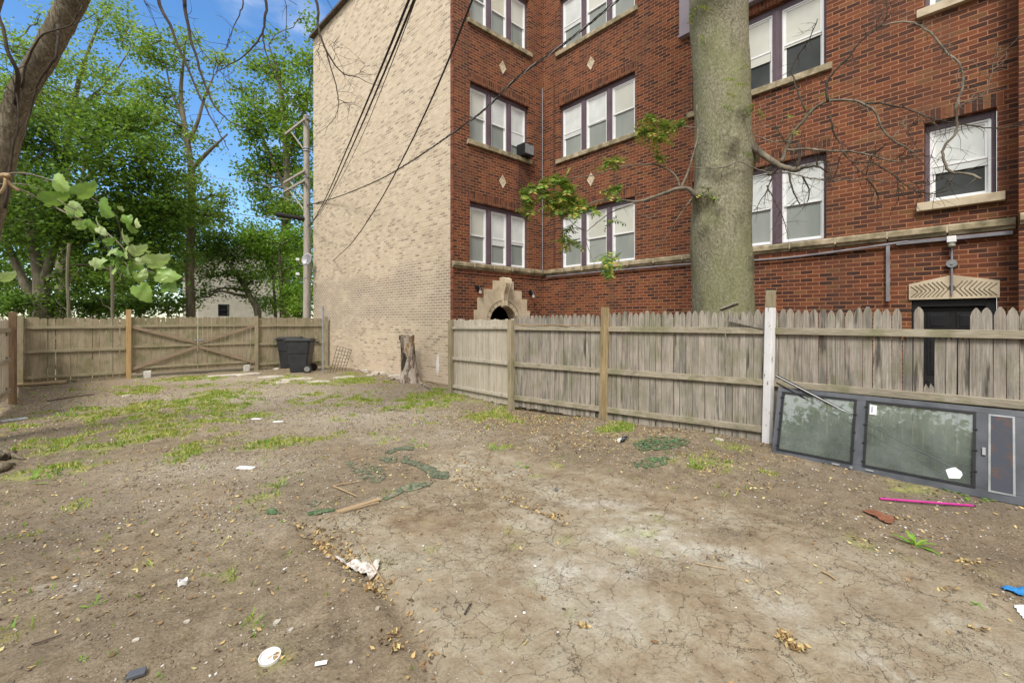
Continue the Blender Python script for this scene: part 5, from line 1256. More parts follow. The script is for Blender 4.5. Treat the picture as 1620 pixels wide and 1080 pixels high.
tree('poplar_tree', 'slender open-crowned tree with one tall dark trunk, behind the gate',
     [[(302, 497, 0, .17), (300, 420, 0, .16), (303, 340, 0, .14), (302, 265, 0, .12), (292, 200, 0, .10), (286, 150, 0, .08), (290, 100, 0, .05), (294, 60, 0, .03)],
      [(303, 268, 0, .1), (330, 240, 0, .07), (360, 212, 0, .03)], [(296, 230, 0, .09), (312, 195, 0, .07), (322, 160, 0, .05), (338, 120, 0, .03)], [(290, 190, 0, .06), (270, 140, 0, .04), (262, 100, 0, .02)]],
     [(246, 65, 26, .9), (232, 92, 22, .9), (252, 100, 18, .9), (292, 62, 18, .9), (300, 96, 22, .5), (342, 96, 22, .5), (258, 160, 34, .9), (236, 190, 34, .9), (330, 150, 20, .4), (276, 215, 36, .7), (330, 222, 22, .5), (312, 290, 26, .8), (345, 312, 24, .9), (330, 345, 30, .9), (355, 95, 12, .4),
      (318, 130, 16, .4), (270, 300, 40, .8), (300, 330, 28, .7), (280, 400, 40, .8), (240, 130, 24, .6)],
     18.5, M_leaf_light, 0.14, 1.0, spread=0.24)
tree('elm_tree', 'large bright green tree at the right, partly behind the utility pole and the tan wall',
     [[(452, 497, 0, .25), (450, 400, 0, .24), (455, 300, 0, .2), (450, 200, 0, .14), (440, 120, 0, .08), (425, 70, 0, .03)], [(452, 300, 0, .12), (420, 230, 0, .08), (400, 160, 0, .04)], [(452, 260, 0, .12), (480, 180, 0, .08), (495, 110, 0, .04)]],
     [(404, 78, 14, .5), (398, 110, 20, .6), (440, 112, 30, .9), (478, 95, 26, .8), (472, 150, 34, 1), (400, 152, 26, .8), (428, 190, 40, 1.1), (478, 215, 36, 1.1), (398, 215, 22, .8), (455, 262, 40, 1.1), (494, 285, 26, 1), (410, 300, 22, 1), (428, 325, 28, 1), (470, 335, 36, 1.1), (440, 60, 14, .4), (505, 60, 24, .5),
      (395, 190, 20, .7), (375, 205, 12, .5), (396, 275, 20, .8), (425, 255, 30, 1), (482, 30, 18, .3)],
     23.5, M_leaf_mid, 0.19, 1.15, spread=0.32)
tree('locust_tree', 'pale yellow-green bushy tree low between the gate and the utility pole',
     [[(446, 497, 0, .1), (444, 440, 0, .08), (440, 390, 0, .05)], [(436, 497, 0, .07), (432, 440, 0, .05), (430, 400, 0, .03)]],
     [(455, 385, 34), (480, 425, 30), (432, 425, 34), (460, 465, 30), (420, 385, 26), (400, 400, 24), (478, 470, 24), (428, 478, 22), (478, 375, 26), (405, 365, 22), (385, 378, 18, .8)],
     20.5, M_leaf_bright, 0.13, 1.1, spread=0.24)
tree('leaning_tree', 'dark tree with a thin trunk leaning left beside the pale house',
     [[(408, 497, 0, .14), (396, 470, 0, .12), (376, 435, 0, .09), (352, 405, 0, .05)], [(392, 462, 0, .06), (385, 430, 0, .03)]],
     [(345, 385, 30), (368, 405, 26), (330, 412, 26), (322, 440, 20, .7), (385, 430, 22, .8), (352, 432, 18, .6), (310, 470, 18, .6), (395, 470, 16, .5), (332, 462, 18, .5), (376, 458, 15, .5), (400, 445, 20, .7)],
     19.5, M_leaf_dark, 0.13, 1.0, spread=0.22)
# saplings: thin bare stems standing just beyond the fence
for k, (ln, lab) in enumerate((([(178, 497), (178, 455), (176, 420)], 'bare thin sapling stem behind the fence, left of the yellow post'), ([(109, 497), (107, 450), (108, 405), (110, 385)], 'thin leafless sapling standing right of the forking trunks'))):
    pts_ = [P(u, v, 13.8) for u, v in ln]; pts_ = [Vector((pts_[0].x, pts_[0].y, 0))] + pts_
    e = empty('sapling', pts_[0], lab, 'sapling', 'saplings beyond the far fence'); mb = MB(); mb.tube(smooth_path(pts_, 4), 0.045, 7); mb.build('trunk', M_bark_far, e)
    mb = MB(); limb(mb, pts_[1], pts_[1] + Vector((-0.3, 0.1, 0.5)), 0.02, 0.006); limb(mb, pts_[2], pts_[2] + Vector((0.3, 0.1, 0.6)), 0.02, 0.006); mb.build('branch', M_bark_far, e)
# low shrubs behind the fence
bush_spots = [(20, 478, 26, 14.5, 'leafy shrub behind the left corner of the far fence'), (100, 478, 24, 16, 'leafy shrub behind the fence beside the forking trunks'), (150, 478, 26, 17, 'dark shrub behind the fence between the saplings'), (220, 480, 22, 18, 'dark shrub behind the yellow post'),
              (275, 482, 22, 18.5, 'shrub at the foot of the slender tree'), (470, 488, 18, 19, 'low shrub left of the utility pole')]
for u, v, rp, D_, lab in bush_spots:
    c = P(u, v, D_); e = empty('shrub', (c.x, c.y, 0), lab, 'shrub', 'shrubs beyond the far fence'); mb = MB()
    r = rp * D_ / F
    p3, cc = crown_points(c, r, int(1100 * (r / .6) ** 2), spread=0.2, flat=0.7); p3 = p3[p3[:, 2] > 0.1]
    low = p3.copy(); low[:, 2] = npr.uniform(0.3, c.z, len(low)); p3 = np.concatenate([p3, low[::2]])
    for j in range(0, len(cc), 4): limb(mb, (c.x, c.y, 0), cc[j], 0.02, 0.006, 0, 3, 0.05, 4)
    mb.build('stem', M_bark_far, e); V_, F_ = leaf_quads(p3, 0.13); np_mesh('foliage', V_, F_, M_leaf_mid if u > 250 else M_leaf_dark, parent=e)
# distant wood, and an unseen tree belt at the left, as one mass
pts_all = []
for k in range(120):
    u = rnd.uniform(-120, 500); top = 330 if u < 330 else 385
    v = rnd.uniform(top, 500); D_ = rnd.uniform(33, 44); c = P(u, v, D_)
    if 300 < u < 420 and v > 430: continue
    if -10 < u < 60 and 440 < v < 482 and rnd.random() < 0.9: continue
    if 215 < u < 262 and 440 < v < 470 and rnd.random() < 0.8: continue
    p3, _ = crown_points(c, rnd.uniform(1.2, 2.2), 520, spread=0.45); pts_all.append(p3)
for k in range(230):  # unseen tree belt left of the yard, shaped for the door glass reflection
    c = Vector((rnd.uniform(-14, -10.0), rnd.uniform(-16, 12), 0)); c.z = 0.4 + rnd.random() ** 0.75 * (8.0 + 0.4 * math.sin(c.y * 0.7))
    p3, _ = crown_points(c, rnd.uniform(1.4, 2.4), 520, spread=0.5); pts_all.append(p3)
A = np.concatenate(pts_all); A = A[A[:, 2] > 0]; V_, F_ = leaf_quads(A, 0.32)
tag(np_mesh('woodland', V_, F_, M_leaf_dark, origin=Vector((0, 0, 0))), 'far-off green wood behind the nearer trees, with an unseen tree belt mirrored in the storm door', 'woodland', kind='stuff')

# ------------------------------------------------------------------ house behind
hs_ = empty('pale_house', (7, 36, 0), 'pale clapboard house with one small dark window beyond the gate', 'house')
t = NT('clapboard'); sp = t.node('ShaderNodeSeparateXYZ'); t.link(t.pos(), sp.inputs[0])
fr_ = t.math('FRACT', t.math('MULTIPLY', sp.outputs['Z'], 7.5)); M_clap = t.done(t.ramp(t.noise(t.pos(), 3, 4), [(0.3, (0.50, 0.48, 0.40)), (0.7, (0.62, 0.59, 0.50))]), 0.7, t.bump(fr_, 0.02))
hx0, hx1, hy0 = 4.35, 9.5, 35.0
w0, w1 = onY(345, 480, hy0).x, onY(363, 480, hy0).x
mb = MB(); wall_face(mb, hy0, 'Y', hx0, hx1, 0, 5.2, [(w0, w1, 1.95, 2.75)], 0.15, -1)
mb.quad((hx0, hy0, 0), (hx0, hy0 + 8, 0), (hx0, hy0 + 8, 5.2), (hx0, hy0, 5.2)); mb.quad((hx1, hy0, 0), (hx1, hy0 + 8, 0), (hx1, hy0 + 8, 5.2), (hx1, hy0, 5.2))
mb.add([(hx0, hy0, 5.2), (hx1, hy0, 5.2), ((hx0 + hx1) / 2, hy0, 7)], [(0, 1, 2)]); mb.build('wall', M_clap, hs_)
mb = MB(); mid = (hx0 + hx1) / 2
for a, b in ((hx0 - 0.3, mid), (hx1 + 0.3, mid)): mb.add([(a, hy0 - 0.3, 5.05), (a, hy0 + 8.3, 5.05), (b, hy0 + 8.3, 7.1), (b, hy0 - 0.3, 7.1)], [(0, 1, 2, 3)])
mb.build('roof', mat_noise('roof_shingle', (0.08, 0.075, 0.07), (0.15, 0.14, 0.13), 4, 0.9), hs_)
mb = MB(); 
for a, b, c_, d_ in ((w0, w0 + 0.07, 1.95, 2.75), (w1 - 0.07, w1, 1.95, 2.75), (w0 + 0.07, w1 - 0.07, 1.95, 2.02), (w0 + 0.07, w1 - 0.07, 2.68, 2.75), (w0 + 0.07, w1 - 0.07, 2.32, 2.37)): mb.box((a, hy0 + 0.02, c_), (b, hy0 + 0.08, d_))
wn_ = mb.build('window', M_black, hs_); mb = MB(); mb.box((w0 + 0.07, hy0 + 0.10, 2.02), (w1 - 0.07, hy0 + 0.12, 2.68)); mb.build('pane', M_dark, wn_)

# ------------------------------------------------------------------ big tree by the red wall
TB = P(1143, 500, 7.45); bt = empty('large_tree', (TB.x, TB.y, 0), 'thick grey-green tree trunk with bare twisting branches, rising between the picket fence and red wall', 'tree')
DT = 7.45
prof = [(-0.1, 1143, .62), (0.4, 1143, .56), (1.0, 1143, .51), (1.7, 1143.5, .475), (2.3, 1142, .47), (2.9, 1140, .475), (3.3, 1140, .47), (3.7, 1143, .462), (4.1, 1144, .45), (4.6, 1144, .445), (5.2, 1143, .44), (5.8, 1141, .435), (6.6, 1138, .44), (7.2, 1136, .45), (8.0, 1134, .42), (9.5, 1130, .36), (11, 1125, .28)]
pts = []; rad = []
for (za, ua, ra), (zb_, ub, rb) in zip(prof[:-1], prof[1:]):
    st_ = max(1, int((zb_ - za) / 0.08))
    for i in range(st_):
        f = i / st_; uu = ua + (ub - ua) * f; q = P(uu, 500, DT); pts.append((q.x, q.y, za + (zb_ - za) * f)); rad.append(ra + (rb - ra) * f)
vs_, fs = lumpy_trunk(pts, rad, 72, 0.075, 12, 0.06)
# knots and branch collars
Rv = Vector((C, -S, 0)); Fv = Vector((S, C, 0))
knots = [(3.72, -0.42, -0.20, 0.18, 0.19), (3.45, -0.25, -0.40, 0.10, 0.05), (4.05, -0.30, -0.35, 0.14, 0.07), (4.45, 0.42, -0.1, 0.18, 0.14), (4.3, -0.05, -0.44, 0.13, -0.06), (4.52, -0.05, -0.44, 0.08, 0.05), (6.9, -0.3, -0.3, 0.28, 0.17), (3.2, -0.36, -0.25, 0.16, 0.06), (5.0, 0.1, -0.43, 0.12, 0.03), (2.6, 0.3, -0.3, 0.2, 0.03)]
c_base = Vector((TB.x, TB.y, 0)); vv = []
for x, y, z in vs_:
    p = Vector((x, y, z)); ax = Vector((TB.x, TB.y, z)); rdir = (p - ax).normalized()
    for kz, kr, kf, ks, kh in knots:
        kc = c_base + Rv * kr + Fv * kf; kc.z = kz; d2 = (p - kc).length / ks
        if d2 < 2.5: p = p + rdir * kh * math.exp(-d2 * d2)
    vv.append(tuple(p))
M_bark_scar = M_bark_big.copy(); M_bark_scar.name = 'scarred_mossy_bark'; nt = M_bark_scar.node_tree; pb_ = nt.nodes['Principled BSDF']; src = pb_.inputs['Base Color'].links[0].from_socket
geo = nt.nodes.new('ShaderNodeNewGeometry'); nzz = nt.nodes.new('ShaderNodeTexNoise'); nzz.inputs['Scale'].default_value = 11; nzz.inputs['Detail'].default_value = 5; nt.links.new(geo.outputs['Position'], nzz.inputs['Vector'])
for kz, kr, kf, ks, kh in knots:
    kc = c_base + Rv * kr + Fv * kf; vd = nt.nodes.new('ShaderNodeVectorMath'); vd.operation = 'DISTANCE'; vd.inputs[1].default_value = (kc.x, kc.y, kz); nt.links.new(geo.outputs['Position'], vd.inputs[0])
    ad_ = nt.nodes.new('ShaderNodeMath'); ad_.operation = 'MULTIPLY_ADD'; ad_.inputs[1].default_value = 0.35; nt.links.new(nzz.outputs['Fac'], ad_.inputs[0]); nt.links.new(vd.outputs['Value'], ad_.inputs[2])
    mr_ = nt.nodes.new('ShaderNodeMapRange'); mr_.inputs['From Min'].default_value = ks * 1.1 + 0.2; mr_.inputs['From Max'].default_value = ks * 0.6 + 0.12; mr_.inputs['To Max'].default_value = 0.7; nt.links.new(ad_.outputs[0], mr_.inputs['Value'])
    mx_ = nt.nodes.new('ShaderNodeMix'); mx_.data_type = 'RGBA'; mx_.inputs['B'].default_value = (0.065, 0.058, 0.042, 1); nt.links.new(mr_.outputs[0], mx_.inputs['Factor']); nt.links.new(src, mx_.inputs['A']); src = mx_.outputs['Result']
nt.links.new(src, pb_.inputs['Base Color'])
mb = MB(); mb.add(vv, fs); mb.build('trunk', M_bark_scar, bt, smooth=True)
def br_pts(lst, sx, ox, oy, D0, D1=None, jitter=0.0):
    D1 = D0 if D1 is None else D1; n = len(lst); out = []
    for i, (x, y) in enumerate(lst): out.append(P(ox + x / sx, oy + y / sx, D0 + (D1 - D0) * i / max(1, n - 1) + (rnd.uniform(-jitter, jitter) if 0 < i else 0)))
    return out
def branch(mb_, pts_, r0, r1, seg=7, kink=0.015):
    sp_ = smooth_path(pts_, 4)
    sp_ = [p + Vector([rnd.uniform(-kink, kink) * 0.5 for _ in range(3)]) if 0 < i < len(sp_) - 1 else p for i, p in enumerate(sp_)]
    m = len(sp_); mb_.tube(sp_, [r0 + (r1 - r0) * (i / (m - 1)) ** 0.8 for i in range(m)], seg, cap=True); return sp_
def twigs(mb_, sp_, n, L=(0.12, 0.4), r=0.003):
    for _ in range(n):
        i = rnd.randrange(1, len(sp_)); p = sp_[i]; d = Vector([rnd.uniform(-1, 1) for _ in range(3)]).normalized(); t_ = (sp_[i] - sp_[i - 1]).normalized(); d = (d * 0.9 + t_ * 0.6).normalized()
        l = rnd.uniform(*L); q1 = p + d * l * 0.5 + Vector([rnd.uniform(-.03, .03) for _ in range(3)]); q2 = q1 + (d + Vector([rnd.uniform(-.6, .6) for _ in range(3)])).normalized() * l * 0.5
        s2 = smooth_path([p, q1, q2], 3); mb_.tube(s2, [r * 1.3 + (r * 0.4 - r * 1.3) * k / (len(s2) - 1) for k in range(len(s2))], 4, cap=False)
        if rnd.random() < 0.5:
            d3 = Vector([rnd.uniform(-1, 1) for _ in range(3)]).normalized(); mb_.tube([q1, q1 + d3 * l * 0.35], [r, r * 0.4], 4, cap=False)
bare = [([(300, 670), (330, 695), (380, 735), (450, 780), (520, 805), (560, 802)], .062, .036, 'l'), ([(545, 805), (553, 740), (548, 682)], .03, .018, 'd'),
        ([(470, 770), (490, 710), (520, 640), (560, 590), (620, 520), (690, 482), (780, 475), (850, 490), (910, 530), (950, 610), (990, 660), (1060, 700), (1100, 725)], .03, .009, 'l'),
        ([(688, 482), (684, 400), (720, 340), (790, 270), (850, 190), (940, 120), (970, 60), (965, -30)], .02, .006, 'd'),
        ([(930, 128), (1040, 105), (1110, 115), (1190, 170), (1240, 240), (1300, 290), (1332, 360), (1320, 440), (1302, 500), (1300, 590), (1290, 640), (1240, 700), (1240, 770), (1280, 820), (1340, 822), (1415, 850)], .010, .016, 'l'),
        ([(850, 490), (960, 495), (1080, 520), (1160, 555), (1260, 580), (1380, 600), (1480, 610), (1640, 590)], .014, .006, 'd'),
        ([(490, 712), (600, 708), (700, 718), (800, 720), (900, 740), (1000, 765), (1060, 765)], .019, .008, 'l'),
        ([(60, 800), (200, 792), (265, 768), (340, 800), (420, 820), (500, 822), (600, 845), (700, 855), (800, 855), (880, 850), (970, 865)], .009, .009, 'l'),
        ([(700, 550), (720, 640), (760, 700), (740, 760), (720, 840), (660, 850)], .012, .007, 'd'),
        ([(800, 772), (900, 772), (1000, 830), (1060, 880), (1110, 905), (1200, 920), (1260, 900)], .010, .005, 'd'),
        ([(505, 822), (520, 900), (555, 968)], .016, .008, 'd'), ([(570, 840), (600, 900), (597, 950)], .014, .006, 'd'), ([(430, 830), (390, 920), (340, 1000)], .012, .004, 'd'), ([(400, 880), (440, 960), (480, 1040), (495, 1100)], .011, .004, 'd'),
        ([(640, 90), (600, 190), (550, 260), (520, 320), (530, 390), (560, 470), (585, 530)], .006, .012, 'd'),
        ([(1020, 830), (1020, 870), (1025, 950)], .010, .005, 'd'), ([(870, 850), (900, 880), (930, 920)], .008, .005, 'd'), ([(900, 740), (960, 690), (900, 740), (870, 830)], .012, .007, 'd'),
        ([(1302, 500), (1400, 470), (1450, 400), (1475, 330), (1455, 285)], .008, .003, 'l'), ([(560, 800), (640, 790), (690, 820)], .02, .010, 'd'), ([(640, 790), (640, 760), (700, 770)], .012, .006, 'd'),
        ([(440, 600), (480, 660), (500, 700)], .008, .012, 'd'), ([(340, 640), (420, 670), (500, 670)], .006, .010, 'l'), ([(450, 800), (420, 830), (400, 830)], .02, .012, 'd'),
        ([(760, 720), (800, 770), (860, 830)], .008, .006, 'd'), ([(1000, 765), (1040, 740), (1180, 740)], .007, .004, 'd'), ([(370, 500), (380, 590), (470, 600)], .004, .006, 'l'), ([(1060, 640), (1100, 580), (1200, 570)], .005, .004, 'd'),
        ([(1080, 860), (1160, 880), (1220, 850), (1260, 850)], .006, .004, 'd'), ([(990, 660), (1040, 600), (1045, 590)], .006, .004, 'l')]
for i, (lst, r0, r1, k) in enumerate(bare):
    Xb = 7.70 - 0.04 * (i % 5); pts_ = [P(1080 + x_ / 3, y_ / 3, 6.92) if (i == 7 and x_ < 350) else onX(1080 + x_ / 3.0, y_ / 3.0, (7.68 if x_ < 560 else Xb + 0.22 * min(1, (x_ - 560) / 500.0) * (1 + 0.3 * (i % 3)) + rnd.uniform(-0.03, 0.03))) for x_, y_ in lst]
    mb = MB(); sp_ = branch(mb, pts_, r0, r1); twigs(mb, sp_, int(4 + len(lst) * 3.2)); mb.build('branch', M_twig_l if k == 'l' else M_twig, bt, smooth=True)
leafy = [([(1262, 545), (1240, 530), (1200, 495), (1140, 490), (1060, 515), (960, 550), (860, 580), (760, 565), (620, 568), (540, 600)], .045, .010), ([(1150, 490), (1190, 400), (1240, 240), (1262, 130), (1255, -60)], .02, .010), ([(1245, 215), (1290, 190), (1340, 165), (1500, 60)], .010, .005),
         ([(1145, 485), (1110, 400), (1000, 340), (880, 335), (760, 345), (660, 375), (560, 410), (480, 415)], .018, .006), ([(1000, 340), (995, 240), (990, 120), (960, 50), (920, -10)], .009, .004), ([(860, 585), (700, 645), (600, 715), (520, 770), (420, 700)], .010, .005),
         ([(520, 770), (540, 880), (585, 990)], .006, .003), ([(1220, 560), (1120, 700), (1040, 830), (965, 915)], .009, .004), ([(340, 660), (240, 660), (190, 630)], .006, .004), ([(1110, 75), (1200, 85), (1258, 95)], .006, .006), ([(540, 600), (440, 570), (300, 520), (180, 500)], .009, .004),
         ([(480, 415), (380, 430), (250, 430), (200, 460)], .006, .004), ([(585, 950), (640, 920), (650, 960), (690, 1020)], .004, .002), ([(860, 585), (860, 640), (950, 680), (1010, 640)], .005, .003)]
for i, (lst, r0, r1) in enumerate(leafy):
    mb = MB(); sp_ = branch(mb, br_pts(lst, 4.153, 800, 180, 7.15, 7.0 + 0.12 * (i % 4), 0.04), r0, r1, kink=0.01); twigs(mb, sp_, 5, (0.08, 0.22), 0.002); mb.build('branch', M_twig_l, bt, smooth=True)
def compound_leaf(Vl, Fl, p, d, L, pairs=8, wid=0.075, droop=0.5):
    p = Vector(p); d = Vector(d).normalized(); pos_ = p.copy(); up_ = Vector((0, 0, 1)); rachis = [p.copy()]
    for k in range(pairs):
        d = (d + Vector((0, 0, -droop / pairs * 1.4))).normalized(); pos_ = pos_ + d * L / pairs; rachis.append(pos_.copy())
        s = d.cross(up_); s = s.normalized() if s.length > 0.05 else Vector((1, 0, 0)); n_ = s.cross(d).normalized()
        for sg_ in (1, -1):
            ll = wid * rnd.uniform(0.8, 1.15) * (1.0 - 0.35 * abs(k / pairs - 0.4)); ld = (s * sg_ + d * 0.45 + n_ * rnd.uniform(-0.5, 0.05)).normalized(); ls = ld.cross(n_).normalized()
            b = len(Vl); q = pos_
            Vl += [tuple(q), tuple(q + ld * ll * 0.4 + ls * ll * 0.17), tuple(q + ld * ll), tuple(q + ld * ll * 0.4 - ls * ll * 0.17)]; Fl.append((b, b + 1, b + 2, b + 3))
    return rachis
clus = [(150, 530, 4), (190, 480, 4), (240, 440, 4), (300, 430, 4), (380, 420, 4), (430, 460, 3), (180, 590, 4), (290, 560, 4), (360, 540, 4), (430, 560, 4), (500, 560, 4), (420, 620, 3), (330, 600, 4), (250, 520, 4), (560, 630, 2), (690, 290, 3), (740, 290, 3), (700, 500, 2), (740, 490, 2),
        (950, 110, 3), (1010, 150, 3), (1050, 70, 2), (1140, 50, 2), (1000, 270, 2), (420, 740, 2), (460, 820, 1), (400, 820, 1), (660, 940, 2), (690, 1000, 2), (740, 930, 1), (1300, 510, 4), (1330, 540, 3), (960, 20, 2), (870, 90, 2), (700, 690, 1), (430, 480, 3)]
Vl, Fl = [], []; rb = MB()
for x, y, n in clus:
    c = P(800 + x / 4.153 + rnd.uniform(-6, 6), 180 + y / 4.153 + rnd.uniform(-4, 4), 7.05 + rnd.uniform(-.15, .15))
    for _ in range(n + 2):
        d = Vector([rnd.uniform(-1, 1), rnd.uniform(-1, 1), rnd.uniform(-0.5, 0.35)]); L = rnd.uniform(0.24, 0.44)
        ra = compound_leaf(Vl, Fl, c - d.normalized() * L * 0.4, d, L, rnd.randint(7, 10), 0.105); rb.tube(ra, 0.0022, 4, cap=False)
for x, y, n in [(200, 440, 1), (240, 400, 1), (260, 380, 1), (340, 490, 2), (350, 520, 1), (490, 550, 1), (90, 160, 1), (180, 500, 1), (540, 610, 2), (560, 500, 1), (650, 440, 1), (340, 760, 1), (60, 30, 2), (245, 350, 1)]:
    c = P(1080 + x / 3, y / 3, 6.75)
    for _ in range(n):
        d = Vector([rnd.uniform(-1, 1), rnd.uniform(-1, 1), rnd.uniform(-0.5, 0.5)]); ra = compound_leaf(Vl, Fl, c, d, 0.22, 7, 0.06); rb.tube(ra, 0.002, 4, cap=False)
# loose yellow leaflets along bare branches
for _ in range(70):
    c = P(rnd.uniform(1200, 1500), rnd.uniform(130, 300), rnd.uniform(6.8, 7.2)); 
    compound_leaf(Vl, Fl, c, (rnd.uniform(-1, 1), rnd.uniform(-1, 1), -1), 0.03, 1, 0.03) if rnd.random() < 0.6 else None
np_mesh('foliage', np.array(Vl), np.array(Fl), M_leaf_comp, parent=bt); rb.build('leaf_stalk', M_weed, bt)
# the crown's bare limbs above the picture
mb = MB(); topc = Vector(pts[-1])
for k in range(11):
    a = k * 2.4; q = topc + Vector((math.cos(a) * rnd.uniform(1.5, 3.0), math.sin(a) * rnd.uniform(1.5, 3.5), rnd.uniform(1.5, 5))); mb = MB(); sp_ = limb(mb, topc - Vector((0, 0, rnd.uniform(0, 1.5))), q, 0.13, 0.03, 0.1, 4); twigs(mb, sp_, 8, (0.6, 1.6), 0.012); mb.build('upper_limb', M_bark_big, bt, smooth=True)

# ------------------------------------------------------------------ leaning tree at the left
lt_ = empty('leaning_trunk_tree', (-1.35, 8.4, 0), 'furrowed brown trunk leaning in from the left edge, with bare twigs hanging overhead', 'tree')
tr = [P(-75, 740, 5.9), P(-70, 690, 5.9), P(-58, 560, 5.8), P(-38, 420, 5.7), P(-16, 330, 5.6), P(4, 245, 5.55), P(30, 158, 5.5), P(76, 77, 5.4), P(116, 0, 5.3), P(142, -50, 5.2), P(190, -110, 5.1), P(280, -200, 5.0)]
sp_ = smooth_path(tr, 6); m = len(sp_); vs_ = []
rr_ = [0.185 - 0.06 * min(1, i / (m * 0.5)) for i in range(m)]; rr_[:6] = [0.34, 0.29, 0.25, 0.22, 0.20, 0.19]
mb = MB(); mb.tube(sp_, rr_, 22, wob=0.05); mb.build('trunk', M_bark_l, lt_, smooth=True)
mb = MB(); mb.tube(smooth_path([P(-85, 180, 5.2), P(-50, 110, 5.2), P(-22, 40, 5.2), P(0, -30, 5.1)], 5), 0.07, 12); mb.build('limb', M_bark_l, lt_, smooth=True)
for ln, r0 in (([P(25, 165, 5.3), P(28, 120, 5.1), P(12, 80, 5.0), P(0, 30, 5.0), P(-20, -20, 5.0)], .028), ([P(92, 40, 5.05), P(88, 90, 5.0), P(62, 130, 5.1), P(50, 165, 5.15), P(35, 230, 5.2)], .018),
               ([P(35, 140, 5.2), P(45, 90, 5.1), P(70, 55, 5.0), P(110, 40, 5.0), P(130, 10, 5.0)], .014), ([P(8, 330, 5.3), P(20, 240, 5.25), P(30, 180, 5.2), P(20, 120, 5.2)], .016)):
    mb = MB(); s_ = branch(mb, ln, r0, r0 * 0.4); twigs(mb, s_, 8, (0.15, 0.5), 0.004); mb.build('branch', M_twig, lt_, smooth=True)
hang = [([(250, -12), (268, 40), (290, 90), (318, 155), (345, 205), (362, 238)], .014), ([(292, -12), (292, 15), (302, 60), (316, 110), (335, 160), (360, 190), (395, 205)], .016), ([(300, 45), (320, 80), (345, 110)], .006),
        ([(418, -12), (418, 30), (415, 52), (395, 80), (360, 105), (340, 115)], .013), ([(416, 50), (420, 80), (440, 130), (470, 170), (500, 200)], .009), ([(383, -12), (378, 25), (362, 60), (358, 75)], .007), ([(228, -12), (236, 10)], .008), ([(448, -12), (452, 50), (462, 80)], .005),
        ([(495, -12), (502, 40), (510, 65), (528, 100), (545, 118), (562, 122), (590, 134)], .012), ([(510, 65), (522, 100), (533, 145), (536, 165), (530, 185), (518, 200)], .009), ([(533, 155), (550, 164), (568, 165)], .004), ([(340, 90), (360, 130), (390, 150)], .004),
        ([(528, 95), (530, 82), (527, 65)], .004), ([(562, 122), (572, 110), (578, 98)], .003), ([(505, 50), (505, 75), (495, 95)], .004)]
over = P(300, -260, 5.0)
for i, (lst, r0) in enumerate(hang):
    D_ = 4.6 + (i % 5) * 0.16; pl = [P(u, v, D_) for u, v in lst]
    mb = MB()
    if lst[0][1] < 0:
        top = pl[0].lerp(over, 0.45) + Vector((0, 0, 0.15)); pl = [over + Vector([rnd.uniform(-.05, .05) for _ in range(3)]), top] + pl; s_ = branch(mb, pl, r0 * 1.8, r0 * 0.25); s3 = s_[8:]
    else: s_ = branch(mb, pl, r0, r0 * 0.35); s3 = s_
    twigs(mb, s3, 7, (0.10, 0.38), 0.0022); mb.build('branch', M_twig, lt_, smooth=True)
# upper limbs over the yard (seen mirrored in the windows)
mb = MB(); tip = tr[-1]
for k in range(15):
    a = -0.5 + k * 0.42; q = tip + Vector((math.cos(a) * rnd.uniform(1.0, 4.0) - 1.2, math.sin(a) * rnd.uniform(1.0, 4.0), rnd.uniform(1.2, 6.5))); mb = MB(); s_ = limb(mb, tip.lerp(tr[-2], rnd.random()), q, 0.12, 0.02, 0.1, 4, 0.08); twigs(mb, s_, 16, (0.6, 2.0), 0.011); mb.build('upper_limb', M_bark_l, lt_, smooth=True)
mb = MB()
for ln in ([P(-60, 700, 5.8), G(-10, 716) + Vector((0, 0, .05)), G(18, 722) + Vector((0, 0, .02)), G(38, 726)], [P(-50, 690, 5.7), G(-5, 728) + Vector((0, 0, .04)), G(22, 716) + Vector((0, 0, .01))], [P(-60, 720, 5.7), G(-10, 745) + Vector((0, 0, .04)), G(20, 735)]): mb.tube(smooth_path(ln, 4), [0.10, 0.09, 0.08, 0.075, 0.065, 0.06, 0.05, 0.04, 0.03, 0.03, 0.02, 0.02, 0.01][:len(smooth_path(ln, 4))], 8)
mb.build('root', M_bark_l, lt_, smooth=True)

# ------------------------------------------------------------------ grapevine in the foreground
vn = empty('grapevine', P(-30, 330, 2.3), 'leafy vine shoot with large pale green leaves reaching in from the left edge', 'vine')
def VP_(x, y, D_): return P(x / 4.32, 250 + y / 4.32, D_)
stems = [([(-60, 110), (150, 105), (300, 135), (500, 205), (620, 270), (700, 330), (790, 390), (820, 480), (830, 590)], .0045), ([(-60, 170), (100, 200), (280, 285), (470, 385), (560, 420), (700, 490), (820, 590), (900, 690), (1000, 760), (1060, 790)], .0055), ([(-60, 180), (170, 182), (330, 240), (420, 300), (540, 370)], .004), ([(690, 490), (700, 560), (760, 640), (860, 720), (900, 800)], .0035), ([(640, 440), (700, 530), (780, 600)], .003)]
for lst, r in stems:
    mb = MB(); branch(mb, [VP_(x, y, 2.35 + 0.03 * (i % 3)) for i, (x, y) in enumerate(lst)], r, r * 0.5, 6, 0.004); mb.build('stem', M_twig_l, vn, smooth=True)
mb = MB(); mb.tube(smooth_path([VP_(-80, 125, 2.3), VP_(-10, 125, 2.3), VP_(40, 118, 2.3), VP_(60, 128, 2.3)], 4), [0.013] * 13, 8); mb.tube(smooth_path([VP_(-60, 260, 2.3), VP_(-5, 240, 2.3), VP_(30, 195, 2.3), VP_(38, 140, 2.3)], 4), 0.007, 8); mb.tube(smooth_path([VP_(30, 130, 2.3), VP_(70, 180, 2.32), VP_(130, 225, 2.34)], 4), 0.008, 6)
mb.build('cut_stem', M_lath, vn, smooth=True)
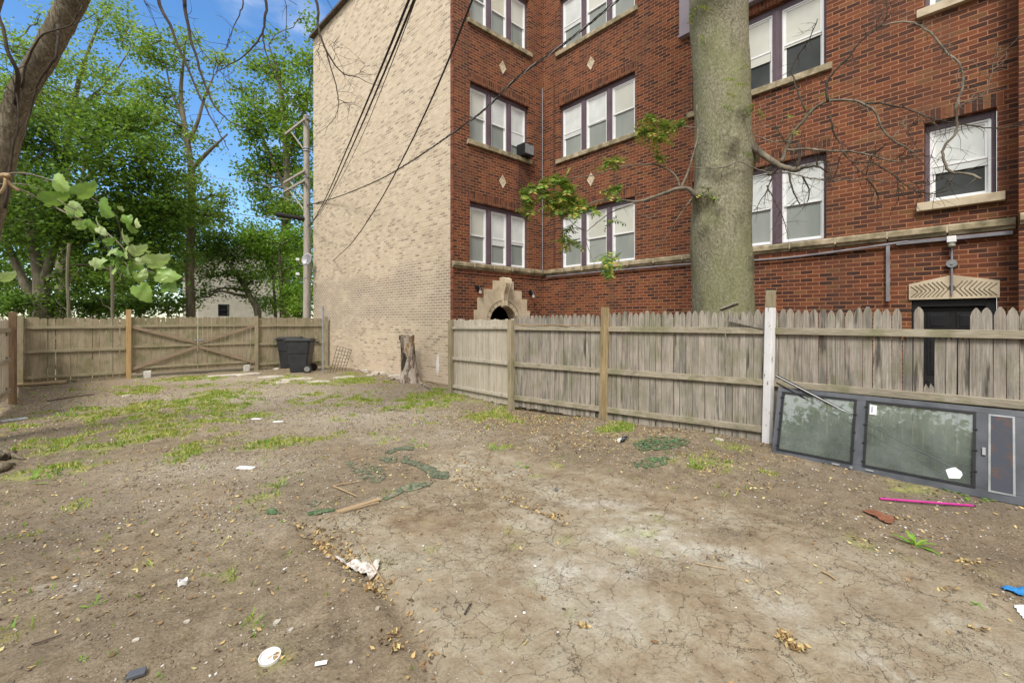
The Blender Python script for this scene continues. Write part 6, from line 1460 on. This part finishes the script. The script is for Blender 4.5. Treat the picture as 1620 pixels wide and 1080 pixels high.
def big_leaf(mb_, c, L, ang, tilt, roll, curl=0.25):
    """toothed heart-shaped leaf with a folded midrib, as a solid shallow mesh"""
    N_ = 26; out = []
    for k in range(N_):
        a = 2 * math.pi * k / N_; r = 0.5 * (1 + 0.12 * math.cos(a) + 0.10 * math.cos(3 * a)) * (1 + (0.06 if k % 2 else -0.05))
        x = r * math.cos(a) * 1.12; y = r * math.sin(a) * 0.92
        if abs(a - math.pi) < 0.45: x *= 0.72
        if abs(a) < 0.3: x *= 1.18
        out.append((x, y))
    cols = [(x_ / 4 - 0.5) for x_ in range(5)]
    M_ = Matrix.Translation(c) @ Matrix.Rotation(ang, 4, Fv) @ Matrix.Rotation(roll, 4, Vector((C, -S, 0))) @ Matrix.Rotation(tilt, 4, Vector((0, 0, 1))) @ Matrix(((Rv.x, 0, Fv.x, 0), (Rv.y, 0, Fv.y, 0), (0, 1, 0, 0), (0, 0, 0, 1)))
    def bend(x, y): return Vector((x * L, y * L, (-abs(y) * 0.28 * -1 + curl * x * x + 0.04 * math.sin(9 * x + 7 * y)) * L))
    vs_ = []; 
    for f in (0.0, 0.35, 0.7, 1.0):
        if f == 0: vs_.append(M_ @ bend(0, 0))
        else: vs_ += [M_ @ bend(x * f, y * f) for x, y in out]
    fs_ = [(0, 1 + k, 1 + (k + 1) % N_) for k in range(N_)]
    for r_ in range(2):
        for k in range(N_): fs_.append((1 + r_ * N_ + k, 1 + (r_ + 1) * N_ + k, 1 + (r_ + 1) * N_ + (k + 1) % N_, 1 + r_ * N_ + (k + 1) % N_))
    mb_.add(vs_, fs_)
vl = [(385, 165, 130, -0.6, 1.1), (570, 235, 130, 0.1, 1.15), (355, 290, 140, -0.2, 1.05), (490, 330, 100, -0.5, .5), (690, 335, 140, -0.7, .3), (610, 470, 105, -0.4, .5), (520, 370, 70, -0.6, .9), (840, 540, 110, -0.2, .9), (545, 462, 80, 0, .9), (760, 630, 100, -0.7, .5), (795, 700, 90, -0.9, .4), (865, 770, 95, -0.3, .5),
      (660, 715, 110, -0.1, 1.05), (935, 640, 95, 0, 1.0), (1050, 715, 135, 0.1, .9), (1115, 795, 125, -0.1, .7), (1150, 880, 105, 1.6, .3), (930, 830, 110, -0.5, .7), (970, 905, 120, -0.9, .4), (870, 420, 60, 1.2, .3), (880, 480, 80, -0.5, .6), (690, 490, 60, -0.6, .5), (645, 570, 80, -.2, .8), (850, 640, 85, -0.8, .5), (925, 725, 80, -0.7, .4),
      (740, 575, 60, .2, .9), (200, 190, 34, 0, .8), (350, 243, 30, 0, .8), (1008, 645, 30, 0.2, .6), (30, 820, 90, 0.1, 1.0), (780, 760, 60, -1.2, .4), (820, 350, 50, 0.6, .7)]
vl += [(x + rnd.uniform(-55, 55), y + rnd.uniform(-40, 40), rnd.uniform(28, 75), rnd.uniform(-1.6, 1.2), rnd.uniform(.1, 1.1)) for (x, y, *_q) in vl[5:27:1]]
mb = MB()
for i, (x, y, s_, a, ro) in enumerate(vl):
    D_ = 2.3 + 0.10 * ((i * 37) % 7) / 7; big_leaf(mb, VP_(x, y, D_), 1.0 * s_ / 4.32 * D_ / F, -a, rnd.uniform(-.9, .9), (ro * 0.9 if i % 3 else rnd.uniform(-0.9, 0.2)))
mb.build('foliage', M_leaf_vine, vn, smooth=True)
# little shoots of another shrub near the same vine
A = np.array([VP_(rnd.uniform(200, 330), rnd.gauss(360, 25), 6.5) for _ in range(60)] + [VP_(rnd.gauss(120, 40), rnd.gauss(450, 30), 6.6) for _ in range(60)]); V_, F_ = leaf_quads(A, 0.09)

# ------------------------------------------------------------------ small things on the ground
def gp(u, v): g = G(u, v); g.z = gh(g.x, g.y); return g
# spray can
g = gp(988, 699); can = empty('spray_can', g, 'silver and black spray can lying beside the green netting', 'can'); a = gp(979, 702) + Vector((0, 0, .033)); b = gp(1000, 695) + Vector((0, 0, .035)); dcan = (b - a).normalized()
mb = MB(); mb.tube([a, a + dcan * 0.005, a + dcan * 0.17, a + dcan * 0.185], [0.028, 0.032, 0.032, 0.02], 18)
t = NT('can_print'); M_can = t.done(t.ramp(t.noise(t.pos(), 22, 3), [(0.45, (0.03, 0.03, 0.035)), (0.52, (0.55, 0.56, 0.58))], 'CONSTANT'), 0.35, None, 0.5); mb.build('body', M_can, can)
mb = MB(); mb.tube([a - dcan * 0.004, a + dcan * 0.0045], 0.026, 18); mb.build('base', M_white, can); mb = MB(); mb.tube([a + dcan * 0.1855, a + dcan * 0.215], 0.014, 12); mb.build('nozzle', M_black, can)
# pink tube
a = gp(1392, 791) + Vector((0, 0, .014)); b = gp(1540, 803) + Vector((0, 0, .014)); pk = empty('pink_tube', a, 'bright magenta plastic tube lying on the dirt in front of the storm door', 'tube'); mb = MB(); mb.tube([a, b], 0.0105, 14); mb.build('tube', mat_noise('magenta_plastic', (0.38, 0.02, 0.19), (0.50, 0.04, 0.27), 12, 0.4), pk)
mb = MB(); mb.tube([b, b + (b - a).normalized() * 0.012], 0.0115, 12); mb.build('end_cap', M_black, pk)
# draped flat things
def patch(nm, lab, cat, poly, mat, z=0.008, amp=0.012, parent=None, seed=0, res=0.02, thick=0.004, freq=14, holes=0.0, edge=0.02):
    P_ = [gp(u, v) for u, v in poly]; xs = [p.x for p in P_]; ys = [p.y for p in P_]; wp_ = [(p.x, p.y) for p in P_]
    x_ = np.arange(min(xs), max(xs) + res, res); y_ = np.arange(min(ys), max(ys) + res, res); XX, YY = np.meshgrid(x_, y_)
    e1 = (fbm(XX * 18, YY * 18, seed + 5) - .5) * edge * 2; ins = in_poly(XX + e1, YY + e1, wp_)
    if holes: ins &= fbm(XX * 30, YY * 30, seed + 8) > holes
    n1 = fbm(XX * freq, YY * freq, seed + 3); ZZ = gh_np(XX, YY) + z + np.abs(n1 - 0.45) * amp * 4
    ny2, nx2 = XX.shape; id_ = np.arange(nx2 * ny2).reshape(ny2, nx2)
    ok = ins[:-1, :-1] & ins[1:, :-1] & ins[:-1, 1:] & ins[1:, 1:]
    q = np.stack([id_[:-1, :-1], id_[:-1, 1:], id_[1:, 1:], id_[1:, :-1]], -1)[ok]
    used = np.unique(q); mp_ = -np.ones(nx2 * ny2, int); mp_[used] = np.arange(len(used)); V3 = np.stack([XX.ravel(), YY.ravel(), ZZ.ravel()], 1)[used]
    org = Vector((float(V3[:, 0].mean()), float(V3[:, 1].mean()), float(V3[:, 2].min())))
    o = np_mesh(nm, V3, mp_[q], mat, smooth=True, origin=org, parent=parent); so = o.modifiers.new('thickness', 'SOLIDIFY'); so.thickness = thick; so.offset = 1
    if lab: tag(o, lab, cat)
    return o
t = NT('green_netting'); M_net = t.done(t.ramp(t.noise(t.pos(), 38, 5, 0.7), [(0.36, (0.03, 0.075, 0.03)), (0.5, (0.07, 0.14, 0.06)), (0.6, (0.17, 0.16, 0.10)), (0.7, (0.24, 0.20, 0.14))]), 0.85)
t = NT('dusty_green_felt'); M_felt = t.done(t.ramp(t.noise(t.pos(), 24, 5), [(0.35, (0.06, 0.09, 0.05)), (0.5, (0.13, 0.155, 0.10)), (0.62, (0.24, 0.20, 0.145))]), 0.95)
M_felt_d = mat_noise('dark_green_felt', (0.05, 0.07, 0.045), (0.17, 0.18, 0.12), 18, 0.95, bump=0.004)
g_ = 'torn green fabric on the dirt'
for lab, poly, m_, a_, hl in (('torn green netting lying behind the spray can', [(1000, 704), (1030, 694), (1075, 697), (1095, 705), (1070, 712), (1040, 714), (1010, 716)], M_net, .012, .40),
    ('flat green netting scrap nearest the camera by the spray can', [(1002, 733), (1030, 726), (1062, 726), (1055, 736), (1020, 742), (1004, 742)], M_net, .004, .40),
    ('faded green felt half buried in the dirt', [(545, 728), (600, 735), (615, 752), (600, 765), (575, 760), (555, 745)], M_felt, .002, .44),
    ('long folded dark green fabric strip with curled end', [(640, 722), (665, 732), (690, 742), (714, 754), (700, 759), (685, 757), (672, 745), (650, 734), (632, 729)], M_felt_d, .009, .22),
    ('small rolled green fabric scrap above the long strip', [(608, 716), (630, 708), (656, 708), (655, 713), (630, 714), (614, 720)], M_felt_d, .009, .22),
    ('dark curled fabric scrap at the left end of the long strip', [(598, 727), (618, 722), (630, 724), (628, 730), (612, 731)], M_felt_d, .009, .22),
    ('narrow green strip leading to the wooden lath', [(602, 792), (640, 772), (672, 764), (690, 761), (672, 771), (640, 780), (610, 794)], M_felt, .006, .2),
    ('small pointed green scrap at the left of the lath', [(415, 812), (432, 803), (446, 812), (430, 815)], M_net, .014, 0),
    ('short green strip just left of the lath end', [(483, 818), (505, 812), (532, 808), (530, 813), (505, 818), (486, 821)], M_net, .006, 0),
    ('pale bluish green smudge of netting in the dirt', [(482, 795), (500, 788), (508, 795), (495, 800)], M_felt, .002, .3)):
    o = patch('fabric_scrap', lab, 'fabric scrap', poly, m_, 0.004, a_, seed=len(lab), res=0.012, thick=0.003, holes=hl); o['group'] = g_
# white rag
t = NT('dirty_white_cloth'); M_rag = t.done(t.ramp(t.noise(t.pos(), 40, 5), [(0.36, (0.28, 0.22, 0.17)), (0.5, (0.52, 0.48, 0.44)), (0.66, (0.66, 0.63, 0.60))]), 0.9)
rag = patch('rag', 'crumpled dirty white rag lying in the leaf-filled trench', 'rag', [(528, 885), (545, 884), (560, 893), (578, 893), (590, 897), (602, 893), (600, 906), (588, 917), (570, 910), (556, 903), (543, 898)], M_rag, 0.012, 0.035, seed=51, res=0.008, thick=0.004, freq=11, edge=0.012)
def stick(u0, v0, u1, v1, r, lab, mat=M_lath, z=0.012, nm='stick', kink=0.01):
    a, b = gp(u0, v0) + Vector((0, 0, z)), gp(u1, v1) + Vector((0, 0, z)); m = (a + b) / 2 + Vector((rnd.uniform(-kink, kink), rnd.uniform(-kink, kink), rnd.uniform(0, kink)))
    mb_ = MB(); mb_.tube(smooth_path([a, m, b], 4), [r * (1 - 0.05 * i) for i in range(9)], 6); return tag(mb_.build(nm, mat, origin=a.copy()), lab, 'stick', 'sticks on the dirt')
stick(573, 873, 610, 930, .005, 'thin pale stick poking out from under the white rag', z=.03)
stick(528, 767, 574, 761, .006, 'brown twig lying above the lath, pointing right'); stick(528, 768, 566, 785, .009, 'pale stick crossing the end of a brown twig'); stick(590, 708, 618, 703, .004, 'small twig beside the rolled green scrap')
stick(555, 728, 570, 724, .008, 'short thick twig left of the curled fabric'); stick(735, 978, 746, 962, .006, 'short black twig on the cracked clay', M_twig); stick(50, 1020, 98, 1005, .005, 'curved brown stick in the lower left dirt', M_twig); stick(616, 651, 635, 651, .008, 'dark short stick on the gravel before the stump', M_twig)
stick(1100, 893, 1150, 902, .004, 'brown root sliver crossing the pale clay patch', M_lath); stick(1300, 905, 1322, 918, .008, 'bark strip on the clay at right', M_lath)
stick(75, 635, 150, 624, .012, 'long dark branch lying in the grass at left', M_twig); stick(1230, 1000, 1270, 1030, .006, 'brown stalk inside the leaf pile at lower right', M_lath)
mb = MB(); a = gp(533, 817) + Vector((0, 0, .012)); b = gp(602, 793) + Vector((0, 0, .016)); mb.beam(a, b, 0.05, 0.010); mb.beam(a + Vector((.02, -.05, .008)), b + Vector((-.05, -.07, .006)), 0.012, 0.008); mb.beam(a + Vector((-.12, -.07, -.004)), b + Vector((-.3, -.0, .0)), 0.012, 0.008)
tag(mb.build('wooden_lath', M_lath, origin=a.copy()), 'split tan wooden lath lying along the clay edge', 'lath')
# rusty metal
rs_ = patch('rusty_sheet', 'rusty brown metal scrap behind the dandelion at right', 'metal scrap', [(1362, 809), (1376, 807), (1418, 822), (1414, 830), (1400, 828)], mat_noise('rust', (0.13, 0.05, 0.03), (0.26, 0.11, 0.06), 20, 0.9), 0.012, 0.012, seed=3, res=0.01, thick=0.004, edge=.006)
# plastic lid, ring, tags
def lid(u, v, r, h, lab, mat, tilt=(0.1, 0)):
    c = gp(u, v) + Vector((0, 0, 0.008)); mb_ = MB(); n = 28; T = Matrix.Translation(c) @ Matrix.Rotation(tilt[0], 4, 'X') @ Matrix.Rotation(tilt[1], 4, 'Y')
    rings = [(0, 0.004), (r * 0.88, 0.004), (r * 0.92, h), (r, h), (r, 0.0), (0, 0)]
    vs_ = [T @ Vector((rr * math.cos(2 * math.pi * k / n), rr * math.sin(2 * math.pi * k / n), z)) for rr, z in rings for k in range(n)]
    fs = [(i * n + k, i * n + (k + 1) % n, (i + 1) * n + (k + 1) % n, (i + 1) * n + k) for i in range(len(rings) - 1) for k in range(n)]; mb_.add(vs_, fs); return tag(mb_.build('plastic_dish', mat, origin=c.copy()), lab, 'lid')
lid(427, 1046, 0.05, 0.016, 'round translucent white plastic lid lying near the bottom left', mat_noise('white_plastic', (0.62, 0.62, 0.62), (0.78, 0.78, 0.78), 30, 0.35), (0.12, -0.1))
c = gp(289, 931) + Vector((0, 0, .02)); mb = MB(); ring = [c + Vector((0.026 * math.cos(k * math.pi / 10), 0.02 * math.sin(k * math.pi / 10), 0.006 * math.sin(k))) for k in range(21)]; 
vs_ = []; 
for p in ring[:-1]: vs_ += [p + Vector((0, 0, -.014)), p + Vector((0, 0, .014)), p + (c - p) * 0.15 + Vector((0, 0, .014)), p + (c - p) * 0.15 + Vector((0, 0, -.014))]
fs = [(4 * k + j, 4 * k + (j + 1) % 4, 4 * ((k + 1) % 20) + (j + 1) % 4, 4 * ((k + 1) % 20) + j) for k in range(20) for j in range(4)]; mb.add(vs_, fs); tag(mb.build('cap_ring', M_white, origin=c.copy()), 'small white plastic ring standing on the dirt at left', 'ring')
def flat(u, v, w, d, h, rz, lab, cat, nm, mat, z=0.006):
    c = gp(u, v) + Vector((0, 0, z)); T = Matrix.Translation(c) @ Matrix.Rotation(rz, 4, 'Z') @ Matrix.Rotation(0.06, 4, 'X'); mb_ = MB(); mb_.box((-w / 2, -d / 2, 0), (w / 2, d / 2, h), T, jit=0.0); return tag(mb_.build(nm, mat, origin=c.copy(), bevel=min(h * .2, .003)), lab, cat)
flat(508, 1056, .055, .024, .003, -.5, 'white paper tag lying right of the plastic lid', 'paper', 'paper_tag', M_white); flat(216, 1072, .07, .045, .018, -.2, 'small dark grey plastic box at the bottom left edge', 'box', 'plastic_box', M_frame)
flat(389, 741, .20, .07, .012, -.9, 'flattened white paper cup beside the grass patch', 'litter', 'paper_scrap', M_white); flat(22, 665, .3, .12, .02, .3, 'crumpled pale plastic bag at the left edge', 'bag', 'plastic_bag', mat_noise('dull_plastic', (0.3, 0.32, 0.35), (0.6, 0.62, 0.65), 20, 0.3))
flat(406, 663, .16, .06, .008, -.8, 'small white paper scrap on the gravel, left of another', 'litter', 'paper_scrap', M_white); flat(440, 668, .16, .06, .008, -.6, 'small white paper scrap on the gravel, right of another', 'litter', 'paper_scrap', M_white)
blue = patch('glove', 'crumpled blue glove at the right edge on the clay', 'glove', [(1582, 930), (1596, 928), (1640, 938), (1645, 948), (1612, 946), (1600, 939), (1588, 936)], mat_noise('blue_rubber', (0.02, 0.16, 0.42), (0.04, 0.25, 0.58), 20, 0.5), 0.006, 0.02, seed=9, res=0.007, thick=0.003, edge=.005)
patch('paper_sheet', 'white paper sheet cut by the right edge', 'paper', [(1600, 962), (1618, 961), (1665, 968), (1665, 990), (1620, 983)], M_white, 0.006, 0.004, seed=2, res=0.01, thick=0.002, edge=.004)
for k, (u, v, s_, lab) in enumerate(((438, 987, .028, 'pale angular stone in the lower left dirt'), (460, 996, .02, 'smaller grey stone beside the pale angular one'), (597, 971, .02, 'pale pointed stone below the rag'), (1138, 706, .07, 'tan half-buried stone near the fence'), (215, 1020, .02, 'small rounded white stone at lower left'), (720, 800, .02, 'small stone on the clay below the long strip'),
                                  (296, 990, .02, 'grey stone left of centre in the dirt'), (1222, 706, .05, 'dark stone at the foot of the picket fence'), (880, 775, .03, 'dark stone beside the second trench'), (200, 628, .10, 'flat pale stone in the grass by the far fence'))):
    g = gp(u, v); rock('stone', (g.x, g.y, g.z + 0.004), (s_, s_ * .7, s_ * .6), lab, 'stone', M_rubble if k != 8 else M_frame, 'loose stones', 90 + k)
# weeds
def weed(u, v, size, n, lab, spread=0.6, nm='weed', kind=0, asp=.22):
    g = gp(u, v); e = None; mb_ = MB()
    for k in range(n):
        a = 2 * math.pi * k / n + rnd.uniform(-.4, .4); el = rnd.uniform(0.25, 1.1) if kind == 0 else rnd.uniform(.1, 1.2); L = size * rnd.uniform(.6, 1.1); d = Vector((math.cos(a) * math.cos(el), math.sin(a) * math.cos(el), math.sin(el))); s = d.cross(Vector((0, 0, 1))).normalized()
        off = Vector((rnd.uniform(-1, 1), rnd.uniform(-1, 1), 0)) * size * (0 if kind == 0 else spread); w = L * asp; vs_ = []
        m_ = 6
        for j in range(m_ + 1):
            t_ = j / m_; p = g + off + d * L * t_ + Vector((0, 0, -L * 0.35 * t_ * t_)); ww = w * math.sin(math.pi * min(t_ * 0.9 + .06, 1)) * (1 if (j % 2 or kind) else 0.55)
            vs_ += [p - s * ww / 2, p + Vector((0, 0, -ww * .15)), p + s * ww / 2]
        fs_ = []
        for j in range(m_): b = j * 3; fs_ += [(b, b + 1, b + 4, b + 3), (b + 1, b + 2, b + 5, b + 4)]
        mb_.add(vs_, fs_)
    return tag(mb_.build(nm, M_weed, origin=g.copy()), lab, 'weed', 'weeds in the dirt')
for u, v, s_, n, kind, lab in ((1448, 864, .17, 9, 0, 'bright green dandelion growing alone in the dirt right of the clay'), (1514, 784, .12, 6, 1, 'small leafy weed at the foot of the storm door'), (1562, 795, .08, 6, 1, 'low weed at the right foot of the storm door'), (975, 684, .15, 34, 1, 'grassy clump at the foot of the tall fence post'), (1098, 742, .12, 14, 1, 'yellow-green weed sprig among leaves by the netting'),
                               (1042, 678, .08, 4, 1, 'single heart-leaved seedling against the pickets'), (438, 766, .14, 20, 1, 'small green weed patch on the bare dirt left of centre'), (75, 757, .25, 9, 1, 'large-leaved weed in the left foreground dirt'), (1195, 690, .14, 8, 1, 'tall weed sprig at the pickets beside the storm door'), (460, 880, .06, 7, 1, 'tiny green sprig left of the leaf trench'),
                               (180, 1038, .035, 16, 1, 'tiny moss tuft in the lower left dirt'), (130, 1047, .03, 8, 1, 'tiny pale tuft left of the moss tuft'), (250, 1076, .04, 12, 1, 'small green tuft at the bottom edge'), (1056, 720, .07, 10, 1, 'green sprig on the netting'), (1545, 962, .04, 6, 1, 'tiny sprig on the clay at the right'), (150, 957, .05, 10, 1, 'small sprig in the left dirt'),
                               (780, 712, .12, 20, 1, 'yellow-green grass tuft on the mid ground dirt'), (825, 738, .10, 10, 1, 'low flat weed on the clay edge'), (650, 700, .10, 14, 1, 'grass tuft on the gravel above the fabric strip'), (105, 660, .22, 12, 1, 'broad-leaved weed in the grass at left')):
    weed(u, v, s_, n, lab, kind=kind, asp=.22 if kind == 0 else rnd.choice((.12, .3)) if n < 12 else .08)

# ------------------------------------------------------------------ grass, fallen leaves, gravel (too many to count)
def scatter(n, xr, yr, dens_fn, rs):
    x = rs.uniform(*xr, n); y = rs.uniform(*yr, n); p = dens_fn(x, y); k = rs.rand(n) < p; return x[k], y[k]
rs = np.random.RandomState(5)
def moss_d(x, y):
    c, m, l, d, g = zone_fields(x, y); return m ** 1.3 * sstep(0.30, 0.62, fbm(x * 6, y * 6, 77)) * (x < 6.3) * (1 - 0.92 * c) + 0.003 * (1 - c)
x, y = scatter(620000, (-3.5, 7), (1.5, 17), moss_d, rs); n = len(x); z = gh_np(x, y)
h = rs.uniform(0.012, 0.05, n) * (0.6 + 0.9 * fbm(x * 2, y * 2, 5)); a = rs.uniform(0, 2 * np.pi, n); w = rs.uniform(0.003, 0.006, n) * (1 + np.hypot(x, y) / 9); lean = rs.normal(0, 0.5, (n, 2)) * h[:, None]
V3 = np.stack([np.stack([x - np.cos(a) * w, y - np.sin(a) * w, z], 1), np.stack([x + np.cos(a) * w, y + np.sin(a) * w, z], 1), np.stack([x + lean[:, 0], y + lean[:, 1], z + h], 1)], 1).reshape(-1, 3)
tag(np_mesh('grass', V3, np.arange(3 * n).reshape(n, 3), M_grass, origin=Vector((0, 0, 0))), 'short yellow-green grass growing in patches on the dirt', 'grass', kind='stuff')
N_GRASS = n
LIT = [(560, 868, 30, 16, 1.0), (545, 850, 30, 12, 1), (580, 915, 30, 16, 1), (605, 930, 20, 10, 1), (860, 815, 40, 7, .7), (810, 792, 40, 6, .7), (1245, 1018, 22, 12, 1.3), (1270, 1030, 10, 5, .8), (920, 995, 16, 6, .7), (850, 668, 110, 14, .9), (930, 700, 70, 14, .7), (1040, 690, 60, 8, .5), (1120, 740, 40, 12, .5), (1160, 720, 60, 10, .35), (780, 660, 80, 16, .7), (625, 1010, 20, 8, .5), (628, 1035, 16, 8, .7),
       (1180, 765, 40, 6, .3), (1540, 895, 30, 6, .5), (1380, 860, 30, 10, .2), (1420, 820, 60, 8, .25), (690, 760, 40, 14, .15), (1500, 935, 20, 5, .3), (1550, 1000, 20, 7, .4), (1320, 700, 100, 20, .25)]
def lit_d(x, y):
    c, m, l, d, g = zone_fields(x, y); D = np.maximum(x * S + y * C, .8)
    return np.clip(0.09 + fld(x, y, LIT) * 2.4 + 0.17 * (1 - c) * (0.3 + 1.4 * sstep(.42, .62, fbm(x * 2, y * 2, 60))) + 0.2 * sstep(0.9, 0.2, np.abs(x - 5.9)) , 0, 1)
x, y = scatter(26000, (-3.5, 6.6), (-1.5, 17), lit_d, rs); n = len(x); z = gh_np(x, y)
cen = np.stack([x, y, z + 0.006 + rs.rand(n) * 0.008], 1)
V_, F_ = leaf_quads(cen, 0.036, up_bias=1.6, asp=0.55, rs=rs)
x2, y2 = scatter(60000, (-3.0, 6.4), (-1.0, 14), lambda x, y: np.clip(fld(x, y, LIT[:20]) * 0.5 - .2, 0, 1), rs); z2 = gh_np(x2, y2)
V2, F2 = leaf_quads(np.stack([x2, y2, z2 + 0.006 + rs.rand(len(x2)) * 0.02], 1), 0.036, up_bias=1.0, asp=.55, rs=rs)
PILES = [(515, 862, 9, 5, 40), (545, 882, 8, 5, 35), (590, 932, 10, 5, 40), (505, 840, 7, 4, 22), (872, 815, 12, 3, 40), (1245, 1012, 9, 6, 70), (1262, 1026, 9, 5, 50), (920, 995, 7, 3, 12),
         (625, 1008, 9, 4, 12), (628, 1036, 8, 5, 18), (600, 1020, 30, 20, 16), (1540, 893, 22, 4, 30), (1425, 822, 24, 4, 22), (1365, 860, 20, 8, 14), (1500, 938, 10, 3, 10), (1550, 1000, 10, 4, 12), (1130, 725, 24, 8, 50), (1120, 745, 20, 7, 26), (850, 665, 100, 12, 600), (790, 655, 60, 10, 260), (920, 700, 80, 10, 260), (1060, 692, 60, 6, 160), (1300, 730, 120, 20, 110), (440, 1045, 22, 7, 14), (760, 745, 60, 10, 50), (1190, 770, 50, 6, 40), (300, 800, 160, 40, 180), (180, 900, 150, 60, 110), (700, 735, 80, 14, 80), (1150, 880, 60, 8, 16)]
px_ = []; 
for u, v, ru, rv, k in PILES:
    c_ = G(u, v); D_ = c_.x * S + c_.y * C; la = rs.normal(0, ru * D_ / F * .7, k); de = rs.normal(0, rv * D_ * D_ / (F * EYE) * .7, k)
    xx = c_.x + la * C + de * S; yy = c_.y - la * S + de * C; px_.append(np.stack([xx, yy], 1))
for pl, cnt in ((TRENCH[0], 330), (TRENCH[1], 200)):
    seg = rs.randint(0, len(pl) - 1, cnt) if pl is TRENCH[1] else rs.choice(len(pl) - 1, cnt, p=[.34, .3, .26, .10]); t_ = rs.rand(cnt)
    ax_ = np.array([[pl[k].x, pl[k].y] for k in seg]); bx_ = np.array([[pl[k + 1].x, pl[k + 1].y] for k in seg])
    w_ = 0.05 if pl is TRENCH[0] else 0.035
    keep = fbm(ax_[:, 0] * 3 + t_ * 2.2, ax_[:, 1] * 3 + t_ * 3, 44) > 0.42
    px_.append((ax_ + (bx_ - ax_) * t_[:, None] + rs.normal(0, w_, (cnt, 2)))[keep])
px_ = np.concatenate(px_); px_ = px_[px_[:, 0] < 6.5]; zz_ = gh_np(px_[:, 0], px_[:, 1]) + 0.006 + rs.rand(len(px_)) * 0.014
V4, F4 = leaf_quads(np.concatenate([px_, zz_[:, None]], 1), 0.037, up_bias=0.9, asp=.5, rs=rs)
V_ = np.concatenate([V_, V2, V4]); F_ = np.concatenate([F_, F2 + 4 * n, F4 + 4 * (n + len(x2))])
tag(np_mesh('leaf_litter', V_, F_, M_litter, origin=Vector((0, 0, 0))), 'dry tan and yellow leaves scattered over the dirt and filling the trenches', 'fallen leaves', kind='stuff')
# pebbles
def peb_d(x, y):
    c, m, l, d, g = zone_fields(x, y); D = np.maximum(x * S + y * C, .5); return np.clip((0.10 + 0.9 * g + 0.55 * (1 - c)) * sstep(13, 3, D) * (0.3 + 1.4 * sstep(.4, .65, fbm(x * 3, y * 3, 91))), 0, 1)
x, y = scatter(200000, (-3.5, 6.5), (-1.5, 16), peb_d, rs); n = len(x); z = gh_np(x, y)
oc = np.array([[1, 0, 0], [0, 1, 0], [-1, 0, 0], [0, -1, 0], [0, 0, .7], [0, 0, -.5], [.6, .6, .45], [-.6, .5, .4]])
ocf = np.array([[0, 6, 4], [6, 1, 4], [1, 7, 4], [7, 2, 4], [2, 3, 4], [3, 0, 4], [0, 1, 6], [1, 2, 7], [1, 0, 5], [2, 1, 5], [3, 2, 5], [0, 3, 5]])
r = (0.003 + 0.011 * rs.rand(n) ** 3.0) * (0.8 + 0.06 * np.maximum(x * S + y * C, 0)); a = rs.uniform(0, 6.28, n)
bx = oc[None] * r[:, None, None] * np.stack([rs.uniform(.8, 1.4, n), rs.uniform(.6, 1, n), rs.uniform(.5, .9, n)], 1)[:, None, :] * rs.uniform(.75, 1.25, (n, 8, 1))
rx = bx[..., 0] * np.cos(a)[:, None] - bx[..., 1] * np.sin(a)[:, None]; ry = bx[..., 0] * np.sin(a)[:, None] + bx[..., 1] * np.cos(a)[:, None]
V3 = np.stack([rx + x[:, None], ry + y[:, None], bx[..., 2] + z[:, None] + r[:, None] * .15], -1).reshape(-1, 3)
F3 = (ocf[None] + (np.arange(n) * 8)[:, None, None]).reshape(-1, 3)
tag(np_mesh('gravel', V3, F3, M_pebble, origin=Vector((0, 0, 0))), 'loose grey and tan pebbles scattered over the dirt', 'gravel', kind='stuff')
print('grass', N_GRASS, 'pebbles', n)
